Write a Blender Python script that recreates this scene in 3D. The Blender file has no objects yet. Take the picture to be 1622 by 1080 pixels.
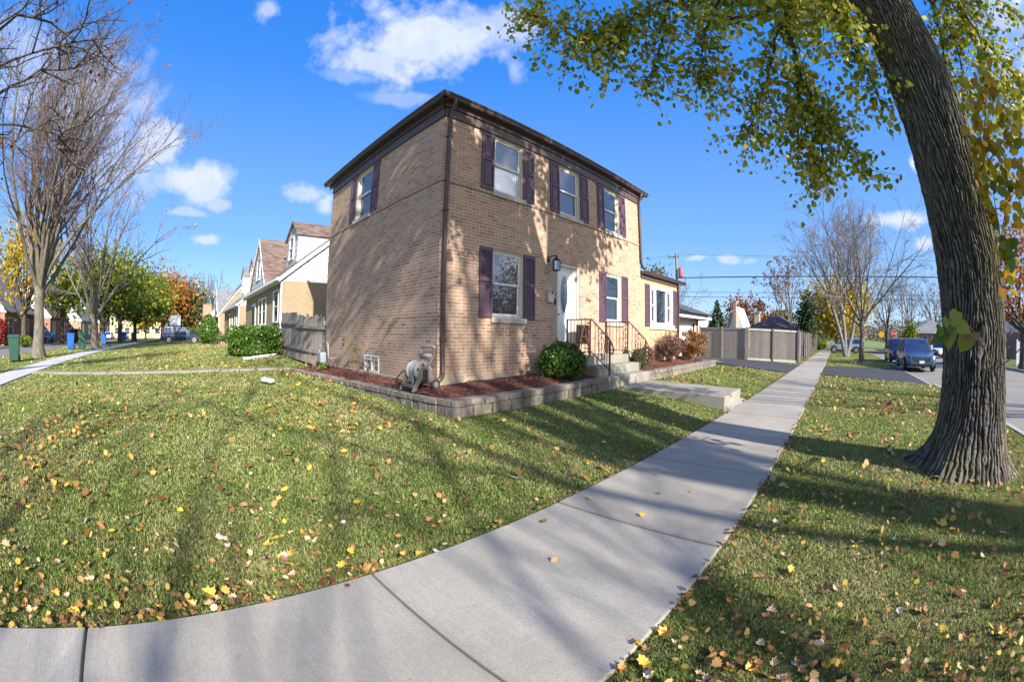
import bpy, math, random
import numpy as np
from mathutils import Vector, Matrix

# ------------------------------------------------------------------ camera, sky, sun, exposure
S = bpy.context.scene
COL = S.collection
rad = math.radians
H_EYE = 1.52
cam_d = bpy.data.cameras.new('camera')
cam = bpy.data.objects.new('camera', cam_d)
COL.objects.link(cam)
S.camera = cam
cam_d.type = 'PANO'
cam_d.sensor_width = 36.0
cam_d.sensor_fit = 'HORIZONTAL'
cam_d.clip_start = 0.05
cam_d.clip_end = 5000.0
for c in (getattr(cam_d, 'cycles', None), cam_d):
    try:
        c.panorama_type = 'FISHEYE_LENS_POLYNOMIAL'
        c.fisheye_fov = 3.4
        c.fisheye_polynomial_k0 = 0.0
        c.fisheye_polynomial_k1 = -0.06813
        c.fisheye_polynomial_k2 = 0.0
        c.fisheye_polynomial_k3 = -9.4e-7
        c.fisheye_polynomial_k4 = 0.0
        break
    except Exception:
        pass
_yaw, _pit, _rol = 0.785790723, -0.013667, 0.00869631
_f = Vector((math.cos(_yaw) * math.cos(_pit), math.sin(_yaw) * math.cos(_pit), math.sin(_pit)))
_r = Vector((math.sin(_yaw), -math.cos(_yaw), 0))
_u = _r.cross(_f)
_r2 = math.cos(_rol) * _r + math.sin(_rol) * _u
_u2 = -math.sin(_rol) * _r + math.cos(_rol) * _u
cam.matrix_world = Matrix(((_r2.x, _u2.x, -_f.x, 0), (_r2.y, _u2.y, -_f.y, 0), (_r2.z, _u2.z, -_f.z, H_EYE), (0, 0, 0, 1)))

SUN_EL, SUN_AZ = 29.0, 13.0       # sunlight travels towards +Y, turned 13 degrees to +X
SUN_STRENGTH, SKY_STRENGTH, EXPOSURE = 4.95, 0.15, 1.08
S.view_settings.view_transform = 'Standard'
S.view_settings.look = 'None'
S.view_settings.gamma = 1.0
S.view_settings.use_curve_mapping = False
S.view_settings.exposure = EXPOSURE
S.render.engine = 'CYCLES'
S.cycles.max_bounces = 8
S.cycles.transparent_max_bounces = 16

trav = Vector((math.sin(rad(SUN_AZ)) * math.cos(rad(SUN_EL)), math.cos(rad(SUN_AZ)) * math.cos(rad(SUN_EL)), -math.sin(rad(SUN_EL))))
sun_d = bpy.data.lights.new('sun', 'SUN')
sun_d.energy = SUN_STRENGTH
sun_d.angle = rad(0.55)
sun_d.color = (1.0, 0.93, 0.82)
sun = bpy.data.objects.new('sun', sun_d)
COL.objects.link(sun)
sun.rotation_euler = trav.to_track_quat('-Z', 'Y').to_euler()
sun.location = (0, -20, 40)

world = bpy.data.worlds.new('World')
S.world = world
world.use_nodes = True
wt = world.node_tree
wt.nodes.clear()
WN = wt.nodes.new
WL = wt.links.new


def wmath(op, a, b=None, c=None, clamp=False):
    n = WN('ShaderNodeMath')
    n.operation = op
    n.use_clamp = clamp
    for i, v in enumerate((a, b, c)):
        if v is None:
            continue
        if isinstance(v, (int, float)):
            n.inputs[i].default_value = v
        else:
            WL(v, n.inputs[i])
    return n.outputs[0]


wout = WN('ShaderNodeOutputWorld')
wbg = WN('ShaderNodeBackground')
wbg.inputs['Strength'].default_value = SKY_STRENGTH
WL(wbg.outputs[0], wout.inputs[0])
sky = WN('ShaderNodeTexSky')
sky.sky_type = 'NISHITA'
sky.sun_disc = False
sky.sun_elevation = rad(SUN_EL)
sky.sun_rotation = rad(180 + SUN_AZ)
sky.altitude = 200
sky.air_density = 1.0
sky.dust_density = 0.3
sky.ozone_density = 3.0
hs = WN('ShaderNodeHueSaturation')
hs.inputs['Saturation'].default_value = 1.25
hs.inputs['Value'].default_value = 1.0
WL(sky.outputs[0], hs.inputs['Color'])
tc = WN('ShaderNodeTexCoord')
sep = WN('ShaderNodeSeparateXYZ')
WL(tc.outputs['Generated'], sep.inputs[0])
az = wmath('ARCTAN2', sep.outputs[1], sep.outputs[0])     # from +X towards +Y
el = wmath('ARCSINE', sep.outputs[2])


def wnoise(scale, detail, rough):
    n = WN('ShaderNodeTexNoise')
    n.inputs['Scale'].default_value = scale
    n.inputs['Detail'].default_value = detail
    n.inputs['Roughness'].default_value = rough
    WL(tc.outputs['Generated'], n.inputs['Vector'])
    return n


n1 = wnoise(7, 9, 0.62)
n2 = wnoise(19, 6, 0.6)
n1s = WN('ShaderNodeSeparateColor')
WL(n1.outputs['Color'], n1s.inputs[0])
# clouds: azimuth, elevation, half width, half height (radians), density
CLOUDS = [(1.0682, 0.7005, 0.2, 0.105, 0.9), (1.1651, 0.6442, 0.1191, 0.0454, 0.8), (0.9155, 0.7259, 0.0953, 0.0681, 0.6), (1.5796, 0.3353, 0.0985, 0.0454, 0.9), (1.5073, 0.287, 0.0286, 0.0182, 0.6), (1.6873, 0.407, 0.0715, 0.053, 0.85), (1.3077, 0.3198, 0.0604, 0.0242, 0.6), (1.2486, 0.2981, 0.0254, 0.0303, 0.8), (1.5263, 0.1996, 0.0413, 0.0136, 0.8), (1.5887, 0.2577, 0.0508, 0.0121, 0.5), (1.5157, 0.722, 0.0318, 0.0333, 0.55), (0.8144, 0.7434, 0.0715, 0.0681, 0.6), (0.7801, 0.6344, 0.0222, 0.0363, 0.4), (0.3381, 0.1787, 0.0318, 0.0091, 0.7), (0.2615, 0.179, 0.0349, 0.0121, 0.75), (0.2052, 0.1721, 0.0159, 0.0076, 0.4), (-0.1715, 0.2483, 0.0826, 0.0212, 0.85), (-0.2231, 0.2, 0.0286, 0.0151, 0.9), (-0.2257, 0.3604, 0.0222, 0.0166, 0.9), (1.9319, 0.4518, 0.1906, 0.1135, 0.55), (2.0726, 0.5106, 0.1271, 0.0756, 0.45), (1.7751, 0.3461, 0.1271, 0.0908, 0.5), (1.5247, 0.0904, 0.0715, 0.0182, 0.6), (1.2268, 0.6049, 0.0794, 0.0182, 0.3), (1.0808, 0.5598, 0.0953, 0.0182, 0.3), (-0.5999, 0.5876, 0.0397, 0.0378, 0.5), (-0.1245, 0.2487, 0.0477, 0.0121, 0.6)]
dens = None
edge = wmath('ADD', wmath('MULTIPLY', wmath('SUBTRACT', n1.outputs[0], 0.5), 2.6), wmath('MULTIPLY', wmath('SUBTRACT', n2.outputs[0], 0.5), 1.2))
azw = wmath('ADD', az, wmath('MULTIPLY', wmath('SUBTRACT', n1s.outputs[1], 0.5), 0.10))
elw = wmath('ADD', el, wmath('MULTIPLY', wmath('SUBTRACT', n1s.outputs[2], 0.5), 0.06))
for (ca, ce, wa, we, amp) in CLOUDS:
    du = wmath('MULTIPLY', wmath('SUBTRACT', azw, ca), math.cos(ce) / wa)
    dv = wmath('MULTIPLY', wmath('SUBTRACT', elw, ce), 1.0 / we)
    d = wmath('SQRT', wmath('ADD', wmath('MULTIPLY', du, du), wmath('MULTIPLY', dv, dv)))
    d = wmath('ADD', d, edge)
    k = wmath('MULTIPLY', wmath('SUBTRACT', 1.08, d), 1.35, clamp=True)
    k = wmath('MULTIPLY', wmath('POWER', k, 1.2), amp * 1.3)
    k = wmath('MINIMUM', k, min(1.0, amp + .05))
    dens = k if dens is None else wmath('MAXIMUM', dens, k)
# clear blue dome away from the sun, unseen white cloud added towards it as neutral fill
gr = WN('ShaderNodeValToRGB')
els = gr.color_ramp.elements
GS = [(0.0, (1.45, 2.15, 3.2)), (0.14, (0.72, 1.50, 3.25)), (0.40, (0.16, 0.92, 3.15)), (0.75, (0.0, 0.63, 2.9)), (1.0, (0.0, 0.48, 2.3))]
while len(els) < len(GS):
    els.new(0.5)
for e, (p, c) in zip(els, GS):
    e.position = p
    e.color = c + (1,)
WL(wmath('DIVIDE', el, 1.5708, clamp=True), gr.inputs[0])
dome = WN('ShaderNodeMix')
dome.data_type = 'RGBA'
dome.inputs[0].default_value = 0.82
WL(hs.outputs[0], dome.inputs[6])
WL(gr.outputs[0], dome.inputs[7])
dot = wmath('ADD', wmath('ADD', wmath('MULTIPLY', sep.outputs[0], -0.15), wmath('MULTIPLY', sep.outputs[1], -0.93)), wmath('MULTIPLY', sep.outputs[2], 0.33))
patch = wmath('MULTIPLY', wmath('SUBTRACT', n1.outputs[0], 0.47), 7.0, clamp=True)
back = wmath('MULTIPLY', wmath('MULTIPLY', wmath('SUBTRACT', dot, 0.42), 4.0, clamp=True), wmath('ADD', 0.22, wmath('MULTIPLY', patch, 0.78)))
dome2 = WN('ShaderNodeMix')
dome2.data_type = 'RGBA'
WL(wmath('MULTIPLY', back, 0.95), dome2.inputs[0])
WL(dome.outputs[2], dome2.inputs[6])
dome2.inputs[7].default_value = (8.2, 7.8, 7.2, 1)
mixc = WN('ShaderNodeMix')
mixc.data_type = 'RGBA'
WL(dens, mixc.inputs[0])
WL(dome2.outputs[2], mixc.inputs[6])
cl = WN('ShaderNodeMix')
cl.data_type = 'RGBA'
WL(n2.outputs[0], cl.inputs[0])
cl.inputs[6].default_value = (1.75, 2.15, 3.4, 1)
cl.inputs[7].default_value = (3.3, 3.45, 3.9, 1)
WL(cl.outputs[2], mixc.inputs[7])
WL(mixc.outputs[2], wbg.inputs['Color'])


# ------------------------------------------------------------------ helpers
class MB:
    """collects shapes and links them as ONE mesh object"""

    def __init__(s):
        s.v = []
        s.f = []
        s.n = 0

    def add(s, vs, fs):
        o = s.n
        s.v.append(np.asarray(vs, float).reshape(-1, 3))
        s.n += len(vs)
        for f in fs:
            s.f.append(tuple(i + o for i in f))
        return s

    def box(s, x0, x1, y0, y1, z0, z1):
        x0, x1 = min(x0, x1), max(x0, x1)
        y0, y1 = min(y0, y1), max(y0, y1)
        z0, z1 = min(z0, z1), max(z0, z1)
        return s.add([(x0, y0, z0), (x1, y0, z0), (x1, y1, z0), (x0, y1, z0), (x0, y0, z1), (x1, y0, z1), (x1, y1, z1), (x0, y1, z1)],
                     [(3, 2, 1, 0), (4, 5, 6, 7), (0, 1, 5, 4), (1, 2, 6, 5), (2, 3, 7, 6), (3, 0, 4, 7)])

    def obox(s, c, dims, rot):
        """box centred at c, turned by a 3x3 matrix"""
        hx, hy, hz = [d / 2 for d in dims]
        P = np.array([(-hx, -hy, -hz), (hx, -hy, -hz), (hx, hy, -hz), (-hx, hy, -hz), (-hx, -hy, hz), (hx, -hy, hz), (hx, hy, hz), (-hx, hy, hz)])
        P = P @ np.array(rot).T + np.array(c)
        return s.add(P, [(3, 2, 1, 0), (4, 5, 6, 7), (0, 1, 5, 4), (1, 2, 6, 5), (2, 3, 7, 6), (3, 0, 4, 7)])

    def bar(s, a, b, w, t=None):
        """square bar from a to b"""
        a = np.array(a, float)
        b = np.array(b, float)
        d = b - a
        L = np.linalg.norm(d)
        d /= L
        up = np.array([0, 0, 1.0]) if abs(d[2]) < 0.95 else np.array([1.0, 0, 0])
        x = np.cross(up, d)
        x /= np.linalg.norm(x)
        z = np.cross(d, x)
        return s.obox((a + b) / 2, (w, L, t or w), np.stack([x, d, z], 1))

    def tube(s, pts, r, n=8, cap=True):
        pts = np.array(pts, float)
        k = len(pts)
        r = np.full(k, r, float) if np.isscalar(r) else np.array(r, float)
        t = np.gradient(pts, axis=0)
        t /= np.linalg.norm(t, axis=1)[:, None] + 1e-12
        a = np.array([0, 0, 1.0]) if abs(t[0][2]) < 0.9 else np.array([1.0, 0, 0])
        x = np.cross(a, t[0])
        x /= np.linalg.norm(x)
        V = []
        th = np.arange(n) * 2 * math.pi / n
        for i in range(k):
            x = x - t[i] * (x @ t[i])
            x /= np.linalg.norm(x) + 1e-12
            y = np.cross(t[i], x)
            V.append(pts[i] + r[i] * (np.cos(th)[:, None] * x + np.sin(th)[:, None] * y))
        F = []
        for i in range(k - 1):
            for j in range(n):
                j2 = (j + 1) % n
                F.append((i * n + j, i * n + j2, (i + 1) * n + j2, (i + 1) * n + j))
        if cap:
            F.append(tuple(range(n))[::-1])
            F.append(tuple((k - 1) * n + j for j in range(n)))
        return s.add(np.concatenate(V), F)

    def cyl(s, a, b, r0, r1=None, n=12):
        return s.tube([a, b], [r0, r0 if r1 is None else r1], n)

    def prism(s, poly, axis, a, b):
        """2-D outline pushed along an axis from a to b"""
        n = len(poly)
        def P(u, v, w):
            return {'x': (w, u, v), 'y': (u, w, v), 'z': (u, v, w)}[axis]
        V = [P(u, v, a) for u, v in poly] + [P(u, v, b) for u, v in poly]
        F = [tuple(range(n))[::-1], tuple(range(n, 2 * n))]
        F += [(i, (i + 1) % n, n + (i + 1) % n, n + i) for i in range(n)]
        return s.add(V, F)

    def lathe(s, prof, c, n=16, axis='z'):
        V = []
        for r, h in prof:
            for j in range(n):
                a = 2 * math.pi * j / n
                p = (r * math.cos(a), r * math.sin(a), h)
                if axis == 'x':
                    p = (h, p[0], p[1])
                elif axis == 'y':
                    p = (p[0], h, p[1])
                V.append((p[0] + c[0], p[1] + c[1], p[2] + c[2]))
        F = []
        k = len(prof)
        for i in range(k - 1):
            for j in range(n):
                j2 = (j + 1) % n
                F.append((i * n + j, i * n + j2, (i + 1) * n + j2, (i + 1) * n + j))
        F.append(tuple(range(n))[::-1])
        F.append(tuple((k - 1) * n + j for j in range(n)))
        return s.add(V, F)

    def quad(s, *p):
        return s.add(p, [tuple(range(len(p)))])

    def build_each(s, name, m, parent=None, smooth=False, bevel=0.0):
        """every shape added becomes an object of its own"""
        o, out = 0, []
        for V in s.v:
            q = MB()
            q.add(V, [tuple(i - o for i in f) for f in s.f if o <= f[0] < o + len(V)])
            o += len(V)
            out.append(q.build(name, m, parent, smooth, bevel))
        return out

    def build(s, name, m, parent=None, smooth=False, bevel=0.0, fixn=True):
        V = np.concatenate(s.v)
        off = world_loc(parent)
        V = V - off
        me = bpy.data.meshes.new(name)
        me.from_pydata(V.tolist(), [], s.f)
        if fixn:
            import bmesh
            bm = bmesh.new()
            bm.from_mesh(me)
            bmesh.ops.recalc_face_normals(bm, faces=bm.faces)
            bm.to_mesh(me)
            bm.free()
        return link(name, me, m, parent, smooth, bevel)


LOC = {}


def world_loc(parent):
    return np.array(LOC.get(parent.name, (0, 0, 0)) if parent is not None else (0, 0, 0), float)


def link(name, me, m, parent=None, smooth=False, bevel=0.0):
    o = bpy.data.objects.new(name, me)
    COL.objects.link(o)
    for mm in (m if isinstance(m, (list, tuple)) else [m]):
        me.materials.append(mm)
    if smooth:
        me.polygons.foreach_set('use_smooth', [True] * len(me.polygons))
    if parent is not None:
        o.parent = parent
        LOC[o.name] = tuple(world_loc(parent))
    else:
        LOC[o.name] = (0, 0, 0)
    if bevel:
        b = o.modifiers.new('bevel', 'BEVEL')
        b.width = bevel
        b.segments = 2
        b.limit_method = 'ANGLE'
    return o


def arr_mesh(name, V, F, m, parent=None, smooth=False):
    """numpy mesh: V (n,3), F list of (m,k) index arrays"""
    V = np.asarray(V, np.float32) - world_loc(parent).astype(np.float32)
    F = [F] if isinstance(F, np.ndarray) else F
    me = bpy.data.meshes.new(name)
    me.vertices.add(len(V))
    me.vertices.foreach_set('co', V.ravel())
    tot = np.concatenate([np.full(len(f), f.shape[1], np.int32) for f in F])
    idx = np.concatenate([f.ravel() for f in F]).astype(np.int32)
    me.loops.add(len(idx))
    me.loops.foreach_set('vertex_index', idx)
    me.polygons.add(len(tot))
    st = np.concatenate([[0], np.cumsum(tot)[:-1]]).astype(np.int32)
    me.polygons.foreach_set('loop_start', st)
    me.polygons.foreach_set('loop_total', tot)
    me.update(calc_edges=True)
    me.validate()
    return link(name, me, m, parent, smooth)


def tag(o, label=None, cat=None, group=None, kind=None):
    if label:
        o['label'] = label
    if cat:
        o['category'] = cat
    if group:
        o['group'] = group
    if kind:
        o['kind'] = kind
    return o


def thing(name, label, cat, loc=(0, 0, 0), group=None):
    o = bpy.data.objects.new(name, None)
    o.empty_display_size = 0.2
    COL.objects.link(o)
    o.location = loc
    LOC[o.name] = tuple(loc)
    return tag(o, label, cat, group)


def dup(root, loc, rotz=None, label=None, group=None):
    """a copy of a thing with copies of its parts and sub-parts"""
    r = root.copy()
    COL.objects.link(r)
    r.location = loc
    if rotz is not None:
        r.rotation_euler = (0, 0, rotz)
    if label:
        r['label'] = label
    if group:
        r['group'] = group
    for ch in list(root.children):
        c = ch.copy()
        COL.objects.link(c)
        c.parent = r
        for gch in ch.children:
            d = gch.copy()
            COL.objects.link(d)
            d.parent = c
    return r


def sm(a, b, x):
    t = np.clip((x - a) / (b - a), 0, 1)
    return t * t * (3 - 2 * t)


def g(x, y):
    """height of the ground"""
    W = np.interp(y, [2.2, 8, 14, 20, 30, 400], [0, .16, .3, .42, .5, .5])
    L = np.interp(y, [2.2, 3.5, 5, 6.5, 9, 13, 17, 20, 40, 80], [0, .12, .24, .29, .38, .44, .65, .7, .72, .6])
    fx = np.interp(x, [4, 10, 17, 22, 27, 40], [1, 1.5, 1.55, 1.2, .6, .4])
    k = sm(7, 13, y)
    L = L * (fx * (1 - k) + np.where(x > 17, np.interp(x, [17, 30], [1, .6]), 1) * k)
    s = sm(-6, 3.5, x)
    return W * (1 - s) + L * s


def walk_edge(x):
    """near (house side) and far (street side) edges of the front sidewalk"""
    return 2.19 + 0.0085 * x, 0.655 + 0.0095 * x


def vnoise(x, y, seed=0, px=None):
    """value noise, optional period px in x"""
    xi = np.floor(x).astype(int)
    yi = np.floor(y).astype(int)
    fx = x - xi
    fy = y - yi
    fx = fx * fx * (3 - 2 * fx)
    fy = fy * fy * (3 - 2 * fy)
    def h(i, j):
        if px:
            i = i % px
        n = (i * 374761393 + j * 668265263 + seed * 974711) & 0x7fffffff
        n = ((n ^ (n >> 13)) * 1274126177) & 0x7fffffff
        return ((n ^ (n >> 16)) & 0xffff) / 65535.0
    return (h(xi, yi) * (1 - fx) + h(xi + 1, yi) * fx) * (1 - fy) + (h(xi, yi + 1) * (1 - fx) + h(xi + 1, yi + 1) * fx) * fy


# ------------------------------------------------------------------ materials
class NT:
    def __init__(s, name):
        s.m = bpy.data.materials.new(name)
        s.m.use_nodes = True
        s.t = s.m.node_tree
        s.t.nodes.clear()
        s.out = s.n('ShaderNodeOutputMaterial')
        s.b = s.n('ShaderNodeBsdfPrincipled')
        s.l(s.b.outputs[0], s.out.inputs[0])

    def n(s, kind, **kw):
        n = s.t.nodes.new(kind)
        for k, v in kw.items():
            setattr(n, k, v)
        return n

    def l(s, a, b):
        s.t.links.new(a, b)

    def put(s, v, inp):
        if isinstance(v, (int, float)):
            inp.default_value = v
        elif isinstance(v, (tuple, list)):
            inp.default_value = tuple(v) + ((1,) if len(v) == 3 and len(inp.default_value) == 4 else ())
        else:
            s.l(v, inp)

    def math(s, op, a, b=None, c=None, clamp=False):
        n = s.n('ShaderNodeMath', operation=op, use_clamp=clamp)
        for i, v in enumerate((a, b, c)):
            if v is not None:
                s.put(v, n.inputs[i])
        return n.outputs[0]

    def mix(s, f, a, b, blend='MIX'):
        n = s.n('ShaderNodeMix', data_type='RGBA', blend_type=blend)
        s.put(f, n.inputs[0])
        s.put(a, n.inputs[6])
        s.put(b, n.inputs[7])
        return n.outputs[2]

    def ramp(s, f, stops, interp='LINEAR'):
        n = s.n('ShaderNodeValToRGB')
        cr = n.color_ramp
        cr.interpolation = interp
        while len(cr.elements) < len(stops):
            cr.elements.new(0.5)
        for e, (p, c) in zip(cr.elements, stops):
            e.position = p
            e.color = tuple(c) + (1,) if len(c) == 3 else c
        s.put(f, n.inputs[0])
        return n.outputs[0]

    def noise(s, vec, scale, detail=4, rough=0.55):
        n = s.n('ShaderNodeTexNoise')
        n.inputs['Scale'].default_value = scale
        n.inputs['Detail'].default_value = detail
        n.inputs['Roughness'].default_value = rough
        if vec is not None:
            s.l(vec, n.inputs['Vector'])
        return n.outputs[0]

    def pos(s):
        return s.n('ShaderNodeNewGeometry').outputs['Position']

    def scalevec(s, v, sc):
        n = s.n('ShaderNodeVectorMath', operation='MULTIPLY')
        s.l(v, n.inputs[0])
        n.inputs[1].default_value = sc
        return n.outputs[0]

    def bump(s, h, strength=0.3, dist=0.01):
        n = s.n('ShaderNodeBump')
        n.inputs['Strength'].default_value = strength
        n.inputs['Distance'].default_value = dist
        s.put(h, n.inputs['Height'])
        s.l(n.outputs[0], s.b.inputs['Normal'])

    def island(s):
        return s.n('ShaderNodeNewGeometry').outputs['Random Per Island']

    def set(s, **kw):
        for k, v in kw.items():
            s.put(v, s.b.inputs[k.replace('_', ' ')])
        return s.m


def plain(name, c1, c2=None, scale=8.0, rough=0.6, bump=0.0, stretch=(1, 1, 1), detail=5, spec=0.4, metal=0.0, coat=0.0):
    t = NT(name)
    v = t.scalevec(t.n('ShaderNodeTexCoord').outputs['Object'], stretch)
    f = t.noise(v, scale, detail, 0.6)
    c2 = c2 or tuple(x * 0.8 for x in c1)
    col = t.ramp(f, [(0.3, c1), (0.7, c2)])
    if bump:
        t.bump(f, bump, 0.01)
    m = t.set(Base_Color=col, Roughness=rough, Metallic=metal, Coat_Weight=coat)
    t.b.inputs['Specular IOR Level'].default_value = spec
    return m


def brick_mat(name, stops, mortar, base_tint=None, seed=0.0, course=0.0677, length=0.213, tint=None):
    t = NT(name)
    geo = t.n('ShaderNodeNewGeometry')
    sp = t.n('ShaderNodeSeparateXYZ')
    t.l(geo.outputs['Position'], sp.inputs[0])
    sn = t.n('ShaderNodeSeparateXYZ')
    t.l(geo.outputs['True Normal'], sn.inputs[0])
    ax = t.math('ABSOLUTE', sn.outputs[0])
    ay = t.math('ABSOLUTE', sn.outputs[1])
    useY = t.math('GREATER_THAN', ax, ay)
    mx = t.n('ShaderNodeMix', data_type='FLOAT')
    t.l(useY, mx.inputs[0])
    t.l(sp.outputs[0], mx.inputs[2])
    t.l(sp.outputs[1], mx.inputs[3])
    wob = t.noise(geo.outputs['Position'], 3.0, 3)
    u0 = t.math('ADD', mx.outputs[0], t.math('MULTIPLY', t.math('SUBTRACT', wob, 0.5), 0.012))
    v = t.math('DIVIDE', t.math('ADD', sp.outputs[2], t.math('MULTIPLY', t.math('SUBTRACT', wob, 0.5), 0.008)), course)
    row = t.math('FLOOR', v)
    fv = t.math('FRACT', v)
    header = t.math('LESS_THAN', t.math('FRACT', t.math('DIVIDE', t.math('ADD', row, 0.5), 6.0)), 0.167)
    ln = t.math('DIVIDE', length, t.math('ADD', 1.0, header))
    u = t.math('ADD', t.math('DIVIDE', u0, ln), t.math('MULTIPLY', t.math('FRACT', t.math('MULTIPLY', row, 0.5)), 1.0))
    col = t.math('FLOOR', u)
    fu = t.math('FRACT', u)
    cv = t.n('ShaderNodeCombineXYZ')
    t.l(col, cv.inputs[0])
    t.l(row, cv.inputs[1])
    cv.inputs[2].default_value = seed
    wn = t.n('ShaderNodeTexWhiteNoise', noise_dimensions='3D')
    t.l(cv.outputs[0], wn.inputs['Vector'])
    big = t.noise(geo.outputs['Position'], 0.9, 4)
    pick = t.math('ADD', t.math('MULTIPLY', wn.outputs[0], 0.8), t.math('MULTIPLY', big, 0.25), clamp=True)
    bc = t.ramp(pick, stops)
    fine = t.noise(geo.outputs['Position'], 60, 5, 0.65)
    bc = t.mix(t.math('MULTIPLY', fine, 0.35), bc, tuple(x * 0.55 for x in stops[0][1]))
    if base_tint:
        zf = t.math('ADD', sp.outputs[2], t.math('MULTIPLY', t.math('SUBTRACT', t.noise(geo.outputs['Position'], 2.2, 4), 0.5), 0.9))
        k = t.math('MULTIPLY', t.math('SUBTRACT', base_tint[1], zf), 2.5, clamp=True)
        k = t.math('MULTIPLY', k, 0.9)
        bc = t.mix(k, bc, base_tint[0])
    mu = t.math('MULTIPLY', t.math('ADD', 1.0, header), 0.055)
    m1 = t.math('MULTIPLY', fu, t.math('SUBTRACT', 1.0, fu))
    mk = t.math('MAXIMUM', t.math('LESS_THAN', t.math('MINIMUM', fu, t.math('SUBTRACT', 1.0, fu)), t.math('MULTIPLY', mu, 0.6)),
                t.math('LESS_THAN', t.math('MINIMUM', fv, t.math('SUBTRACT', 1.0, fv)), 0.105))
    mc = t.mix(t.noise(geo.outputs['Position'], 25, 4), mortar, tuple(x * 0.78 for x in mortar))
    c = t.mix(mk, bc, mc)
    st = t.noise(t.scalevec(geo.outputs['Position'], (1, 1, 0.35)), 1.1, 5)
    c = t.mix(t.math('MULTIPLY', t.math('SUBTRACT', st, 0.42), 0.7, clamp=True), c, tuple(x * 0.45 for x in mortar))
    hgt = t.math('ADD', t.math('MULTIPLY', t.math('SUBTRACT', 1.0, mk), 1.0), t.math('MULTIPLY', fine, 0.35))
    t.bump(hgt, 0.6, 0.006)
    t.b.inputs['Specular IOR Level'].default_value = 0.2
    return t.set(Base_Color=c, Roughness=0.88)


BRICK = brick_mat('tan_common_brick', [(0.0, (.25, .135, .09)), (0.2, (.39, .215, .14)), (0.45, (.47, .285, .19)), (0.7, (.52, .345, .235)), (0.9, (.43, .315, .20)), (1.0, (.28, .18, .13))],
                  (.62, .525, .43), base_tint=((.43, .30, .18), 0.9))
WINGBRICK = brick_mat('yellow_wing_brick', [(0.0, (.42, .29, .16)), (0.5, (.52, .38, .21)), (1.0, (.47, .31, .19))], (.58, .50, .36), seed=3)
NBRICK = brick_mat('buff_brick', [(0.0, (.30, .21, .125)), (0.5, (.37, .275, .17)), (1.0, (.31, .22, .135))], (.40, .34, .26), seed=5)
OBRICK = brick_mat('orange_brick', [(0.0, (.36, .17, .10)), (0.5, (.44, .23, .14)), (1.0, (.50, .30, .19))], (.46, .36, .28), seed=7)
RBRICK = brick_mat('red_brick', [(0.0, (.25, .10, .065)), (0.5, (.33, .14, .09)), (1.0, (.40, .20, .14))], (.40, .33, .28), seed=9)


def concrete_mat(name, c1, c2, slab=None):
    t = NT(name)
    p = t.pos()
    a = t.noise(p, 1.3, 5, 0.6)
    b = t.noise(p, 140, 3, 0.7)
    br = t.noise(t.scalevec(p, (110, 3, 1)), 1.0, 3, 0.6)
    c = t.ramp(a, [(0.3, c1), (0.7, c2)])
    c = t.mix(t.math('MULTIPLY', t.math('SUBTRACT', b, 0.42), 2.4, clamp=True), c, tuple(x * 0.45 for x in c1))
    c = t.mix(t.math('MULTIPLY', t.math('SUBTRACT', br, 0.48), 1.6, clamp=True), c, tuple(x * 0.6 for x in c1))
    sp = t.noise(p, 320, 2, 0.5)
    c = t.mix(t.math('GREATER_THAN', sp, 0.68), c, tuple(min(1, x * 1.5) for x in c2))
    stain = t.noise(p, 0.8, 6, 0.7)
    c = t.mix(t.math('MULTIPLY', t.math('SUBTRACT', stain, 0.50), 2.6, clamp=True), c, tuple(x * 0.66 for x in c1))
    spots = t.noise(p, 9, 6, 0.75)
    c = t.mix(t.math('MULTIPLY', t.math('SUBTRACT', spots, 0.60), 5.0, clamp=True), c, tuple(x * 0.62 for x in c1))
    rust = t.noise(p, 1.9, 4, 0.6)
    c = t.mix(t.math('MULTIPLY', t.math('SUBTRACT', rust, 0.66), 3.0, clamp=True), c, (.34, .25, .16))
    if slab:
        s = t.n('ShaderNodeSeparateXYZ')
        t.l(p, s.inputs[0])
        w = t.n('ShaderNodeTexWhiteNoise', noise_dimensions='1D')
        t.l(t.math('FLOOR', t.math('DIVIDE', t.math('ADD', s.outputs[0], 0.9), slab)), w.inputs['W'])
        c = t.mix(t.math('MULTIPLY', w.outputs[0], 0.30), c, tuple(x * 0.62 for x in c1))
        jx = t.math('FRACT', t.math('DIVIDE', t.math('ADD', s.outputs[0], 0.9), slab))
        jd = t.math('MINIMUM', jx, t.math('SUBTRACT', 1.0, jx))
        c = t.mix(t.math('MULTIPLY', t.math('SUBTRACT', 0.035, jd), 9.0, clamp=True), c, tuple(x * 0.45 for x in c1))
    t.bump(t.math('ADD', b, t.math('MULTIPLY', br, 0.6)), 0.35, 0.004)
    t.b.inputs['Specular IOR Level'].default_value = 0.25
    return t.set(Base_Color=c, Roughness=0.85)


CONC = concrete_mat('sidewalk_concrete', (.32, .295, .255), (.43, .405, .355), slab=1.86)
CONC2 = concrete_mat('step_concrete', (.27, .25, .215), (.36, .34, .295))
CURB = concrete_mat('kerb_concrete', (.36, .34, .31), (.46, .44, .40))
def block_mat():
    t = NT('landscape_block')
    p = t.pos()
    a = t.noise(p, 14, 8, 0.7)
    c = t.ramp(t.island(), [(0, (.27, .235, .19)), (.5, (.35, .305, .245)), (1, (.42, .36, .28))])
    c = t.mix(t.math('MULTIPLY', t.math('SUBTRACT', a, .38), 2.2, clamp=True), (.15, .13, .11), c)
    t.bump(a, 1.0, 0.03)
    return t.set(Base_Color=c, Roughness=0.93)


BLOCK = block_mat()


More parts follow.
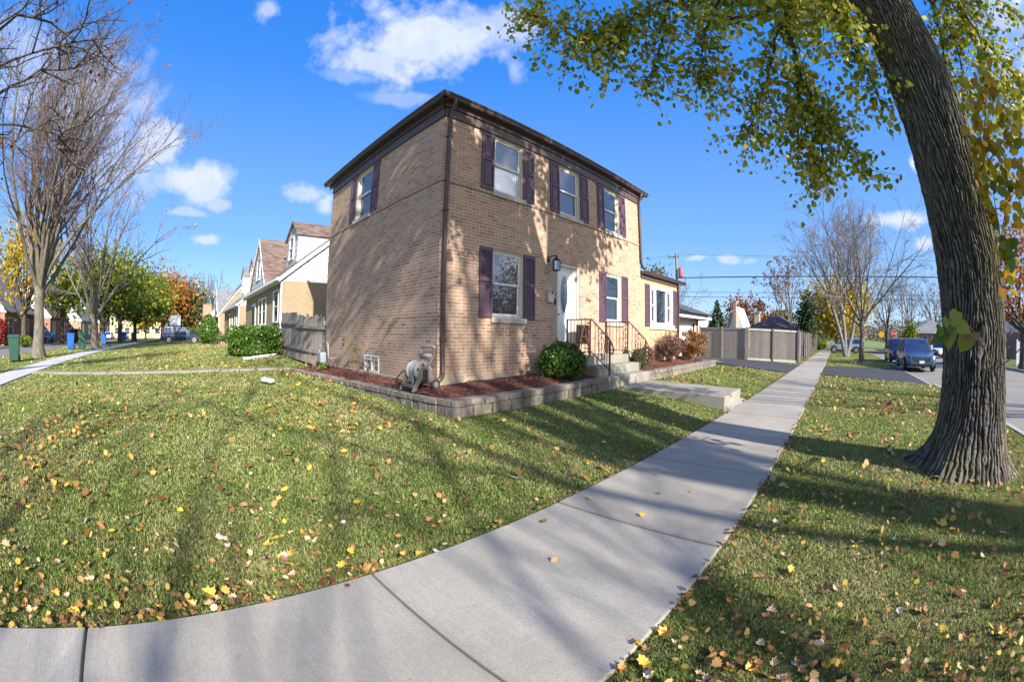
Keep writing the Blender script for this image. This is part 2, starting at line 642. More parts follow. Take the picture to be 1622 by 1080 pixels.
def road_mat(name, c1, c2):
    t = NT(name)
    p = t.pos()
    a = t.noise(p, 0.5, 6, 0.65)
    b = t.noise(p, 90, 3, 0.7)
    c = t.ramp(a, [(0.3, c1), (0.7, c2)])
    c = t.mix(t.math('MULTIPLY', b, 0.5), c, tuple(x * 0.5 for x in c1))
    t.bump(b, 0.3, 0.006)
    return t.set(Base_Color=c, Roughness=0.85)


ROAD = road_mat('worn_road', (.20, .185, .165), (.27, .25, .22))
ROAD2 = road_mat('grey_road', (.15, .15, .15), (.21, .205, .20))
DRIVE = road_mat('black_asphalt', (.030, .032, .037), (.048, .05, .056))


def soil_mat():
    t = NT('lawn_soil')
    p = t.pos()
    a = t.noise(p, 0.55, 5, 0.6)
    b = t.noise(p, 70, 4, 0.7)
    c0 = t.noise(p, 6, 5, 0.65)
    c = t.ramp(a, [(0.3, (.15, .22, .05)), (0.5, (.21, .26, .07)), (0.72, (.31, .31, .12))])
    c = t.mix(t.math('MULTIPLY', t.math('SUBTRACT', c0, 0.42), 1.3, clamp=True), c, (.055, .09, .018))
    c = t.mix(t.math('MULTIPLY', b, 0.75), c, (.05, .05, .018))
    t.bump(b, 1.0, 0.05)
    t.b.inputs['Specular IOR Level'].default_value = 0.1
    return t.set(Base_Color=c, Roughness=0.95)


SOIL = soil_mat()
FIELD = plain('park_grass', (.16, .21, .055), (.12, .17, .045), 0.3, 0.95)


def foliage(name, stops, trans=0.35, rough=0.5, spec=0.3):
    t = NT(name)
    c = t.ramp(t.island(), stops)
    v = t.noise(t.pos(), 1.1, 3)
    c = t.mix(t.math('MULTIPLY', v, 0.3), c, tuple(x * 0.5 for x in stops[0][1]))
    t.set(Base_Color=c, Roughness=rough)
    t.b.inputs['Specular IOR Level'].default_value = spec
    tr = t.n('ShaderNodeBsdfTranslucent')
    t.l(c, tr.inputs[0])
    ms = t.n('ShaderNodeMixShader')
    ms.inputs[0].default_value = trans
    t.l(t.b.outputs[0], ms.inputs[1])
    t.l(tr.outputs[0], ms.inputs[2])
    t.l(ms.outputs[0], t.out.inputs[0])
    return t.m


def grass_mat():
    t = NT('grass_blades')
    r = t.island()
    big = t.noise(t.pos(), 0.55, 5, 0.6)
    mid = t.noise(t.pos(), 3.2, 4, 0.6)
    k = t.math('ADD', t.math('MULTIPLY', r, 0.58), t.math('ADD', t.math('MULTIPLY', big, 0.75), t.math('MULTIPLY', mid, 0.65)))
    c = t.ramp(t.math('SUBTRACT', k, 0.42), [(0.10, (.085, .185, .026)), (0.32, (.155, .262, .045)), (0.50, (.245, .312, .078)), (0.70, (.39, .38, .16)), (0.95, (.54, .46, .27))])
    t.set(Base_Color=c, Roughness=0.55)
    t.b.inputs['Specular IOR Level'].default_value = 0.25
    tr = t.n('ShaderNodeBsdfTranslucent')
    t.l(c, tr.inputs[0])
    ms = t.n('ShaderNodeMixShader')
    ms.inputs[0].default_value = 0.25
    t.l(t.b.outputs[0], ms.inputs[1])
    t.l(tr.outputs[0], ms.inputs[2])
    t.l(ms.outputs[0], t.out.inputs[0])
    return t.m


GRASS = grass_mat()
LINDEN = foliage('linden_leaf', [(0.0, (.12, .22, .016)), (0.22, (.26, .35, .024)), (0.45, (.48, .48, .04)), (0.75, (.70, .60, .07)), (0.93, (.80, .68, .20)), (1.0, (.32, .17, .04))], 0.52)
YELLEAF = foliage('yellow_leaf', [(0.0, (.18, .22, .02)), (0.3, (.42, .33, .025)), (0.6, (.62, .43, .025)), (0.85, (.55, .30, .035)), (1.0, (.28, .13, .03))], 0.45)
GREENLEAF = foliage('green_yellow_leaf', [(0.0, (.06, .12, .014)), (0.5, (.15, .22, .02)), (0.85, (.30, .30, .03)), (1.0, (.48, .38, .04))], 0.4)
ORANGELEAF = foliage('orange_leaf', [(0.0, (.24, .08, .02)), (0.5, (.38, .14, .03)), (1.0, (.48, .24, .04))], 0.35)
WILLOWLEAF = foliage('willow_leaf', [(0.0, (.06, .085, .02)), (0.5, (.11, .13, .03)), (1.0, (.19, .18, .05))], 0.35)
BROWNLEAF = foliage('brown_oak_leaf', [(0.0, (.13, .06, .03)), (0.5, (.22, .10, .05)), (1.0, (.32, .17, .08))], 0.3)
DARKGREEN = foliage('evergreen_leaf', [(0.0, (.018, .04, .01)), (0.5, (.035, .07, .014)), (1.0, (.07, .10, .025))], 0.15)
BOXWOOD = foliage('boxwood_leaf', [(0.0, (.03, .085, .010)), (0.5, (.065, .145, .016)), (0.85, (.12, .21, .028)), (1.0, (.21, .28, .06))], 0.25, 0.35, 0.5)
BLUEGREEN = foliage('spruce_needles', [(0.0, (.03, .06, .03)), (0.5, (.06, .10, .045)), (1.0, (.11, .16, .07))], 0.15)
HYDRANGEA = foliage('dried_hydrangea', [(0.0, (.20, .09, .03)), (0.5, (.33, .17, .06)), (1.0, (.46, .28, .11))], 0.2)
BARBERRY = foliage('barberry_twigs', [(0.0, (.10, .05, .045)), (0.5, (.17, .085, .07)), (1.0, (.26, .15, .11))], 0.15)
REDLEAF = foliage('red_leaf', [(0.0, (.22, .02, .03)), (1.0, (.36, .05, .04))], 0.3)
FALLEN = foliage('fallen_leaves', [(0.0, (.14, .065, .025)), (0.25, (.28, .13, .04)), (0.5, (.44, .24, .075)), (0.72, (.56, .37, .14)), (0.86, (.62, .43, .05)), (0.95, (.62, .46, .06)), (1.0, (.64, .54, .38))], 0.15, 0.6)
MULCHCHIP = foliage('mulch_chips', [(0.0, (.13, .045, .032)), (0.5, (.25, .095, .065)), (0.85, (.34, .17, .12)), (1.0, (.52, .38, .31))], 0.0, 0.9, 0.1)
MULCH = plain('mulch', (.19, .075, .055), (.10, .04, .03), 30, 0.95, 1.0, detail=8)


def bark_mat(name, c1, c2, c3, sc=14.0):
    t = NT(name)
    p = t.n('ShaderNodeTexCoord').outputs['Object']
    v = t.scalevec(p, (1, 1, 0.16))
    a = t.noise(v, sc, 6, 0.65)
    b = t.noise(p, 1.3, 4)
    c = t.ramp(a, [(0.32, c1), (0.5, c2), (0.68, c3)])
    c = t.mix(t.math('MULTIPLY', t.math('SUBTRACT', b, 0.48), 1.6, clamp=True), c, (.085, .088, .045))
    t.bump(a, 0.9, 0.02)
    t.b.inputs['Specular IOR Level'].default_value = 0.15
    return t.set(Base_Color=c, Roughness=0.92)


def trunk_mat():
    """bark of the near tree: the ridges are real, an attribute carries their height"""
    t = NT('linden_bark')
    at = t.n('ShaderNodeAttribute')
    at.attribute_name = 'ridge'
    p = t.n('ShaderNodeTexCoord').outputs['Object']
    f = t.noise(t.scalevec(p, (1, 1, .3)), 45, 5, 0.7)
    k = t.math('ADD', t.math('MULTIPLY', at.outputs['Fac'], 0.75), t.math('MULTIPLY', f, 0.35))
    c = t.ramp(k, [(0.16, (.008, .007, .005)), (0.42, (.030, .026, .019)), (0.66, (.090, .079, .060)), (0.95, (.21, .19, .155))])
    moss = t.noise(t.scalevec(p, (1, 1, .35)), 1.7, 4)
    c = t.mix(t.math('MULTIPLY', t.math('SUBTRACT', moss, 0.46), 2.6, clamp=True), c, t.mix(k, (.05, .05, .018), (.15, .14, .06)))
    t.bump(f, 0.6, 0.012)
    t.b.inputs['Specular IOR Level'].default_value = 0.15
    return t.set(Base_Color=c, Roughness=0.93)


TRUNKMAT = trunk_mat()
BARK = bark_mat('grey_bark', (.075, .065, .052), (.15, .135, .11), (.22, .20, .17))
BARKD = bark_mat('dark_bark', (.045, .038, .03), (.085, .072, .058), (.13, .11, .09))
BARKB = bark_mat('pale_grey_bark', (.12, .12, .12), (.20, .20, .20), (.28, .28, .28))
TWIG = plain('bare_twigs', (.13, .105, .09), (.20, .17, .15), 3, 0.85)
TWIGP = plain('purple_brown_twigs', (.135, .10, .095), (.20, .155, .145), 3, 0.85)

WHITE = plain('white_paint', (.78, .79, .80), (.70, .72, .74), 3, 0.45)
CREAM = plain('cream_trim', (.60, .575, .48), (.52, .49, .41), 4, 0.5)
OFFW = plain('white_vinyl', (.76, .755, .72), (.68, .67, .64), 3, 0.4)
LIME = plain('limestone_sill', (.52, .49, .43), (.38, .355, .31), 7, 0.85, 0.3)
PLUM = plain('plum_shutter', (.108, .062, .092), (.080, .048, .070), 5, 0.5)
BROWNM = plain('brown_gutter', (.085, .058, .052), (.065, .044, .040), 4, 0.38)
FASCIA = plain('brown_fascia', (.10, .07, .066), (.075, .055, .052), 4, 0.45)
IRON = plain('rust_brown_iron', (.115, .055, .038), (.075, .04, .03), 20, 0.55, 0.2)
BLACKM = plain('black_metal', (.012, .012, .014), (.02, .02, .022), 5, 0.35)
GREYP = plain('taupe_plastic', (.135, .12, .112), (.11, .098, .09), 5, 0.5)
BEIGEP = plain('pale_grey_plastic', (.31, .305, .29), (.27, .265, .25), 5, 0.45)
RUBBER = plain('black_rubber', (.018, .018, .018), (.03, .03, .03), 12, 0.75)
HOSE = plain('grey_hose', (.28, .30, .30), (.20, .22, .22), 12, 0.5)
GALV = plain('grey_meter_paint', (.26, .30, .33), (.20, .235, .26), 9, 0.5)
STEEL = plain('dull_steel', (.45, .45, .45), (.36, .36, .36), 6, 0.35, metal=0.7)
PLASTICW = plain('white_plastic_bag', (.82, .82, .83), (.72, .73, .75), 12, 0.4, 0.5)
BINGREEN = plain('green_bin', (.022, .075, .055), (.03, .09, .065), 4, 0.45)
BINBLUE = plain('blue_bin', (.015, .10, .48), (.02, .13, .55), 4, 0.4)
WOODBR = plain('brown_wood', (.20, .085, .04), (.13, .055, .03), 20, 0.6, 0.3, (1, 1, .1))
FOUND = plain('concrete_foundation', (.42, .36, .27), (.34, .29, .22), 5, 0.9, 0.4)


def wood_mat(name, c1, c2, c3, vert=True, sc=8):
    t = NT(name)
    p = t.pos()
    r = t.island()
    a = t.noise(t.scalevec(p, (14, 14, 0.7) if vert else (0.7, 14, 14)), sc * 0.4, 6, 0.7)
    c = t.ramp(a, [(0.25, c1), (0.5, c2), (0.75, c3)])
    c = t.mix(t.math('MULTIPLY', r, 0.55), c, tuple(x * 0.5 for x in c2))
    kn = t.noise(p, 13, 3)
    c = t.mix(t.math('GREATER_THAN', kn, 0.74), c, tuple(x * 0.6 for x in c1))
    t.bump(a, 0.5, 0.008)
    return t.set(Base_Color=c, Roughness=0.9)


CEDAR = wood_mat('weathered_cedar', (.13, .11, .10), (.20, .178, .165), (.29, .265, .25))
CEDARG = wood_mat('grey_picket', (.15, .135, .115), (.235, .21, .185), (.33, .30, .27))
POLEW = plain('pole_wood', (.25, .22, .19), (.17, .15, .13), 6, 0.9, 0.4, (4, 4, .3))


def siding_mat(name, c, pitch, axis_dark=0.5):
    t = NT(name)
    s = t.n('ShaderNodeSeparateXYZ')
    t.l(t.pos(), s.inputs[0])
    f = t.math('FRACT', t.math('DIVIDE', s.outputs[2], pitch))
    ln = t.math('LESS_THAN', f, 0.15)
    d = t.noise(t.pos(), 2, 4)
    cc = t.mix(t.math('MULTIPLY', d, 0.35), c, tuple(x * 0.82 for x in c))
    cc = t.mix(t.math('MULTIPLY', ln, 0.85), cc, tuple(x * axis_dark for x in c))
    t.bump(t.math('SUBTRACT', 1.0, f), 0.9, 0.02)
    return t.set(Base_Color=cc, Roughness=0.5)


SIDING = siding_mat('white_siding', (.46, .49, .53), 0.27, 0.35)
SIDINGN = siding_mat('white_narrow_siding', (.74, .76, .78), 0.14)


def shingle_mat(name, c1, c2, c3):
    t = NT(name)
    geo = t.n('ShaderNodeNewGeometry')
    sp = t.n('ShaderNodeSeparateXYZ')
    t.l(geo.outputs['Position'], sp.inputs[0])
    u = t.math('DIVIDE', t.math('ADD', sp.outputs[0], sp.outputs[1]), 0.28)
    v = t.math('DIVIDE', sp.outputs[2], 0.095)
    row = t.math('FLOOR', v)
    cv = t.n('ShaderNodeCombineXYZ')
    t.l(t.math('FLOOR', t.math('ADD', u, t.math('MULTIPLY', row, 0.37))), cv.inputs[0])
    t.l(row, cv.inputs[1])
    w = t.n('ShaderNodeTexWhiteNoise', noise_dimensions='2D')
    t.l(cv.outputs[0], w.inputs['Vector'])
    c = t.ramp(w.outputs[0], [(0.0, c1), (0.5, c2), (1.0, c3)])
    gr = t.noise(geo.outputs['Position'], 40, 4, 0.7)
    c = t.mix(t.math('MULTIPLY', gr, 0.5), c, tuple(x * 0.5 for x in c1))
    e = t.math('LESS_THAN', t.math('FRACT', v), 0.12)
    c = t.mix(t.math('MULTIPLY', e, 0.5), c, tuple(x * 0.4 for x in c1))
    t.bump(t.math('ADD', t.math('SUBTRACT', 1.0, t.math('FRACT', v)), gr), 0.6, 0.015)
    return t.set(Base_Color=c, Roughness=0.92)


SHBROWN = shingle_mat('brown_shingles', (.10, .065, .055), (.17, .115, .095), (.24, .17, .14))
SHGREY = shingle_mat('grey_shingles', (.14, .145, .155), (.20, .205, .215), (.27, .275, .285))
SHDARK = shingle_mat('charcoal_shingles', (.05, .05, .055), (.085, .085, .09), (.12, .12, .125))
SHHIP = shingle_mat('dark_brown_shingles', (.055, .04, .042), (.085, .065, .066), (.12, .095, .095))


def glass_mat(name, c=(.012, .016, .022), rough=0.02, blinds=0.0, refl=0.15, tint=(.80, .88, 1.0), fres=0.3):
    """window pane: dark room behind, mirror-like outside; optional pale blinds inside"""
    t = NT(name)
    base = c
    if blinds:
        p = t.pos()
        s = t.n('ShaderNodeSeparateXYZ')
        t.l(p, s.inputs[0])
        f = t.math('FRACT', t.math('DIVIDE', s.outputs[2], 0.05))
        base = t.mix(t.math('LESS_THAN', f, 0.2), (blinds, blinds, blinds * 1.03), (blinds * .5, blinds * .5, blinds * .52))
    t.set(Base_Color=base, Roughness=0.4)
    wv = t.noise(t.pos(), 1.6, 2)
    bm = t.n('ShaderNodeBump')
    bm.inputs['Strength'].default_value = 0.05
    bm.inputs['Distance'].default_value = 0.02
    t.l(wv, bm.inputs['Height'])
    gl = t.n('ShaderNodeBsdfGlossy')
    gl.inputs['Roughness'].default_value = rough
    gl.inputs['Color'].default_value = tint + (1,)
    t.l(bm.outputs[0], gl.inputs['Normal'])
    lw = t.n('ShaderNodeLayerWeight')
    lw.inputs[0].default_value = 0.35
    fac = t.math('ADD', refl, t.math('MULTIPLY', lw.outputs['Fresnel'], fres), clamp=True)
    ms = t.n('ShaderNodeMixShader')
    t.l(fac, ms.inputs[0])
    t.l(t.b.outputs[0], ms.inputs[1])
    t.l(gl.outputs[0], ms.inputs[2])
    t.l(ms.outputs[0], t.out.inputs[0])
    return t.m


GLASS = glass_mat('window_glass')
GLASSB = glass_mat('window_glass_with_blinds', blinds=0.42, refl=0.2)
GLASSC = glass_mat('car_glass', (.006, .022, .075), 0.02, refl=0.04, tint=(.22, .45, 1.0), fres=0.12)  # blue base and tint paint the reflected sky into the glass
LEADED = glass_mat('leaded_glass', (.02, .035, .055), 0.12, refl=0.08, fres=.15)


def paint(name, c, rough=0.3, metal=0.0):
    t = NT(name)
    d = t.noise(t.pos(), 5, 4)
    cc = t.mix(t.math('MULTIPLY', d, 0.2), c, tuple(x * 0.8 for x in c))
    return t.set(Base_Color=cc, Roughness=rough, Metallic=metal, Coat_Weight=0.8, Coat_Roughness=0.06)


P_GREY = paint('blue_grey_car_paint', (.065, .13, .23), 0.28, 0.45)
P_DKBLUE = paint('navy_car_paint', (.015, .04, .11), 0.28, 0.35)
P_SILVER = paint('silver_car_paint', (.50, .52, .56), 0.3, 0.6)
P_WHITE = paint('white_car_paint', (.75, .76, .78), 0.3)
P_BLUE = paint('bright_blue_car_paint', (.01, .03, .42), 0.25, 0.2)
P_GRILLE = plain('dark_trim', (.02, .02, .022), (.03, .03, .033), 20, 0.5)
LAMPGL = plain('lamp_lens', (.65, .68, .72), (.5, .53, .57), 8, 0.12)
TAILL = plain('red_lamp_lens', (.45, .015, .015), (.35, .01, .01), 8, 0.15)
SIGNR = plain('stop_sign_red', (.52, .015, .02), (.48, .015, .02), 5, 0.4)
SIGNY = plain('warning_yellow', (.75, .46, .02), (.7, .42, .02), 5, 0.4)
TRANSF = plain('rust_red_transformer', (.40, .09, .07), (.33, .08, .065), 4, 0.5)


# ------------------------------------------------------------------ the setting
RNG = np.random.default_rng(11)


def grid(name, xs, ys, zf, m, keep=None, kind='structure'):
    X, Y = np.meshgrid(xs, ys, indexing='ij')
    Z = zf(X, Y)
    V = np.stack([X, Y, Z], -1).reshape(-1, 3)
    nx, ny = len(xs), len(ys)
    i, j = np.meshgrid(np.arange(nx - 1), np.arange(ny - 1), indexing='ij')
    a = (i * ny + j).ravel()
    F = np.stack([a, a + ny, a + ny + 1, a + 1], 1)
    if keep is not None:
        c = V[F].mean(1)
        F = F[keep(c[:, 0], c[:, 1])]
    o = arr_mesh(name, V, F, m, smooth=True)
    return tag(o, kind=kind)


def strip(name, xs, ya, yb, zf, m, thick=0.0, kind='structure', sub=1):
    """a band between two edges (functions of x), optionally with thickness"""
    mb = MB()
    for i in range(len(xs) - 1):
        for k in range(sub):
            p = []
            for x in (xs[i], xs[i + 1]):
                a, b = ya(x), yb(x)
                for q in (k / sub, (k + 1) / sub):
                    y = a + (b - a) * q
                    p.append((x, y, zf(x, y)))
            mb.quad(p[0], p[2], p[3], p[1])
    return tag(mb.build(name, m), kind=kind)


# ground to the horizon, just below the lawns and roads
mb = MB()
mb.quad((-3000, -3000, -.32), (3000, -3000, -.32), (3000, 3000, -.32), (-3000, 3000, -.32))
tag(mb.build('ground', FIELD), kind='structure')
# raised ground far off on the side-street side
far_x = np.concatenate([np.arange(-140, -20, 6.0), np.arange(-20, 24, 2.0), np.arange(24, 130, 5.0)])


def lawn_z(x, y):
    z = g(x, y)
    z = np.where(y < 2.6, z * sm(2.2, 2.6, y), z)
    bump = (vnoise(x * 1.7, y * 1.7, 3) - .5) * .03 * sm(2.3, 3.2, y)
    return z - 0.02 + bump


SX0, SX1 = -7.05, -5.85        # side-street sidewalk
RX0, RX1 = -17.6, -11.3        # side-street road
xs = np.unique(np.concatenate([np.arange(-11.2, 34, .3), np.arange(34, 110, 2.0)]))
ys = np.unique(np.concatenate([np.arange(2.05, 20, .3), np.arange(20, 160, 2.5)]))
grid('front_lawn', xs, ys, lawn_z, SOIL)
xs = np.unique(np.concatenate([np.arange(-11.2, 24, .4), np.arange(24, 112, 2.0)]))
grid('parkway_lawn', xs, np.arange(-3.96, 2.2, .4), lambda x, y: -0.02 + (vnoise(x * 1.5, y * 1.5, 5) - .5) * .03 * (y < 0.2) - .12 * ((x > 18.9 + (y - .85) * .46) & (x < 26.5 - (y - .85) * .18) & (y < 1.0)), SOIL)
grid('far_side_lawn', np.arange(-75, -17.5, 3.0), np.arange(-3.9, 160, 3.0), lambda x, y: lawn_z(x, y) + 0.0, SOIL)
grid('opposite_lawn', np.arange(-60, 112, 4.0), np.arange(-60, -13.0, 2.9), lambda x, y: -0.03 + 0 * x, SOIL)
grid('park_field', np.arange(62, 300, 14.0), np.arange(-14, 140, 11.0), lambda x, y: .05 + .012 * np.clip(x - 66, 0, 200), FIELD)
# roads
strip('front_road', list(np.arange(-120, 200, 10.0)), lambda x: -13.0, lambda x: -4.12, lambda x, y: -0.13 + 0.03 * (1 - ((y + 8.55) / 4.45) ** 2), ROAD, sub=6)
tag(MB().quad(*[(x, y, z) for x, y, z in ((RX0, -4.2, -.12), (RX1, -4.2, -.12), (RX1, 5, -.02), (RX0, 5, -.02))]).add([(0, 0, -50)] * 3, []).build('side_road_mouth', ROAD2), kind='structure')
grid('side_road', np.array([RX0, -16, -14.4, -12.8, RX1]), np.arange(4.9, 160, 2.5), lambda x, y: np.interp(y, [2.2, 8, 14, 20, 30, 400], [0, .16, .3, .42, .5, .5]) - .11 + .03 * (1 - ((x + 14.45) / 3.2) ** 2), ROAD2)
grid('cross_road', np.array([58.0, 61.0, 64.0]), np.arange(-13, 80, 3.0), lambda x, y: .09 + 0 * x, ROAD2)
# kerbs
mb = MB()
for a, b in ((-11.0, 17.0), (26.8, 56.0)):
    x = a
    while x < b:
        e = min(x + 3.0, b)
        mb.box(x + .004, e - .004, -4.13, -3.97, -.2, .012)
        x = e
mb.box(17.0, 26.8, -4.13, -3.97, -.2, -.085)
x = -60
while x < 112:
    mb.box(x + .004, x + 2.996, -13.15, -13.0, -.2, .012)
    x += 3
tag(mb.build('street_kerb', CURB, bevel=.015), kind='structure')
mb = MB()
y = 2.0
while y < 150:
    z = float(np.interp(y + 1.5, [2.2, 8, 14, 20, 30, 400], [0, .16, .3, .42, .5, .5]))
    mb.box(RX1 - .02, RX1 + .13, y + .01, y + 2.99, z - .3, z + .0)
    mb.box(RX0 - .13, RX0 + .02, y + .01, y + 2.99, z - .3, z + .0)
    y += 3
tag(mb.build('side_kerb', CURB), kind='structure')

# sidewalk of separate slabs
mb = MB()
J = [-0.9 + 1.86 * k for k in range(-6, 60)]
for k in range(len(J) - 1):
    a, b = J[k] + .007, J[k + 1] - .007
    dz = (RNG.random() - .5) * .008
    (a1, a0), (b1, b0) = walk_edge(a), walk_edge(b)
    zt, zb = .022 + dz, -.12
    V = [(a, a0, zb), (b, b0, zb), (b, b1, zb), (a, a1, zb), (a, a0, zt), (b, b0, zt), (b, b1, zt), (a, a1, zt)]
    mb.add(V, [(3, 2, 1, 0), (4, 5, 6, 7), (0, 1, 5, 4), (1, 2, 6, 5), (2, 3, 7, 6), (3, 0, 4, 7)])
tag(mb.build('sidewalk', CONC, bevel=.012), kind='structure')
mb = MB()
y = 3.0
while y < 140:
    z0, z1 = (float(np.interp(q, [2.2, 8, 14, 20, 30, 400], [0, .16, .3, .42, .5, .5])) + .012 for q in (y, y + 1.5))
    mb.add([(SX0, y + .01, z0 - .1), (SX1, y + .01, z0 - .1), (SX1, y + 1.49, z1 - .1), (SX0, y + 1.49, z1 - .1), (SX0, y + .01, z0), (SX1, y + .01, z0), (SX1, y + 1.49, z1), (SX0, y + 1.49, z1)],
           [(3, 2, 1, 0), (4, 5, 6, 7), (0, 1, 5, 4), (1, 2, 6, 5), (2, 3, 7, 6), (3, 0, 4, 7)])
    y += 1.5
tag(mb.build('side_sidewalk', concrete_mat('pale_concrete', (.46, .45, .44), (.56, .55, .54))), kind='structure')
# thin path from the wall end to the side sidewalk
mb = MB()
P = [(3.4, 13.3), (1.8, 13.42), (.1, 13.6), (-2, 14.1), (-4.0, 14.75), (-5.87, 15.3)]
for (xa, ya), (xb, yb) in zip(P[:-1], P[1:]):
    V = []
    for dz in (-.1, .0):
        for x, y in ((xa, ya), (xb, yb)):
            for o in (-.26, .26):
                V.append((x, y + o, float(g(x, y)) + .015 + dz))
    mb.add(V, [(0, 1, 3, 2), (4, 6, 7, 5), (0, 2, 6, 4), (1, 5, 7, 3)])
tag(mb.build('garden_path', CONC2), kind='structure')
# driveway: apron, crossing strip and upper part
dl = lambda y: 19.5 - max(0, y - 2.4) * .62
mb = MB()


def dz_(x, y):
    return float(lawn_z(np.array(x), np.array(y))) + .035


yy = [2.4, 3.0, 3.8, 4.6, 5.4, 6.4, 8.0, 9.6]
for ya, yb in zip(yy[:-1], yy[1:]):
    for k in range(8):
        q = [(dl(y) + (26.0 - dl(y)) * t, y) for y in (ya, yb) for t in (k / 8, (k + 1) / 8)]
        p = [(x, y, dz_(x, y)) for x, y in q]
        mb.quad(p[0], p[1], p[3], p[2])
ap = [(19.5, .82), (26.0, .88), (26.9, -3.96), (17.2, -3.96)]
for k in range(8):
    q = []
    for t in (k / 8, (k + 1) / 8):
        q.append((19.5 + 6.5 * t, .84, .014))
        q.append((17.2 + 9.6 * t, -4.0, -.075))
    mb.quad(q[0], q[2], q[3], q[1])
tag(mb.build('driveway', DRIVE), kind='structure')

# ------------------------------------------------------------------ brick house on the corner
HX0, HX1, HY0, HY1 = 4.44, 12.38, 6.41, 12.60
HZ0, HZT = 0.15, 6.03
house = thing('brick_house', 'two-storey tan brick corner house with plum shutters and a white front door', 'house', (HX0, HY0, 0))
FRONT = (np.array([0, HY0, 0.]), np.array([1., 0, 0]), np.array([0, -1., 0]))      # u = world x
SIDE = (np.array([HX0, 0, 0.]), np.array([0, 1., 0]), np.array([-1., 0, 0]))       # u = world y


def fb(mb, fr, u0, u1, n0, n1, z0, z1):
    """box in a wall's own frame: along it, out of it, up"""
    O, U, N = fr
    a = O + U * u0 + N * n0
    b = O + U * u1 + N * n1
    return mb.box(a[0], b[0], a[1], b[1], z0, z1)


def fpt(fr, u, n, z):
    O, U, N = fr
    p = O + U * u + N * n
    return (p[0], p[1], z)


def wall(mb, fr, u0, u1, z0, z1, holes, depth=0.11):
    """a wall face with real openings and their reveals"""
    us = sorted({u0, u1} | {h[0] for h in holes} | {h[1] for h in holes})
    zs = sorted({z0, z1} | {h[2] for h in holes} | {h[3] for h in holes})
    for ua, ub in zip(us[:-1], us[1:]):
        for za, zb in zip(zs[:-1], zs[1:]):
            if any(h[0] <= ua and ub <= h[1] and h[2] <= za and zb <= h[3] for h in holes):
                continue
            mb.quad(fpt(fr, ua, 0, za), fpt(fr, ub, 0, za), fpt(fr, ub, 0, zb), fpt(fr, ua, 0, zb))
    for a, b, c, d in holes:
        for p, q in (((a, c), (a, d)), ((b, c), (b, d)), ((a, c), (b, c)), ((a, d), (b, d))):
            mb.quad(fpt(fr, p[0], 0, p[1]), fpt(fr, q[0], 0, q[1]), fpt(fr, q[0], -depth, q[1]), fpt(fr, p[0], -depth, p[1]))


W_UP = [(5.80, 6.71, 4.62, 5.99), (8.06, 8.96, 4.62, 5.99), (10.18, 11.05, 4.62, 5.99)]
W_LO = [(5.80, 6.74, 1.88, 3.34), (10.20, 11.10, 1.92, 3.36)]
DOOR = (7.95, 8.88, 1.16, 3.33)
S_WIN = (9.60, 10.58, 4.62, 5.99)
B_WIN = (8.82, 9.66, .60, 1.02)
mb = MB()
wall(mb, FRONT, HX0, HX1, HZ0, HZT, W_UP + W_LO + [DOOR])
wall(mb, SIDE, HY0, HY1, HZ0, HZT, [S_WIN, B_WIN])
mb.quad((HX1, HY0, HZ0), (HX1, HY1, HZ0), (HX1, HY1, HZT), (HX1, HY0, HZT))
mb.quad((HX0, HY1, HZ0), (HX1, HY1, HZ0), (HX1, HY1, HZT), (HX0, HY1, HZT))
mb.build('wall', BRICK, house, fixn=False)
# band course: a raised row of bricks over a dark strip painted as the groove's shade
mb = MB()
fb(mb, FRONT, HX0 - .012, HX1, .0, .014, 4.535, 4.60)
fb(mb, SIDE, HY0 + .002, HY1, .0, .014, 4.535, 4.60)
mb.build('band_course', BRICK, house)
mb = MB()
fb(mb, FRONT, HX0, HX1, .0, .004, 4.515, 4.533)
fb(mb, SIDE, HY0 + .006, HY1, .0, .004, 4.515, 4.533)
mb.build('groove_shade_strip', plain('groove_shade', (.10, .075, .055)), house)
mb = MB()
fb(mb, FRONT, HX0 - .02, 8.18, .0, .022, .1, .70)
fb(mb, SIDE, HY0 + .001, HY1, .0, .022, .1, .60)
mb.build('foundation', FOUND, house, bevel=.006)
# stone quoins beside the door
QOL = plain('olive_stone', (.33, .29, .17), (.29, .30, .26), 1.6, 0.85, 0.2)
QGR = plain('grey_stone', (.29, .28, .25), (.34, .31, .25), 1.6, 0.85, 0.2)
for k in range(8):
    z = 1.25 + k * .26
    for u0, u1 in (((7.70, 7.945), (8.885, 9.13)) if k % 2 == 0 else ((7.78, 7.945), (8.885, 9.05))):
        mb = MB()
        fb(mb, FRONT, u0, u1, .0, .006, z, z + .20)
        mb.build('quoin', QOL if k % 2 == 0 else QGR, house)
# frieze, soffit, gutter, low hip roof
mb = MB()
fb(mb, FRONT, HX0 - .04, HX1 + .04, .0, .04, 6.0, 6.20)
fb(mb, SIDE, HY0 - .038, HY1, .0, .04, 6.0, 6.20)
fb(mb, FRONT, HX0 - .075, HX1 + .04, .0, .075, 6.203, 6.245)
fb(mb, SIDE, HY0 - .073, HY1, .0, .075, 6.203, 6.245)
mb.build('frieze', FASCIA, house, bevel=.005)
mb = MB()
fb(mb, FRONT, HX0 - .055, HX1 + .3, .0, .055, 6.248, 6.33)
fb(mb, SIDE, HY0 - .053, HY1 + .3, .0, .055, 6.248, 6.33)
mb.box(HX0 - .12, HX1 + .3, HY0 - .12, HY1 + .3, 6.333, 6.36)
mb.build('soffit', FASCIA, house, bevel=.004)


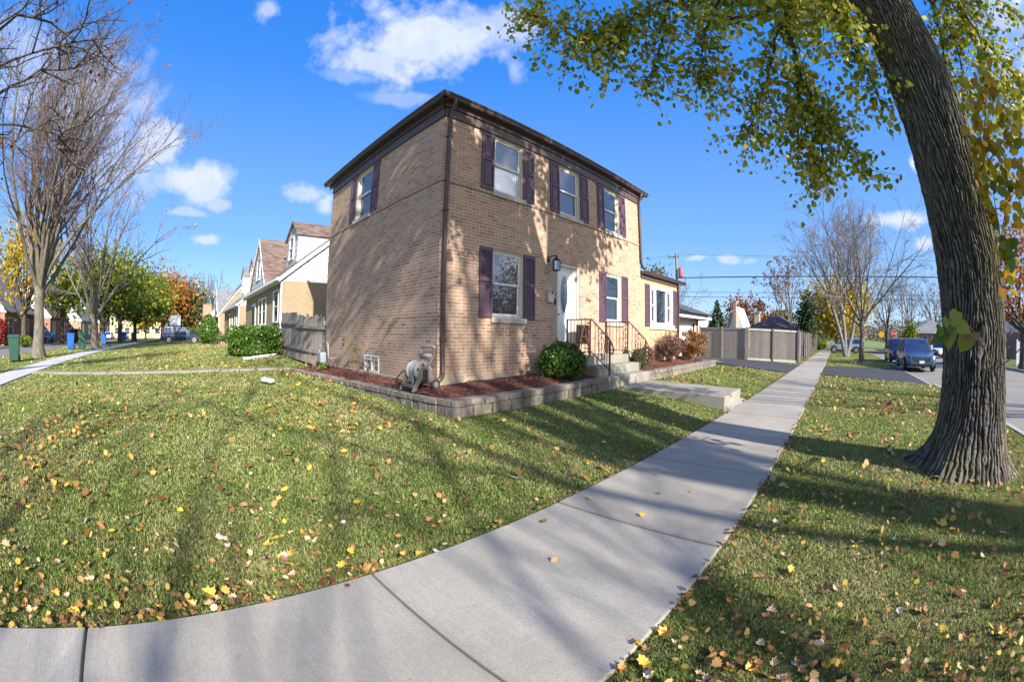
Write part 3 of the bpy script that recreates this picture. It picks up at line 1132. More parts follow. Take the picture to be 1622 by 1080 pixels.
def gutter(mb, fr, u0, u1, n0, z, w=.125, h=.125):
    """ogee gutter profile run along a wall"""
    prof = [(0, 0), (.55 * w, 0), (.72 * w, .25 * h), (.78 * w, .55 * h), (w, .72 * h), (w, h), (.9 * w, h), (.9 * w, .8 * h), (.1 * w, .8 * h), (0, h)]
    k = len(prof)
    V = [fpt(fr, u, n0 + a, z + b) for u in (u0, u1) for a, b in prof]
    F = [tuple(range(k))[::-1], tuple(range(k, 2 * k))] + [(i, (i + 1) % k, k + (i + 1) % k, k + i) for i in range(k)]
    mb.add(V, F)


mb = MB()
gutter(mb, FRONT, HX0 - .25, HX1 + .42, .122, 6.34)
gutter(mb, SIDE, HY0 - .245, HY1 + .42, .122, 6.34)
mb.build('gutter', BROWNM, house)
rx0, rx1, ry0, ry1, rz = HX0 - .14, HX1 + .36, HY0 - .14, HY1 + .36, 6.44
ym = (ry0 + ry1) / 2
mb = MB()
e = 3.1
mb.add([(rx0, ry0, rz), (rx1, ry0, rz), (rx1, ry1, rz), (rx0, ry1, rz), (rx0 + e, ym, rz + .95), (rx1 - e, ym, rz + .95)],
       [(0, 1, 5, 4), (1, 2, 5), (2, 3, 4, 5), (3, 0, 4), (3, 2, 1, 0)])
mb.build('roof', SHHIP, house)


def window(fr, h, parent, glass=None, low=None, sill=True, depth=0.085, trim=CREAM, frame_w=.055, stone=True):
    """double-hung window in an opening: frame with sashes > two panes and a sill"""
    a, b, c, d = h
    f = MB()
    w = frame_w
    n0, n1 = -depth - .02, -depth + .045
    fb(f, fr, a, a + w, n0, n1, c, d)
    fb(f, fr, b - w, b, n0, n1, c, d)
    fb(f, fr, a + w, b - w, n0, n1, d - w, d)
    fb(f, fr, a + w, b - w, n0, n1, c, c + w)
    fb(f, fr, a, a + .018, n1, -.012, c, d)
    fb(f, fr, b - .018, b, n1, -.012, c, d)
    fb(f, fr, a + .018, b - .018, n1, -.012, d - .018, d)
    frame = f.build('window', trim, parent, bevel=.004)
    zm = (c + d) / 2
    s = MB()
    t = .042
    for (z0, z1, o) in ((zm - .02, d - w, .006), (c + w, zm + .02, -.022)):
        i, k = a + w, b - w
        fb(s, fr, i, i + t, n0 + o, n0 + o + .04, z0, z1)
        fb(s, fr, k - t, k, n0 + o, n0 + o + .04, z0, z1)
        fb(s, fr, i + t, k - t, n0 + o, n0 + o + .04, z0, z0 + t)
        fb(s, fr, i + t, k - t, n0 + o, n0 + o + .04, z1 - t, z1)
    s.build('sash', OFFW, frame, bevel=.003)
    for (z0, z1, o, gl) in ((zm - .02, d - w, .006, glass or GLASS), (c + w, zm + .02, -.022, low or glass or GLASS)):
        p = MB()
        fb(p, fr, a + w + t - .004, b - w - t + .004, n0 + o + .014, n0 + o + .022, z0 + t - .004, z1 - t + .004)
        p.build('pane', gl, frame)
    if sill:
        q = MB()
        fb(q, fr, a - .03, b + .09, -depth - .02, .05, c - .105, c)
        q.build('sill', LIME if stone else OFFW, frame, bevel=.008)
    return frame


def shutter(fr, u0, u1, z0, z1, parent, louver, m=PLUM):
    mb = MB()
    n0, n1 = .003, .033
    t = .05
    fb(mb, fr, u0, u0 + t, n0, n1, z0, z1)
    fb(mb, fr, u1 - t, u1, n0, n1, z0, z1)
    zm = z0 + (z1 - z0) * .53
    for a, b in ((z0, z0 + .075), (z1 - .085, z1), (zm - .035, zm + .035)):
        fb(mb, fr, u0 + t, u1 - t, n0, n1 - .001, a, b)
    for a, b in ((z0 + .075, zm - .035), (zm + .035, z1 - .085)):
        if louver:
            z = a
            while z < b - .02:
                O, U, N = fr
                p = [fpt(fr, u0 + t, .024, z), fpt(fr, u1 - t, .024, z), fpt(fr, u1 - t, .008, z + .036), fpt(fr, u0 + t, .008, z + .036)]
                mb.quad(*p)
                mb.quad(fpt(fr, u0 + t, .024, z), fpt(fr, u1 - t, .024, z), fpt(fr, u1 - t, .006, z - .004), fpt(fr, u0 + t, .006, z - .004))
                z += .036
            fb(mb, fr, u0 + t, u1 - t, n0, .006, a, b)
        else:
            fb(mb, fr, u0 + t, u1 - t, n0, .014, a, b)
            fb(mb, fr, u0 + t + .035, u1 - t - .035, .014, .024, a + .035, b - .035)
    return mb.build('shutter', m, parent, bevel=.004)


for i, h in enumerate(W_UP):
    window(FRONT, h, house, GLASS, GLASSB if i == 0 else GLASS)
    shutter(FRONT, h[0] - .365, h[0] - .005, 4.61, 5.975, house, False)
    shutter(FRONT, h[1] + .02, h[1] + .385, 4.61, 5.975, house, False)
for h in W_LO:
    window(FRONT, h, house)
    shutter(FRONT, h[0] - .365, h[0] - .005, h[2], h[3], house, True)
    shutter(FRONT, h[1] + .012, h[1] + .375, h[2], h[3], house, True)
window(SIDE, S_WIN, house)
shutter(SIDE, 9.22, 9.585, 4.61, 5.975, house, False)
shutter(SIDE, 10.595, 10.95, 4.61, 5.975, house, False)
# basement window: white frame, glass blocks' grid
mb = MB()
a, b, c, d = B_WIN
for u0, u1, z0, z1 in ((a, a + .05, c, d), (b - .05, b, c, d), (a + .05, b - .05, c, c + .05), (a + .05, b - .05, d - .05, d), ((a + b) / 2 - .018, (a + b) / 2 + .018, c + .05, d - .05), (a + .05, b - .05, d - .12, d - .09)):
    fb(mb, SIDE, u0, u1, -.05, .012, z0, z1)
bw = mb.build('basement_window', OFFW, house, bevel=.004)
mb = MB()
fb(mb, SIDE, a + .05, b - .05, -.04, -.03, c + .05, d - .05)
mb.build('pane', glass_mat('grey_basement_glass', (.10, .12, .15), 0.06, refl=0.35), bw)

# front door
mb = MB()
a, b, c, d = DOOR
fb(mb, FRONT, a, a + .055, -.11, -.01, c, d)
fb(mb, FRONT, b - .075, b, -.11, -.01, c, d)
fb(mb, FRONT, a + .055, b - .075, -.11, -.01, d - .07, d)
fb(mb, FRONT, a + .055, b - .075, -.11, .0, c, c + .035)
fb(mb, FRONT, b - .24, b - .075, -.11, -.055, c + .035, d - .07)
mb.build('door_frame', CREAM, house, bevel=.004)
mb = MB()
fb(mb, FRONT, a + .055, b - .24, -.125, -.085, c + .035, d - .07)
dz0, dz1 = c + .035, d - .07
uc, zc = (a + .055 + b - .24) / 2, 2.56
N_ = 40
ring = []
for (rw, rh, n) in ((.195, .515, -.085), (.185, .505, -.070), (.155, .472, -.070), (.15, .465, -.083)):
    ring.append([fpt(FRONT, uc + rw * math.cos(t * 2 * math.pi / N_), n, zc + rh * math.sin(t * 2 * math.pi / N_)) for t in range(N_)])
V = [p for r in ring for p in r]
mb.add(V, [(i * N_ + t, i * N_ + (t + 1) % N_, (i + 1) * N_ + (t + 1) % N_, (i + 1) * N_ + t) for i in range(3) for t in range(N_)])
for z0, z1 in ((dz0 + .1, dz0 + .62),):
    fb(mb, FRONT, a + .13, b - .315, -.085, -.079, z0, z1)
    fb(mb, FRONT, a + .16, b - .345, -.079, -.074, z0 + .03, z1 - .03)
door = mb.build('door', WHITE, house, bevel=.0)
mb = MB()
mb.add([fpt(FRONT, uc + .152 * math.cos(t * 2 * math.pi / N_), -.080, zc + .468 * math.sin(t * 2 * math.pi / N_)) for t in range(N_)], [tuple(range(N_))])
mb.build('oval_glass', LEADED, door)
mb = MB()
rg = []
for t in range(N_):
    q = t * 2 * math.pi / N_
    rg.append(fpt(FRONT, uc + .152 * math.cos(q), -.077, zc + .468 * math.sin(q)))
mb.tube(rg + [rg[0]], .006, 5)
for pts in ([(-.1, .3), (-.03, .2), (0, .05), (.03, .2), (.1, .3)], [(0, .05), (0, -.30)], [(-.1, -.33), (0, -.22), (.1, -.33)], [(-.11, .22), (0, .33), (.11, .22)], [(-.07, -.05), (0, -.16), (.07, -.05), (0, .06), (-.07, -.05)]):
    mb.tube([fpt(FRONT, uc + p, -.077, zc + q) for p, q in pts], .0045, 4)
mb.build('leading', STEEL, door)
mb = MB()
mb.lathe([(.0, -.0), (.03, .0), (.03, .012), (.012, .018), (.012, .045), (.028, .055), (.028, .075), (0, .085)], (0, 0, 0), 14, 'y')
V = np.concatenate(mb.v)
mb.v = [V * np.array([1, -1, 1]) + np.array([a + .12, HY0 + .085, 2.05])]
mb.build('handle', STEEL, door, True)

# wall lamp, mailbox, bell, house number
mb = MB()
mb.lathe([(.0, 0), (.055, 0), (.06, .02), (.03, .035), (0, .035)], (0, 0, 0), 14, 'y')
V = np.concatenate(mb.v) * np.array([1, -1, 1.6]) + np.array([7.60, HY0, 3.36])
mb.v = [V]
lc = (7.68, HY0 - .2)
mb.tube([(7.60, HY0 - .03, 3.36), (7.62, HY0 - .10, 3.42), (7.66, HY0 - .17, 3.43), (lc[0], lc[1], 3.40)], .012, 6)
mb.lathe([(.02, 3.44), (.03, 3.42), (.02, 3.39), (.045, 3.37), (.10, 3.315), (.105, 3.30), (.09, 3.30)], (lc[0], lc[1], 0), 6)
mb.lathe([(.085, 3.085), (.09, 3.07), (.05, 3.05), (0, 3.045)], (lc[0], lc[1], 0), 6)
for k in range(6):
    q = k * math.pi / 3
    mb.bar((lc[0] + .085 * math.cos(q), lc[1] + .085 * math.sin(q), 3.08), (lc[0] + .092 * math.cos(q), lc[1] + .092 * math.sin(q), 3.305), .012)
wl = mb.build('wall_lamp', BLACKM, house)
mb = MB()
mb.lathe([(.074, 3.085), (.078, 3.30)], (lc[0], lc[1], 0), 6)
mb.build('lamp_glass', glass_mat('lamp_glass', (.32, .31, .30), .08, refl=.25), wl)
mb = MB()
fb(mb, FRONT, 7.545, 7.735, .004, .085, 2.31, 2.57)
fb(mb, FRONT, 7.535, 7.745, .003, .11, 2.572, 2.592)
bx = mb.build('mailbox', plain('grey_metal_mailbox', (.55, .54, .52), (.47, .46, .44), 6, .45), house, bevel=.012)
mb = MB()
mb.tube([(7.74, HY0 - .09, 2.62), (7.72, HY0 - .1, 2.60), (7.69, HY0 - .1, 2.585), (7.665, HY0 - .095, 2.55), (7.66, HY0 - .09, 2.51)], .014, 5)
mb.build('emblem', BLACKM, bx)
mb = MB()
fb(mb, FRONT, 7.825, 7.885, .002, .03, 2.28, 2.42)
mb.build('door_bell', BLACKM, house, bevel=.01)


def digits(txt, x, y, z, h, m, name, parent, slope=0.0):
    """figures as bent iron strokes"""
    SEG = {'5': [[(.55, 1), (.05, 1), (.0, .55), (.35, .62), (.58, .4), (.5, .1), (.2, 0), (0, .1)]],
           '0': [[(.3, 1), (.06, .8), (0, .5), (.06, .2), (.3, 0), (.54, .2), (.6, .5), (.54, .8), (.3, 1)]],
           '9': [[(.55, .65), (.35, .45), (.08, .55), (.03, .8), (.25, 1), (.5, .9), (.57, .6), (.45, .2), (.2, 0)]]}
    mb = MB()
    for ch in txt:
        for st in SEG[ch]:
            mb.tube([(x + a * h * .8, y, z + b * h) for a, b in st], h * .085, 5)
        x += h * .72
        z += slope
    return mb.build(name, m, parent)


digits('509', 9.20, HY0 - .008, 2.46, .10, IRON, 'house_number', house, slope=-.028)

# downspouts
DSP = [(HX0 + .09, HY0 - .055), (HX1 - .02, HY0 - .055)]
mb = MB()
x, y = DSP[0]
mb.tube([(x, y - .14, 6.37), (x, y - .12, 6.26), (x, y - .02, 6.1), (x, y, 6.0), (x, y, 3.4), (x, y, 1.05), (x, y, .86), (x - .02, y - .03, .78), (x - .12, y - .12, .72), (x - .24, y - .17, .69)], .043, 10)
for z in (5.5, 3.9, 1.4):
    mb.box(x - .05, x + .05, y - .05, y + .05, z, z + .03)
mb.build('downspout', BROWNM, house, True)
mb = MB()
x, y = DSP[1]
mb.tube([(x, y - .12, 6.37), (x, y - .1, 6.26), (x, y, 6.05), (x, y, 5.5), (x, y, 4.1), (x + .01, y, 3.95), (x + .1, y, 3.82), (x + .24, y - .02, 3.78)], .043, 10)
mb.build('downspout', BROWNM, house, True)

# one-storey wing
WX1, WZT = 15.66, 3.48
WING = (np.array([0, HY0 + .012, 0.]), np.array([1., 0, 0]), np.array([0, -1., 0]))
WW = (13.09, 15.13, 1.95, 3.30)
mb = MB()
wall(mb, WING, HX1 + .001, WX1, HZ0, WZT, [WW])
mb.quad((WX1, HY0 + .012, HZ0), (WX1, HY1 - 1, HZ0), (WX1, HY1 - 1, WZT), (WX1, HY0 + .012, WZT))
mb.build('wing_wall', WINGBRICK, house, fixn=False)
mb = MB()
fb(mb, WING, HX1 + .06, WX1 + .03, .0, .035, 3.46, 3.60)
mb.box(WX1 + .001, WX1 + .03, HY0 + .012, HY1 - 1, 3.46, 3.60)
mb.build('wing_fascia', FASCIA, house, bevel=.004)
mb = MB()
gutter(mb, WING, HX1 + .10, WX1 + .58, .06, 3.60, .13, .12)
mb.build('wing_gutter', BROWNM, house)
mb = MB()
mb.add([(HX1 + .01, HY0 - .06, 3.70), (WX1 + .56, HY0 - .06, 3.70), (WX1 + .56, HY1 - 1, 3.70), (HX1 + .01, HY1 - 1, 3.70), (HX1 + .01, HY0 + 2.6, 4.15), (WX1 - 1.5, HY0 + 2.6, 4.15),
        (HX1 + .01, HY0 - .06, 3.615), (WX1 + .56, HY0 - .06, 3.615), (WX1 + .56, HY1 - 1, 3.615), (HX1 + .01, HY1 - 1, 3.615)],
       [(0, 1, 5, 4), (1, 2, 5), (2, 3, 4, 5), (3, 0, 4), (6, 7, 1, 0), (7, 8, 2, 1), (9, 8, 7, 6)])
mb.build('wing_roof', SHBROWN, house)
# picture window with two narrow flankers
a, b, c, d = WW
f = MB()
for u0, u1, z0, z1 in ((a, a + .11, c, d), (b - .11, b, c, d), (a + .11, b - .11, d - .11, d), (a + .11, b - .11, c, c + .07)):
    fb(f, WING, u0, u1, -.09, .015, z0, z1)
i0, i1 = a + .11, b - .11
m1, m2 = i0 + .42, i1 - .42
for u in (m1, m2):
    fb(f, WING, u - .05, u + .05, -.09, -.02, c + .07, d - .11)
for u0, u1 in ((i0, m1 - .05), (m2 + .05, i1)):
    fb(f, WING, u0, u0 + .05, -.085, -.035, c + .07, d - .11)
    fb(f, WING, u1 - .05, u1, -.085, -.035, c + .07, d - .11)
    fb(f, WING, u0 + .05, u1 - .05, -.085, -.035, 2.58, 2.63)
    fb(f, WING, u0 + .05, u1 - .05, -.085, -.035, c + .07, c + .12)
    fb(f, WING, u0 + .05, u1 - .05, -.085, -.035, d - .16, d - .11)
wf = f.build('picture_window', OFFW, house, bevel=.004)
for u0, u1, gl in ((i0 + .04, m1 - .09, GLASS), (m1 + .05, m2 - .05, GLASS), (m2 + .09, i1 - .04, GLASS)):
    p = MB()
    fb(p, WING, u0, u1, -.078, -.07, c + .07, d - .11)
    p.build('pane', gl, wf)
q = MB()
fb(q, WING, a - .04, b + .1, -.09, .06, c - .17, c)
q.build('sill', OFFW, wf, bevel=.008)
shutter(WING, 12.71, 13.07, 1.87, 3.31, house, True)
shutter(WING, 15.19, 15.56, 1.87, 3.31, house, True)
mb = MB()
x, y = WX1 - .04, HY0 - .05
mb.tube([(x, y - .06, 3.62), (x, y, 3.5), (x, y, 2.0), (x, y, .72), (x + .06, y - .04, .62), (x + .5, y - .45, .60), (x + 1.25, y - 1.12, .58), (x + 1.5, y - 1.4, .50), (x + 1.54, y - 1.46, .42)], .042, 10)
mb.build('downspout', BROWNM, house, True)

# ------------------------------------------------------------------ porch steps and railings
PX0, PX1 = 8.2, 10.25
steps = thing('porch_steps', 'concrete porch steps climbing to the white front door', 'steps', (PX0, 5.0, 0))
mb = MB()
prof = [(6.405, 1.04), (5.64, 1.04), (5.645, .835), (5.29, .825), (5.295, .61), (4.96, .60), (4.965, .10), (6.405, .10)]
mb.prism(prof, 'x', PX0, PX1)
mb.build('stair', CONC2, steps, bevel=.014)
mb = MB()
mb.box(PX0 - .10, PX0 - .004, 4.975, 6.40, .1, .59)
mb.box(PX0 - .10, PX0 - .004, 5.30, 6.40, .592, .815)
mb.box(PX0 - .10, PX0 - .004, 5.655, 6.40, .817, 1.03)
mb.build('cheek_wall', plain('shaded_side_concrete', (.22, .20, .15), (.28, .26, .20), 6, .9, .3), steps, bevel=.01)  # darker concrete tone paints the side's shade into its colour


def railing(name, label, x, flip):
    r = thing(name, label, 'railing', (x, 5.05, .6))
    top = lambda y: 1.92 if y > 5.62 else 1.92 - (5.62 - y) * .93
    bot = lambda y: 1.13 if y > 5.62 else 1.13 - (5.62 - y) * .76
    mb = MB()
    mb.tube([(x, 6.38, 1.92), (x, 5.62, 1.92), (x, 5.12, top(5.12)), (x, 5.03, top(5.03) - .06), (x, 4.99, top(5.0) - .14), (x, 5.03, top(5.0) - .24), (x, 5.08, top(5.0) - .21)], .017, 6)
    mb.build('handrail', IRON, r)
    mb = MB()
    mb.bar((x, 6.38, 1.13), (x, 5.62, 1.13), .02)
    mb.bar((x, 5.62, 1.13), (x, 5.10, bot(5.10)), .02)
    mb.build('bottom_rail', IRON, r)
    for y, zb in ((6.36, 1.04), (5.66, 1.04), (5.10, .6)):
        mb = MB()
        mb.bar((x, y, zb), (x, y, top(y) if y > 5.2 else top(y)), .032)
        mb.build('post', IRON, r)
    for y in (6.25, 6.14, 6.03, 5.92, 5.81, 5.52, 5.42, 5.24, 5.18):
        mb = MB()
        mb.bar((x, y, bot(y)), (x, y, top(y)), .013)
        mb.build('baluster', IRON, r)
    for y in (5.73, 5.33):
        mb = MB()
        zm = (top(y) + bot(y)) / 2
        mb.bar((x, y, bot(y)), (x, y, top(y)), .011)
        for s in (-1, 1):
            mb.tube([(x, y, zm + .24), (x, y + s * .045, zm + .15), (x, y + s * .075, zm), (x, y + s * .045, zm - .15), (x, y, zm - .24)], .007, 5)
            for q in (1, -1):
                sp = [(x, y + s * (.015 + .045 * (1 - t / 9) * abs(math.cos(t * .7))), zm + q * (.27 + .035 * math.sin(t * .7) + .008 * t)) for t in range(9)]
                mb.tube(sp, .006, 4)
            mb.tube([(x, y, zm - .08), (x, y + s * .035, zm - .04), (x, y + s * .02, zm + .03), (x, y, zm + .08)], .006, 4)
        mb.build('scroll', IRON, r)
    return r


railing('stair_railing', 'wrought iron railing on the left side of the porch steps, nearest the round bush', PX0 + .10, 1)
railing('stair_railing', 'wrought iron railing on the right side of the porch steps, towards the wing', PX1 - .10, 1)
# wooden lantern hanging at the porch
lan = thing('porch_lantern', 'black boxed wooden lantern with an A-shaped frame standing before the front door', 'lantern', (8.62, 6.1, 1.04))
mb = MB()
mb.box(8.42, 8.82, 6.12, 6.16, 1.33, 1.78)
mb.build('back_panel', BLACKM, lan)
mb = MB()
for x0 in (8.823,):
    mb.box(x0, x0 + .03, 6.07, 6.162, 1.31, 1.80)
mb.box(8.42, 8.822, 6.08, 6.162, 1.785, 1.80)
mb.box(8.42, 8.822, 6.08, 6.162, 1.31, 1.328)
mb.build_each('frame', WOODBR, lan)
mb = MB()
mb.bar((8.46, 6.08, 1.34), (8.61, 6.08, 1.76), .028)
mb.bar((8.78, 6.08, 1.34), (8.63, 6.08, 1.76), .028)
mb.bar((8.52, 6.075, 1.50), (8.72, 6.075, 1.50), .022)
mb.build_each('a_frame_bar', WOODBR, lan)
mb = MB()
for x0 in (8.40, 8.84):
    mb.bar((x0, 6.07, 1.045), (x0, 6.07, 1.31), .022)
mb.build_each('leg', WOODBR, lan)

# entry walk slab
slab = MB()
slab.add([(8.72, 2.42, .0), (10.1, 2.40, .0), (10.22, 4.94, .05), (8.62, 4.94, .05), (8.72, 2.42, .285), (10.1, 2.40, .32), (10.22, 4.94, .375), (8.62, 4.94, .355)],
         [(3, 2, 1, 0), (4, 5, 6, 7), (0, 1, 5, 4), (1, 2, 6, 5), (2, 3, 7, 6), (3, 0, 4, 7)])
tag(slab.build('entry_walk', CONC2, bevel=.015), kind='structure')
mb = MB()
mb.add([(8.8, 2.285, -.1), (10.3, 2.30, -.1), (10.2, 2.399, -.1), (8.75, 2.418, -.1), (8.8, 2.285, .03), (10.3, 2.30, .03), (10.2, 2.399, .09), (8.75, 2.418, .09)],
       [(3, 2, 1, 0), (4, 5, 6, 7), (0, 1, 5, 4), (1, 2, 6, 5), (2, 3, 7, 6), (3, 0, 4, 7)])
tag(mb.build('walk_landing', CONC2), kind='structure')


# ------------------------------------------------------------------ block walls round the planting beds
def block_wall(parent, pts, z_top, z_bot, width=.24, depth_in=1):
    """two courses of split-face block along a path; cap and lower course are separate parts"""
    rng = random.Random(int(pts[0][0] * 100))
    cap, low = MB(), MB()
    for (xa, ya), (xb, yb), (ta, tb), (ba, bb) in zip(pts[:-1], pts[1:], zip(z_top[:-1], z_top[1:]), zip(z_bot[:-1], z_bot[1:])):
        L = math.hypot(xb - xa, yb - ya)
        d = np.array([(xb - xa) / L, (yb - ya) / L])
        nrm = np.array([d[1], -d[0]]) * depth_in
        for mbx, which in ((cap, 0), (low, 1)):
            s = 0.0 if not which else -.1
            while s < L - .02:
                w = rng.uniform(.27, .36) if not which else rng.uniform(.16, .3)
                e = min(s + w, L)
                s0 = max(s, 0)
                if e - s0 < .03:
                    s = e
                    continue
                ja, jb = s0 / L, e / L
                out = rng.uniform(-.012, .016) + (.012 if not which else 0)
                V = []
                for lev in (0, 1):
                    for q, off in ((ja, 0.0), (jb, 0.0), (jb, width), (ja, width)):
                        t = ta + (tb - ta) * q
                        b0 = ba + (bb - ba) * q
                        sp = max(t - .105, b0 + .0)
                        z = (t if lev else sp + .002) if not which else (sp - .002 if lev else min(b0, sp) - .15)
                        gap = .006
                        qq = (s0 + gap) / L if q == ja else (e - gap) / L
                        p = np.array([xa, ya]) + d * L * qq + nrm * (-(out if off == 0 else 0) + off)
                        V.append((p[0], p[1], z + (rng.uniform(-.008, .008) if lev and not which else 0)))
                mbx.add(V, [(3, 2, 1, 0), (4, 5, 6, 7), (0, 1, 5, 4), (1, 2, 6, 5), (2, 3, 7, 6), (3, 0, 4, 7)])
                s = e
    cap.build('cap_course', BLOCK, parent, bevel=.014)
    low.build('block_course', BLOCK, parent, bevel=.016)


rw = thing('retaining_wall', 'low grey block wall turning the corner of the mulch bed by the hose reel', 'garden wall', (3.83, 5.10, .2))
lx = [3.36, 3.42, 3.48, 3.55, 3.62, 3.69, 3.76, 3.83]
ly = [13.05, 11.9, 10.8, 9.65, 8.5, 7.35, 6.2, 5.08]
zt = [.455, .46, .47, .478, .483, .487, .49, .50]
block_wall(rw, list(zip(lx, ly)), zt, [float(g(x, y)) - .03 for x, y in zip(lx, ly)], depth_in=-1)
fx_ = [3.83, 4.7, 5.6, 6.5, 7.4, 8.098]
fy_ = [5.08, 5.05, 5.02, 5.0, 4.98, 4.97]
ztf = [.50, .515, .53, .55, .57, .585]
block_wall(rw, list(zip(fx_, fy_)), ztf, [float(g(x, y)) - .03 for x, y in zip(fx_, fy_)], depth_in=-1)
rw2 = thing('retaining_wall', 'low grey block wall right of the porch steps holding the hydrangea bed', 'garden wall', (10.27, 5.0, .3))
rx_ = [10.26, 11.5, 12.8, 14.2, 15.6, 17.0]
ry_ = [5.0, 5.03, 5.06, 5.1, 5.14, 5.18]
block_wall(rw2, list(zip(rx_, ry_)), [.59, .595, .60, .605, .61, .61], [float(g(x, y)) - .03 for x, y in zip(rx_, ry_)], depth_in=-1)
block_wall(rw2, [(17.0, 5.18), (17.05, 5.9), (17.08, 6.6)], [.61, .60, .58], [.38, .38, .38], depth_in=-1)


def bed(name, xs, ys, zf, keep):
    o = grid(name, xs, ys, zf, MULCH, keep, kind='structure')
    return o


def bedz(x, y):
    front = np.interp(x, [3.8, 8.1, 10.2, 17], [.47, .56, .57, .57])
    k = sm(5.6, 6.8, y) * (x < 4.6)
    z = (front - .015) * (1 - k) + k * (.445 + .12 * sm(3.6, 4.4, x)) + .11 * sm(5.0, 6.4, y) * (1 - k)
    return z + (vnoise(x * 22, y * 22, 8) - .5) * .014 + (vnoise(x * 5, y * 5, 9) - .5) * .03


bed('mulch_bed', np.arange(3.40, 8.14, .06), np.arange(5.14, 13.1, .06), bedz,
    lambda x, y: ((x > np.interp(y, [5.1, 13], [3.86, 3.44])) & (x < 4.46) & (y < 13)) | ((x > 3.86) & (x < 8.12) & (y < 6.43) & (y > 5.14)))
bed('wing_bed', np.arange(10.24, 17.05, .07), np.arange(5.08, 7.2, .07), bedz, lambda x, y: (y > np.interp(x, [10, 17], [5.1, 5.26])) & ((y < 6.44) | (x > 15.68)))


def chips(name, n, sampler, m, size, seed, kind='stuff', flat=.5, parent=None):
    r = np.random.default_rng(seed)
    x, y, z = sampler(r, n)
    n = len(x)
    a = r.random(n) * 6.283
    L = size * (.5 + r.random(n))
    w = L * (.25 + .3 * r.random(n))
    ti = (r.random((n, 2)) - .5) * flat
    c = np.stack([x, y, z], 1)
    d = np.stack([np.cos(a), np.sin(a), ti[:, 0]], 1)
    e = np.stack([-np.sin(a), np.cos(a), ti[:, 1]], 1)
    V = np.stack([c - d * L[:, None] - e * w[:, None], c + d * L[:, None] - e * w[:, None], c + d * L[:, None] + e * w[:, None], c - d * L[:, None] + e * w[:, None]], 1).reshape(-1, 3)
    F = np.arange(4 * n).reshape(-1, 4)
    return tag(arr_mesh(name, V, F, m, parent), kind=kind)


def bed_sample(r, n):
    x = 3.45 + r.random(n) * 4.7
    y = 5.1 + r.random(n) * 7.9
    k = ((x > np.interp(y, [5.1, 13], [3.9, 3.48])) & (x < 4.40) & (y > 5.3)) | ((x > 3.95) & (y < 6.38) & (y > 5.3) & (x < 8.08))
    x, y = x[k], y[k]
    return x, y, bedz(x, y) + .012


def bed_sample2(r, n):
    x = 10.3 + r.random(n) * 6.6
    y = 5.3 + r.random(n) * 1.6
    k = (y < 6.38) | (x > 15.75)
    x, y = x[k], y[k]
    return x, y, bedz(x, y) + .012


chips('mulch_chips', 60000, bed_sample, MULCHCHIP, .019, 4, flat=.35)
chips('mulch_chips', 12000, bed_sample2, MULCHCHIP, .02, 5, flat=.35)


# ------------------------------------------------------------------ trees
def batch_tubes(P, R, sides):
    """many tapering tubes at once: P (n,k,3), R (n,k) -> vertices, quads"""
    n, k, _ = P.shape
    T = np.gradient(P, axis=1)
    T /= np.linalg.norm(T, axis=2, keepdims=True) + 1e-12
    a = np.where(np.abs(T[:, :1, 2:3]) < .9, np.array([0, 0, 1.0]), np.array([1.0, 0, 0]))
    x = np.cross(np.broadcast_to(a, T.shape), T)
    x /= np.linalg.norm(x, axis=2, keepdims=True) + 1e-12
    y = np.cross(T, x)
    th = np.arange(sides) * 2 * math.pi / sides
    V = P[:, :, None] + R[:, :, None, None] * (np.cos(th)[:, None] * x[:, :, None] + np.sin(th)[:, None] * y[:, :, None])
    idx = np.arange(n * k * sides).reshape(n, k, sides)
    nx = np.roll(idx, -1, axis=2)
    F = np.stack([idx[:, :-1], nx[:, :-1], nx[:, 1:], idx[:, 1:]], -1).reshape(-1, 4)
    return V.reshape(-1, 3), F


def tubes_mesh(name, groups, m, parent=None, smooth=True):
    """groups: list of (P, R, sides)"""
    Vs, Fs, o = [], [], 0
    for P, R, sd in groups:
        V, F = batch_tubes(np.asarray(P, float), np.asarray(R, float), sd)
        Vs.append(V)
        Fs.append(F + o)
        o += len(V)
    return arr_mesh(name, np.concatenate(Vs), np.concatenate(Fs), m, parent, smooth)


def unit(v):
    return v / (np.linalg.norm(v) + 1e-12)


def turn(d, ang, rng):
    a = unit(np.cross(d, rng.normal(size=3)))
    return unit(d * math.cos(ang) + a * math.sin(ang))


def limb(p, d, L, r0, r1, rng, k=6, wob=.12, up=.0):
    pts = [np.array(p, float)]
    d = unit(np.array(d, float))
    for i in range(k - 1):
        d = unit(d + rng.normal(size=3) * wob + np.array([0, 0, up]))
        pts.append(pts[-1] + d * L / (k - 1))
    return np.array(pts), np.linspace(r0, r1, k), d


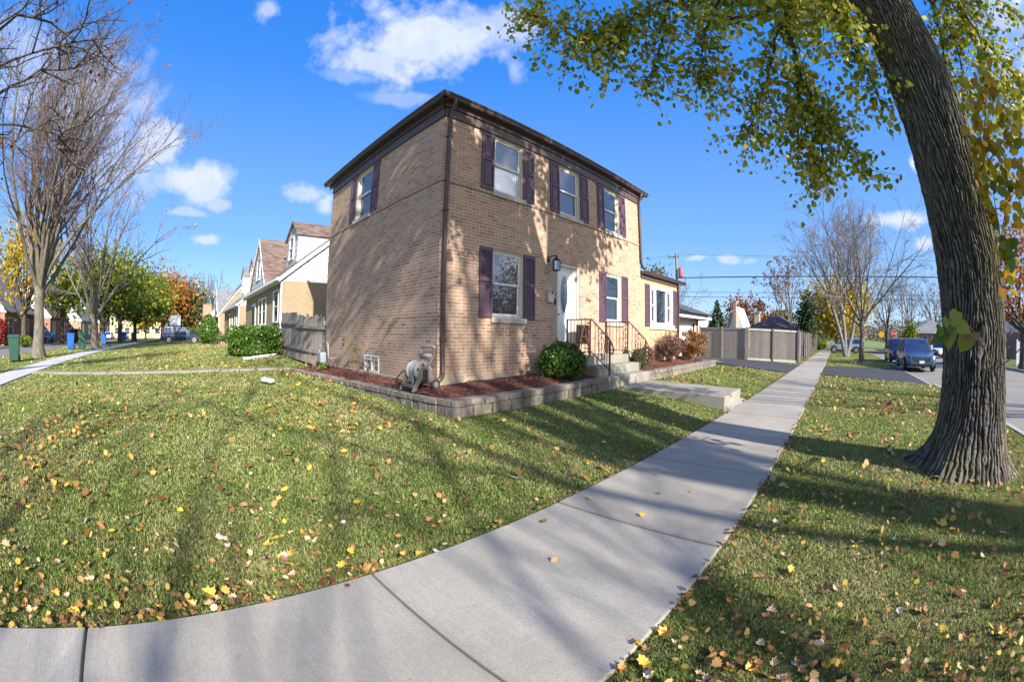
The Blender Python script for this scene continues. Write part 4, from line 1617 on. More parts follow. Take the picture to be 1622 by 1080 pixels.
def bare_tree(name, label, base, height, fork, r, seed, spread=.45, n_main=8, kids=(7, 6, 5), ratio=(.55, .5, .45), up=.06, twigm=None, barkm=None, group=None, leader=True, lean=0.0, tw=1.0, leaves=None, trunks=None, n_leaf=0, leafsz=.09, cat='tree'):
    rng = np.random.default_rng(seed)
    t = thing(name, label, cat, base, group)
    b = np.array(base, float) - np.array([0, 0, .12])
    grp = {0: [], 1: [], 2: [], 3: []}
    stems = trunks or [(0.0, 0.0, 1.0)]
    mains = []
    for (ang, az, rs) in stems:
        d = np.array([math.sin(ang) * math.cos(az), math.sin(ang) * math.sin(az), math.cos(ang)])
        k = 7
        pts = [b + d * 0]
        for i in range(1, k):
            pts.append(b + d * fork * i / (k - 1) + rng.normal(size=3) * .02 * np.array([1, 1, 0]))
        rr = r * rs * np.array([1.75, 1.2, 1.03, 1, .98, .97, 1.02])
        grp[0].append((np.array(pts), rr))
        for j in range(n_main):
            a = j * 2.399 + rng.random() * .5
            s = spread * (.35 + .75 * rng.random()) if j else .06
            dd = unit(np.array([math.sin(s) * math.cos(a), math.sin(s) * math.sin(a), math.cos(s)]) + d * .5 * (len(stems) > 1))
            st = pts[-1] - d * fork * rng.random() * .22
            L = (height - fork) * (.72 + .3 * rng.random()) if j else (height - fork)
            P, R, de = limb(st, dd, L, r * rs * (.40 if j else .55), .016, rng, 8, .09, up)
            R[0] *= 1.15
            mains.append((P, R, L))
            grp[0].append((P, R))
    cur = mains
    tips = []
    for lev in range(len(kids)):
        nxt = []
        for P, R, L in cur:
            n = kids[lev]
            for j in range(n):
                t_ = .18 + .80 * (j + rng.random()) / n
                x = t_ * (len(P) - 1)
                i = min(int(x), len(P) - 2)
                f = x - i
                st = P[i] * (1 - f) + P[i + 1] * f
                rb = (R[i] * (1 - f) + R[i + 1] * f) * .62
                d0 = unit(P[i + 1] - P[i])
                dd = turn(d0, .35 + .5 * rng.random(), rng)
                l = L * ratio[lev] * (1.15 - .75 * t_) * (.7 + .6 * rng.random())
                kk = (7, 5, 4)[lev]
                Q, S_, _ = limb(st, dd, l, max(min(rb, .07), .007 * tw), .006 * tw, rng, kk, (.12, .16, .2)[lev], up * (1.0, .8, .4)[lev])
                nxt.append((Q, S_, l))
                grp[lev + 1].append((Q, S_))
        cur = nxt
    G = []
    for (P, R) in grp[0]:
        G.append((P[None], R[None], 12))
    tubes_mesh('trunk', G, barkm or BARK, t)
    G = []
    for lev, sd in ((1, 6), (2, 4), (3, 3)):
        if grp[lev]:
            G.append((np.stack([q[0] for q in grp[lev]]), np.stack([q[1] for q in grp[lev]]), sd))
    tubes_mesh('crown', G, twigm or TWIG, t)
    if n_leaf:
        ends = np.concatenate([q[0][1:] for q in grp[3]])
        pick = ends[rng.integers(0, len(ends), n_leaf)] + rng.normal(size=(n_leaf, 3)) * .12
        leaf_mesh('leaves', pick, leafsz, leaves, t, seed)
    return t


LEAF2D = np.array([(0, -.55), (.30, -.42), (.50, -.12), (.42, .20), (.18, .45), (0, .62), (-.18, .45), (-.42, .20), (-.50, -.12), (-.30, -.42)])
MAPLE2D = np.array([(0, -.5), (.14, -.30), (.38, -.36), (.36, -.12), (.56, .08), (.38, .20), (.34, .42), (.17, .38), (0, .62), (-.17, .38), (-.34, .42), (-.38, .20), (-.56, .08), (-.36, -.12), (-.38, -.36), (-.14, -.30)])
QUAD2D = np.array([(0, -.6), (.42, 0), (0, .6), (-.42, 0)])


def leaf_verts(P, size, shape, rng, normal=None, fold=.25, droop=None, vary=.35, tilt=.35, narrow=0.0):
    n = len(P)
    if normal is None:
        N = rng.normal(size=(n, 3))
        N[:, 2] = np.abs(N[:, 2]) * .6
    else:
        N = np.broadcast_to(normal, (n, 3)) + rng.normal(size=(n, 3)) * tilt
    N = N / np.linalg.norm(N, axis=1, keepdims=True)
    A = rng.normal(size=(n, 3))
    if droop is not None:
        A = A * .5 + np.array([0, 0, -droop])
    A = A - N * np.sum(A * N, 1, keepdims=True)
    A /= np.linalg.norm(A, axis=1, keepdims=True) + 1e-9
    B = np.cross(N, A)
    s = size * (1 - vary + 2 * vary * rng.random((n, 1, 1)))
    k = len(shape)
    u = shape[:, 0][None, :, None] * (1 - narrow * rng.random((n, 1, 1)))
    v = shape[:, 1][None, :, None]
    curl = (rng.random((n, 1, 1)) - .2) * fold * 2
    V = P[:, None] + s * (B[:, None] * u + A[:, None] * v + N[:, None] * (np.abs(u) * curl + v * v * curl * .7))
    return V.reshape(-1, 3), np.arange(n * k).reshape(n, k)


def leaf_mesh(name, P, size, m, parent, seed, shape=QUAD2D, droop=None, kind=None, normal=None, fold=.25):
    rng = np.random.default_rng(seed)
    V, F = leaf_verts(np.asarray(P, float), size, shape, rng, normal, fold, droop)
    o = arr_mesh(name, V, F, m, parent)
    return tag(o, kind=kind)


def leafy_tree(name, label, base, height, fork, r, crown_c, crown_r, leafm, n, size, seed, group=None, clumps=26, barkm=None, droop=None, cat='tree'):
    """trunk, limbs reaching to clumps, and many leaves around each clump"""
    rng = np.random.default_rng(seed)
    t = thing(name, label, cat, base, group)
    b = np.array(base, float) - np.array([0, 0, .15])
    cc = np.array(base, float) + np.array(crown_c)
    cr = np.array(crown_r, float)
    C = []
    while len(C) < clumps:
        p = rng.normal(size=3)
        p = unit(p) * rng.random() ** .4
        C.append(cc + p * cr * .82)
    C = np.array(C)
    P0 = np.stack([b, b + [0, 0, .5], b + [0, 0, fork * .6], b + [rng.normal() * .05, 0, fork]])
    G = [(P0[None], np.array([[1.7, 1.1, 1, .95]]) * r, 12)]
    for c in C:
        st = b + np.array([0, 0, fork * (.75 + .3 * rng.random())])
        mid = (st + c) / 2 + np.array([0, 0, -.05 * height]) * rng.random() + rng.normal(size=3) * .15
        G.append((np.stack([st, (st * .6 + mid * .4) + rng.normal(size=3) * .1, mid, c])[None], np.array([[r * .42, r * .3, r * .2, .015]]), 6))
    tubes_mesh('trunk', G, barkm or BARKD, t)
    k = rng.integers(0, clumps, n)
    w = .16 + .26 * rng.random(clumps)
    P = C[k] + rng.normal(size=(n, 3)) * (w[k][:, None]) * cr * np.array([1, 1, .8])
    if droop:
        P[:, 2] -= np.abs(rng.normal(size=n)) * droop
    leaf_mesh('crown', P, size, leafm, t, seed + 1, droop=1.0 if droop else None)
    return t


# the big linden at the kerb ------------------------------------------------
LB = (5.86, -2.03, -.05)
linden = thing('linden_tree', 'massive old tree with deeply ridged bark and yellow-green leaves overhanging the sidewalk', 'tree', LB)


def big_trunk():
    rng = np.random.default_rng(5)
    na, nh = 600, 620
    H0, H1 = -.12, 7.6
    th = np.arange(na) / na * 2 * math.pi
    z = np.concatenate([np.linspace(H0, 1.2, 190, endpoint=False), np.linspace(1.2, H1, nh - 190)])
    T, Z = np.meshgrid(th, z, indexing='ij')
    R = .452 + .012 * np.clip(Z - 2, 0, 6) - .01 * np.sin(Z * 1.3)
    # root flare, stronger on some sides
    lobes = .55 + .45 * np.cos(5 * T + 1.2) * .7 + .35 * np.cos(T - 2.45)
    fl = np.exp(-np.clip(Z + .05, 0, 9) / .30)
    R = R + fl * (.20 + .17 * np.clip(lobes, 0, 2)) + .07 * np.exp(-np.clip(Z, 0, 9) / .9)
    for (ta, wa_, am) in ((1.30, .34, .42), (2.55, .3, .16), (-.9, .3, .18), (4.4, .35, .2)):
        dT = np.arctan2(np.sin(T - ta), np.cos(T - ta))
        R += am * np.exp(-(dT / wa_) ** 2) * np.exp(-np.clip(Z + .05, 0, 9) / .17)
    R += .02 * np.cos(3 * T + Z * .3) + .015 * np.cos(2 * T - .5 * Z)
    # interlacing ridges
    a0 = T / (2 * math.pi)
    u = a0 * 66
    warp = (vnoise(a0 * 9, Z * 0.8, 21, 9) - .5) * 3.2 + (vnoise(a0 * 30, Z * 2.4, 22, 30) - .5) * 2.0 + (vnoise(a0 * 110, Z * 14, 27, 110) - .5) * .5
    uu = u + warp
    tri = np.abs((uu % 1.0) - .5) * 2
    col_ = 1 - tri ** 2.6
    brk = vnoise(np.floor(uu) * 1.31, Z * 6.5 + np.floor(uu) * 3.7, 23)
    brk2 = np.clip(np.abs(vnoise(np.floor(uu) * 2.17 + 5, Z * 9 + np.floor(uu) * 1.9, 28) - .5) * 9, 0, 1)
    fine = vnoise(a0 * 240, Z * 75, 24, 240) * .6 + vnoise(a0 * 130, Z * 30, 29, 130) * .4
    h = col_ * (.50 + .45 * brk) * (.72 + .28 * brk2) + fine * .24
    # a knot with a burl
    for (ka, kz, ks) in ((2.72, 1.28, .16), (3.0, 1.75, .10)):
        dd = np.hypot(np.arctan2(np.sin(T - ka), np.cos(T - ka)) * .45, Z - kz)
        R += .05 * np.exp(-(dd / ks) ** 2)
        h = h * (1 - .6 * np.exp(-(dd / (ks * .5)) ** 2))
    R = R + (h - .6) * .056
    cx = LB[0] + .02 * Z - .0015 * Z * Z
    cy = LB[1] + .035 * np.clip(Z, 0, 9)
    V = np.stack([cx + R * np.cos(T), cy + R * np.sin(T), Z + LB[2]], -1).reshape(-1, 3)
    i, j = np.meshgrid(np.arange(na), np.arange(nh - 1), indexing='ij')
    a = i * nh + j
    b = ((i + 1) % na) * nh + j
    F = np.stack([a, b, b + 1, a + 1], -1).reshape(-1, 4)
    o = arr_mesh('trunk', V, F, TRUNKMAT, linden, smooth=True)
    at = o.data.attributes.new('ridge', 'FLOAT', 'POINT')
    at.data.foreach_set('value', np.clip(h, 0, 1.2).ravel().astype(np.float32))


big_trunk()

LBR = {  # limbs followed by hand (metres)
    'B1': [(5.6, -1.6, 7.2), (5.1, -.9, 7.3), (4.91, -.34, 6.5), (5.17, -.17, 6.24), (5.41, 0, 5.96), (5.62, 0, 5.69), (5.93, .04, 5.25), (6.11, -.09, 4.94), (6.35, -.03, 4.47), (6.59, .02, 3.89)],
    'B1b': [(5.41, 0, 5.96), (5.5, .23, 5.84), (5.69, .4, 5.58), (5.86, .59, 5.31), (6.02, .85, 4.99), (6.18, 1.12, 4.61)],
    'B1c': [(5.62, 0, 5.69), (5.87, .09, 5.33), (6.07, .15, 5.01), (6.3, .35, 4.55), (6.48, .37, 4.14)],
    'B1d': [(6.11, -.09, 4.94), (6.27, -.33, 4.61), (6.43, -.44, 4.25), (6.53, -.54, 3.98)],
    'B2': [(5.7, -1.4, 7.4), (5.2, -.7, 7.1), (4.86, -.24, 6.55), (4.87, .64, 6.51), (4.71, 1.53, 6.46), (4.64, 2.18, 6.29), (4.56, 2.73, 6.08)],
    'B2b': [(4.56, 2.73, 6.08), (4.23, 3.02, 6.21), (3.88, 3.28, 6.34), (3.53, 3.54, 6.41)],
    'B2c': [(4.6, 2.4, 6.2), (4.35, 2.75, 5.95), (4.15, 3.05, 5.9)],
    'B3': [(4.71, 1.53, 6.46), (4.97, 1.83, 6.1), (5.19, 2.13, 5.71), (5.26, 2.4, 5.47)],
    'B3b': [(4.87, .64, 6.51), (5.15, 1.16, 6.11), (5.4, 1.45, 5.74), (5.72, 1.5, 5.27)],
    'B5': [(4.64, 2.18, 6.29), (4.71, 2.48, 6.07), (4.87, 2.67, 5.78)],
    'B7': [(5.6, -1.5, 7.0), (5.15, -.92, 6.18), (5.45, -.87, 5.82), (5.65, -.93, 5.54), (5.88, -1.03, 5.18), (6.06, -1.1, 4.85)],
    'B6': [(5.8, -2.1, 7.3), (5.53, -3.01, 6.46), (5.8, -3.12, 6.06), (5.92, -3.34, 5.73), (6.01, -3.57, 5.4), (6.09, -3.82, 5.03)],
    'B8': [(5.8, -2.0, 7.2), (5.7, -2.62, 6.49), (6.13, -2.62, 5.94), (6.42, -2.59, 5.54), (6.6, -2.66, 5.18)],
    'B6c': [(5.7, -2.5, 6.9), (5.75, -3.0, 6.3), (6.3, -3.3, 5.9), (6.9, -3.7, 5.5), (7.3, -4.3, 5.0)],
    'B6d': [(5.75, -2.6, 6.6), (6.2, -2.9, 5.9), (6.9, -3.0, 5.3), (7.4, -3.2, 4.6), (7.6, -3.35, 4.1)],
    'B6e': [(5.6, -2.7, 6.9), (5.3, -3.3, 6.4), (5.35, -3.8, 6.0), (5.5, -4.2, 5.5)],
    'B6b': [(5.92, -3.34, 5.73), (6.2, -3.2, 5.4), (6.5, -3.25, 4.95)],
}


def linden_crown():
    rng = np.random.default_rng(77)
    main, sub, twig = [], [], []
    leaves, up_leaves = [], []

    def res(pts, k):
        pts = np.array(pts, float)
        s = np.concatenate([[0], np.cumsum(np.linalg.norm(np.diff(pts, axis=0), axis=1))])
        q = np.linspace(0, s[-1], k)
        return np.stack([np.interp(q, s, pts[:, i]) for i in range(3)], 1), s[-1]
    RAD = {'B1': (.075, .012), 'B1b': (.028, .008), 'B1c': (.028, .008), 'B1d': (.018, .006), 'B2': (.06, .016), 'B2b': (.016, .005), 'B6': (.045, .01), 'B7': (.04, .01), 'B8': (.035, .008)}
    for key, pts in LBR.items():
        P, L = res(pts, 14)
        P = P + rng.normal(size=P.shape) * .012
        r = RAD.get(key, (.02, .007))
        main.append((P, np.linspace(r[0], r[1], 14)))
        seen = 3 if key in ('B1', 'B2', 'B6', 'B7', 'B8') else 1
        n = int(L * (15 if key[:2] in ('B6', 'B8') else 25 if key[1] != '2' else 27))
        for q in range(n):
            t = rng.random() ** .8
            x = (seen + t * (13 - seen))
            i = min(int(x), 12)
            p = P[i] * (1 - (x - i)) + P[i + 1] * (x - i)
            d = unit(P[i + 1] - P[i])
            dd = unit(turn(d, .7 + .9 * rng.random(), rng) * np.array([1, 1, .7]) + np.array([0, 0, -.12]))
            l = .3 + .62 * rng.random()
            Q, R, _ = limb(p, dd, l, .006, .002, rng, 5, .22, -.10)
            twig.append((Q, R))
            m = int(l * 25)
            tt = rng.random(m) * 3.99
            ii = tt.astype(int)
            lp = Q[ii] * (1 - (tt - ii))[:, None] + Q[ii + 1] * (tt - ii)[:, None]
            leaves.append(lp + rng.normal(size=(m, 3)) * .075 + np.array([0, 0, -.05]))
    # the rest of the crown, above the picture, its own limbs aimed to dapple the front wall
    top = np.array([5.75, -1.75, 7.4])
    for q in range(15):
        a = q * 2.399 + rng.random() if q % 3 == 0 else .62 + 1.5 * (rng.random() - .5)
        s = .25 + .95 * rng.random()
        d = np.array([math.sin(s) * math.cos(a), math.sin(s) * math.sin(a), math.cos(s)])
        L = 4.2 + 2.6 * rng.random()
        P, R, _ = limb(top - [0, 0, .5 * rng.random()], d, L, .15, .025, rng, 14, .10, .02)
        main.append((P, R))
        for j in range(9):
            t = .3 + .7 * rng.random()
            i = min(int(t * 13), 12)
            dd = turn(unit(P[i + 1] - P[i]), .4 + .6 * rng.random(), rng)
            Q, S_, _ = limb(P[i], dd, 1.0 + 1.3 * rng.random(), .03, .006, rng, 5, .16, -.02)
            sub.append((Q, S_))
            m = 44
            tt = rng.random(m) * 3.99
            ii = tt.astype(int)
            lp = Q[ii] * (1 - (tt - ii))[:, None] + Q[ii + 1] * (tt - ii)[:, None]
            up_leaves.append(lp + rng.normal(size=(m, 3)) * .26)
    side_leaves = []
    for q in range(11):                      # limbs over the sidewalk: their shadows streak the side wall
        d = unit(np.array([-1.0, .75 * (rng.random() - .35), .25 + 1.1 * rng.random()]))
        P, R, _ = limb(top + np.array([-.2, .1 * q - .5, -.4 + .6 * rng.random()]), d, 4.6 + 1.6 * rng.random(), .11, .03, rng, 14, .11, .02)
        main.append((P, R))
        for j in range(10):
            i = min(int((.25 + .75 * rng.random()) * 13), 12)
            dd = turn(unit(P[i + 1] - P[i]), .4 + .7 * rng.random(), rng)
            Q, S_, _ = limb(P[i], dd, 1.0 + 1.5 * rng.random(), .04, .012, rng, 5, .16, .05)
            sub.append((Q, S_))
            tt = rng.random(17) * 3.99
            ii = tt.astype(int)
            side_leaves.append(Q[ii] * (1 - (tt - ii))[:, None] + Q[ii + 1] * (tt - ii)[:, None] + rng.normal(size=(17, 3)) * .2)
    U = np.concatenate(up_leaves)
    U = U[(U[:, 2] > 6.6) & (U[:, 1] > -1.9 + .8 * (U[:, 2] - 7.5).clip(0, 4) * 0)]
    side_leaves = np.concatenate(side_leaves)
    U = np.concatenate([U, side_leaves[side_leaves[:, 2] > 7.2]])
    tubes_mesh('limbs', [(p[None], r[None], 9) for p, r in main], BARKD, linden)
    tubes_mesh('twigs', [(np.stack([q[0] for q in sub]), np.stack([q[1] for q in sub]), 5), (np.stack([q[0] for q in twig]), np.stack([q[1] for q in twig]), 4)], BARKD, linden)
    leaf_mesh('crown', np.concatenate(leaves), .072, LINDEN, linden, 3, LEAF2D, droop=.5, fold=.3)
    leaf_mesh('upper_crown', U, .15, LINDEN, linden, 4, LEAF2D)
    # shoots with larger leaves springing from the trunk
    shoots = [[(5.15, -1.85, 3.2), (4.88, -2.04, 3.34), (4.78, -2.19, 3.45), (4.62, -2.38, 3.6), (4.47, -2.6, 3.66)],
              [(5.15, -1.85, 3.2), (4.9, -2.02, 3.32), (4.68, -2.13, 3.73), (4.5, -2.22, 4.02), (4.39, -2.22, 4.19)],
              [(5.2, -1.85, 2.85), (4.93, -2.01, 2.9), (4.86, -2.19, 2.88), (4.72, -2.37, 3.05), (4.66, -2.46, 3.09)],
              [(5.25, -1.9, 2.2), (4.93, -2.07, 2.3), (4.85, -2.08, 2.68), (4.79, -2.05, 2.93), (4.74, -2.05, 3.1)]]
    P = np.concatenate([np.array([np.interp(np.linspace(0, 4, 60), range(5), np.array(s)[:, i]) for i in range(3)]).T[14:] for s in shoots])
    P = np.repeat(P, 2, 0)[:300]
    P = P + np.random.default_rng(3).normal(size=P.shape) * np.array([.10, .16, .16])
    P[:, 1] = np.minimum(P[:, 1], -1.98 + 0.15 * (P[:, 2] - 3))
    leaf_mesh('shoot_leaves', P, .105, YELLEAF, linden, 9, LEAF2D, droop=.8, fold=.35)
    low = [[(5.3, -1.95, 1.22), (4.98, -1.89, 1.24), (4.63, -1.8, 1.3), (4.31, -1.55, 1.5), (3.98, -1.30, 1.64), (3.76, -1.09, 1.68)],
           [(5.3, -1.95, 1.22), (4.95, -1.95, 1.24), (4.72, -2.05, 1.35), (4.6, -2.2, 1.5), (4.5, -2.33, 1.65), (4.42, -2.42, 1.78)],
           [(5.3, -1.95, 1.22), (4.90, -1.86, 1.24), (4.80, -1.74, 1.55), (4.77, -1.78, 1.85), (4.72, -1.88, 2.1), (4.68, -1.97, 2.3)]]
    tubes_mesh('shoots', [(np.array(s)[None], np.linspace(.011, .004, len(s))[None], 6) for s in shoots + low], plain('tan_shoot', (.30, .20, .12), (.22, .14, .08), 9, .7), linden)
    rng2 = np.random.default_rng(8)
    HEART = np.array([(0, -.42), (.16, -.52), (.38, -.46), (.50, -.2), (.46, .08), (.30, .34), (.10, .52), (0, .70), (-.10, .52), (-.30, .34), (-.46, .08), (-.50, -.2), (-.38, -.46), (-.16, -.52)])
    c0 = np.array([3.76, -1.07, 1.60])
    SL = [((-.02, .14, .0), 0), ((.0, .07, .06), 1), ((.0, .02, -.06), 1), ((-.02, -.07, .03), 1), ((.0, -.17, -.05), 2), ((.02, .10, -.05), 0), ((-.03, .0, .10), 1), ((.0, -.11, -.08), 1), ((.02, .17, -.07), 0)]
    LM = [foliage('green_large_leaf', [(0, (.07, .16, .02)), (1, (.12, .22, .03))], .35), foliage('yellowing_large_leaf', [(0, (.13, .20, .03)), (.6, (.30, .30, .05)), (1, (.42, .33, .07))], .35), BROWNLEAF]
    for k, (o_, c_) in enumerate(SL):
        leaf_mesh('shoot_leaf', (c0 + np.array(o_))[None], .125, LM[c_], linden, 30 + k, HEART, droop=1.2, normal=np.array([-.8, .3, .25]), fold=.5)
    P = np.array([(4.85, -2.1, 2.55), (4.82, -2.12, 2.42), (4.86, -2.03, 2.7), (4.8, -2.2, 2.5), (4.83, -2.16, 2.3), (4.78, -2.22, 2.38)])
    leaf_mesh('shoot_leaves', P, .17, BOXWOOD, linden, 12, LEAF2D, droop=.9, normal=np.array([-.8, .3, .25]))


linden_crown()

# bare street trees ---------------------------------------------------------
bare_tree('bare_tree', 'tall bare fan-shaped tree with a thick grey trunk beside the green bin', (-8.30, 22.5, .42), 17.0, 3.4, .30, 101, spread=.60, n_main=19, kids=(9, 8, 6), ratio=(.50, .45, .42), up=.075, twigm=TWIGP, group='bare trees along the side street', leaves=ORANGELEAF, n_leaf=420, leafsz=.12)
bare_tree('bare_tree', 'bare spreading tree behind the tall fan-shaped one, by the paired bins', (-7.78, 35.1, .5), 14.5, 2.3, .30, 102, spread=.72, n_main=10, kids=(8, 7, 6), ratio=(.5, .45, .42), up=.05, twigm=TWIGP, group='bare trees along the side street', leaves=YELLEAF, n_leaf=260, leafsz=.16)


def near_left_tree():
    """stands beyond the left edge of the picture; its limbs reach in"""
    rng = np.random.default_rng(33)
    base = (-9.4, 8.6, .15)
    t = thing('dark_limbed_tree', 'dark tree with crooked bare limbs reaching across the sky before the pale fan-shaped tree', 'tree', base)
    b = np.array(base)
    LIMBS = [[(-6.14, 8.26, 7.69), (-5.68, 8.31, 8.05), (-5.61, 8.15, 8.31), (-5.3, 8.2, 8.8)],
             [(-5.77, 8.33, 7.94), (-5.12, 8.67, 8.04), (-4.57, 9.02, 7.98), (-4.09, 9.34, 7.85)],
             [(-5.91, 8.9, 6.99), (-5.21, 9.08, 7.39), (-4.6, 9.2, 7.71), (-3.97, 9.35, 7.92), (-3.32, 9.44, 8.15)],
             [(-5.77, 9.27, 6.49), (-5.32, 9.35, 6.83), (-4.98, 9.38, 7.11), (-4.45, 9.55, 7.26), (-3.98, 9.67, 7.4), (-3.79, 9.55, 7.72)],
             [(-5.64, 9.62, 5.95), (-5.11, 9.89, 6.0), (-4.53, 10.17, 6.0), (-3.79, 10.45, 6.04), (-3.28, 10.65, 5.96)],
             [(-5.58, 9.78, 5.66), (-5.18, 9.98, 5.7), (-4.92, 10.0, 5.97), (-4.7, 10.0, 6.2)]]
    G = [(np.stack([b - [0, 0, .2], b + [0, 0, .6], b + [.1, .1, 2.2], b + [.25, .1, 4.2]])[None], np.array([[.62, .40, .36, .33]]), 14)]
    pieces = []
    for k, L in enumerate(LIMBS):
        st = b + np.array([.2, .08, 3.2 + .25 * k])
        mid = (st + np.array(L[0])) / 2 + np.array([-.2, 0, .5])
        pts = np.array([st, mid] + L)
        s = np.concatenate([[0], np.cumsum(np.linalg.norm(np.diff(pts, axis=0), axis=1))])
        q = np.linspace(0, s[-1], 16)
        P = np.stack([np.interp(q, s, pts[:, i]) for i in range(3)], 1) + rng.normal(size=(16, 3)) * .03
        r0 = (.07, .065, .045, .06, .038, .05)[k]
        R = np.linspace(r0 * 1.4, .018, 16)
        G.append((P[None], R[None], 9))
        pieces.append((P, R, s[-1]))
    tubes_mesh('trunk', G, BARKD, t)
    lv = [[], [], []]
    cur = pieces
    for lev in range(3):
        nxt = []
        for P, R, L in cur:
            for j in range((10, 6, 4)[lev]):
                t_ = (.45 if lev == 0 else .2) + (.55 if lev == 0 else .8) * rng.random()
                x = t_ * (len(P) - 1)
                i = min(int(x), len(P) - 2)
                d0 = unit(P[i + 1] - P[i])
                dd = turn(d0, .5 + .7 * rng.random(), rng)
                l = (1.5, .75, .38)[lev] * (.6 + .8 * rng.random())
                Q, S_, _ = limb(P[i], dd, l, (.028, .012, .006)[lev], (.01, .005, .003)[lev], rng, (6, 5, 4)[lev], .30, .03)
                lv[lev].append((Q, S_))
                nxt.append((Q, S_, l))
        cur = nxt
    tubes_mesh('crown', [(np.stack([q[0] for q in l]), np.stack([q[1] for q in l]), sd) for l, sd in zip(lv, (6, 4, 3))], BARKD, t)
    ends = np.concatenate([q[0][-1:] for q in lv[2]])
    leaf_mesh('leaves', ends[rng.integers(0, len(ends), 170)], .09, BROWNLEAF, t, 5, LEAF2D, droop=.8)


near_left_tree()
bare_tree('bare_tree', 'bare young tree with a slender grey trunk on the parkway past the driveway', (30.95, -1.65, -.03), 11.8, 3.0, .17, 103, spread=1.0, n_main=9, kids=(8, 6, 5), ratio=(.52, .48, .44), up=.05, group='bare trees on the right-hand parkway', barkm=BARK, tw=.9)
bare_tree('bare_tree', 'bare tree with three blue-grey stems before the silver car', (42.0, -.72, .0), 14.3, 4.6, .30, 104, spread=.85, n_main=5, kids=(9, 7, 5), ratio=(.5, .46, .44), up=.05, group='bare trees on the right-hand parkway', barkm=BARKB,
          trunks=[(.30, 1.75, .62), (.10, 1.6, .6), (.24, -1.45, .62)], tw=1.2, leaves=GREENLEAF, n_leaf=150, leafsz=.14)
bare_tree('bare_tree', 'bare tree standing on the corner beside the yellow warning sign', (69.5, -8.0, .1), 12.0, 3.4, .28, 105, spread=.7, n_main=7, kids=(6, 5, 4), tw=2.0, group='bare trees beyond the cross street', barkm=BARKD)
bare_tree('bare_tree', 'bare tree above the brick ranch house roof', (79, -13.4, .1), 12.5, 3.4, .26, 106, spread=.7, n_main=7, kids=(6, 5, 4), tw=2.2, group='bare trees beyond the cross street', barkm=BARKD)
bare_tree('bare_tree', 'bare tree just left of the big ridged trunk, far beyond the parked cars', (74, -17.5, .1), 12.0, 3.0, .26, 107, spread=.7, n_main=7, kids=(6, 5, 4), tw=2.2, group='bare trees beyond the cross street', barkm=BARKD, leaves=REDLEAF, n_leaf=60, leafsz=.3)
bare_tree('bare_tree', 'thin bare tree rising behind the plank fence near the wires', (58, 24, .3), 11, 3, .2, 108, spread=.6, n_main=6, kids=(6, 5, 4), tw=2.0, group='bare trees behind the plank fence')
bare_tree('bare_tree', 'bare brownish tree behind the tall yew at the fence end', (62, 7.5, .3), 13, 3, .22, 109, spread=.6, n_main=7, kids=(6, 5, 4), tw=2.0, group='bare trees behind the plank fence', leaves=BROWNLEAF, n_leaf=500, leafsz=.3)
bare_tree('bare_tree', 'bare greyish tree at the far end of the side street lawns', (6.5, 100, .6), 14, 4, .3, 110, spread=.7, n_main=7, kids=(6, 5, 4), tw=3.0, group='bare trees far down the side street')
# street trees behind the camera (they shade the lawn and the walls)
bare_tree('shade_tree', 'street tree across the front road, behind the camera, shading the side wall', (.6, -16.0, -.05), 22, 9.0, .26, 121, spread=.5, n_main=7, kids=(4, 2), tw=2.6, group='street trees behind the camera')
bare_tree('shade_tree', 'second street tree across the front road, behind the camera', (-4.2, -15.5, -.05), 16, 3.6, .15, 122, spread=.7, n_main=9, kids=(7, 3), tw=2.4, group='street trees behind the camera')
bare_tree('shade_tree', 'street tree across the front road opposite the wing', (9.5, -17, -.05), 17, 4, .3, 124, spread=.6, n_main=6, kids=(5, 3), tw=1.2, group='street trees behind the camera')
bare_tree('shade_tree', 'tallest street tree far across the front road, behind the camera', (-.4, -22.0, -.05), 26, 12.0, .32, 123, spread=.4, n_main=8, kids=(5, 2), tw=3.5, group='street trees behind the camera')

# leafy trees ----------------------------------------------------------------
leafy_tree('green_tree', 'green and yellow street tree with a dark forked trunk behind the blue bin', (-9.5, 47, .5), 10, 2.6, .34, (0, 0, 6.2), (4.6, 4.6, 3.4), GREENLEAF, 5200, .34, 201, 'leafy trees along the side street')
leafy_tree('green_tree', 'second green street tree in the row, partly hidden by bare twigs', (-9.0, 57, .5), 10, 3, .3, (.6, 0, 6.0), (4.6, 4.6, 3.4), GREENLEAF, 4600, .36, 202, 'leafy trees along the side street')
leafy_tree('green_tree', 'third green street tree in the row, darkest, ending by the small yellow tree', (-8.0, 66, .5), 10, 3, .28, (1.0, 0, 6.2), (5.0, 4.6, 3.8), GREENLEAF, 4600, .38, 203, 'leafy trees along the side street')
leafy_tree('yellow_tree', 'yellow-leaved tree across the side street at the left edge', (-17.0, 41.5, .5), 13, 3, .3, (-1.0, 0, 8.0), (4.6, 4.6, 4.6), YELLEAF, 3000, .3, 204, clumps=20)
leafy_tree('pale_green_tree', 'loose yellow-green tree across the side street between two brick houses', (-15.9, 52, .5), 11, 3, .25, (.5, 0, 6.3), (4.2, 4.2, 3.6), GREENLEAF, 2600, .34, 205, clumps=18)
leafy_tree('small_yellow_tree', 'small bright yellow tree at the far end of the green row', (-7.6, 80, .6), 5, 1.8, .16, (0, 0, 3.0), (3.0, 3.0, 1.5), YELLEAF, 1200, .34, 206, clumps=12)
leafy_tree('orange_tree', 'tall orange-brown tree behind the black car', (-4.6, 85, .6), 13, 3, .35, (.3, 0, 7.3), (5.0, 5.0, 5.2), ORANGELEAF, 5200, .45, 207, clumps=30)
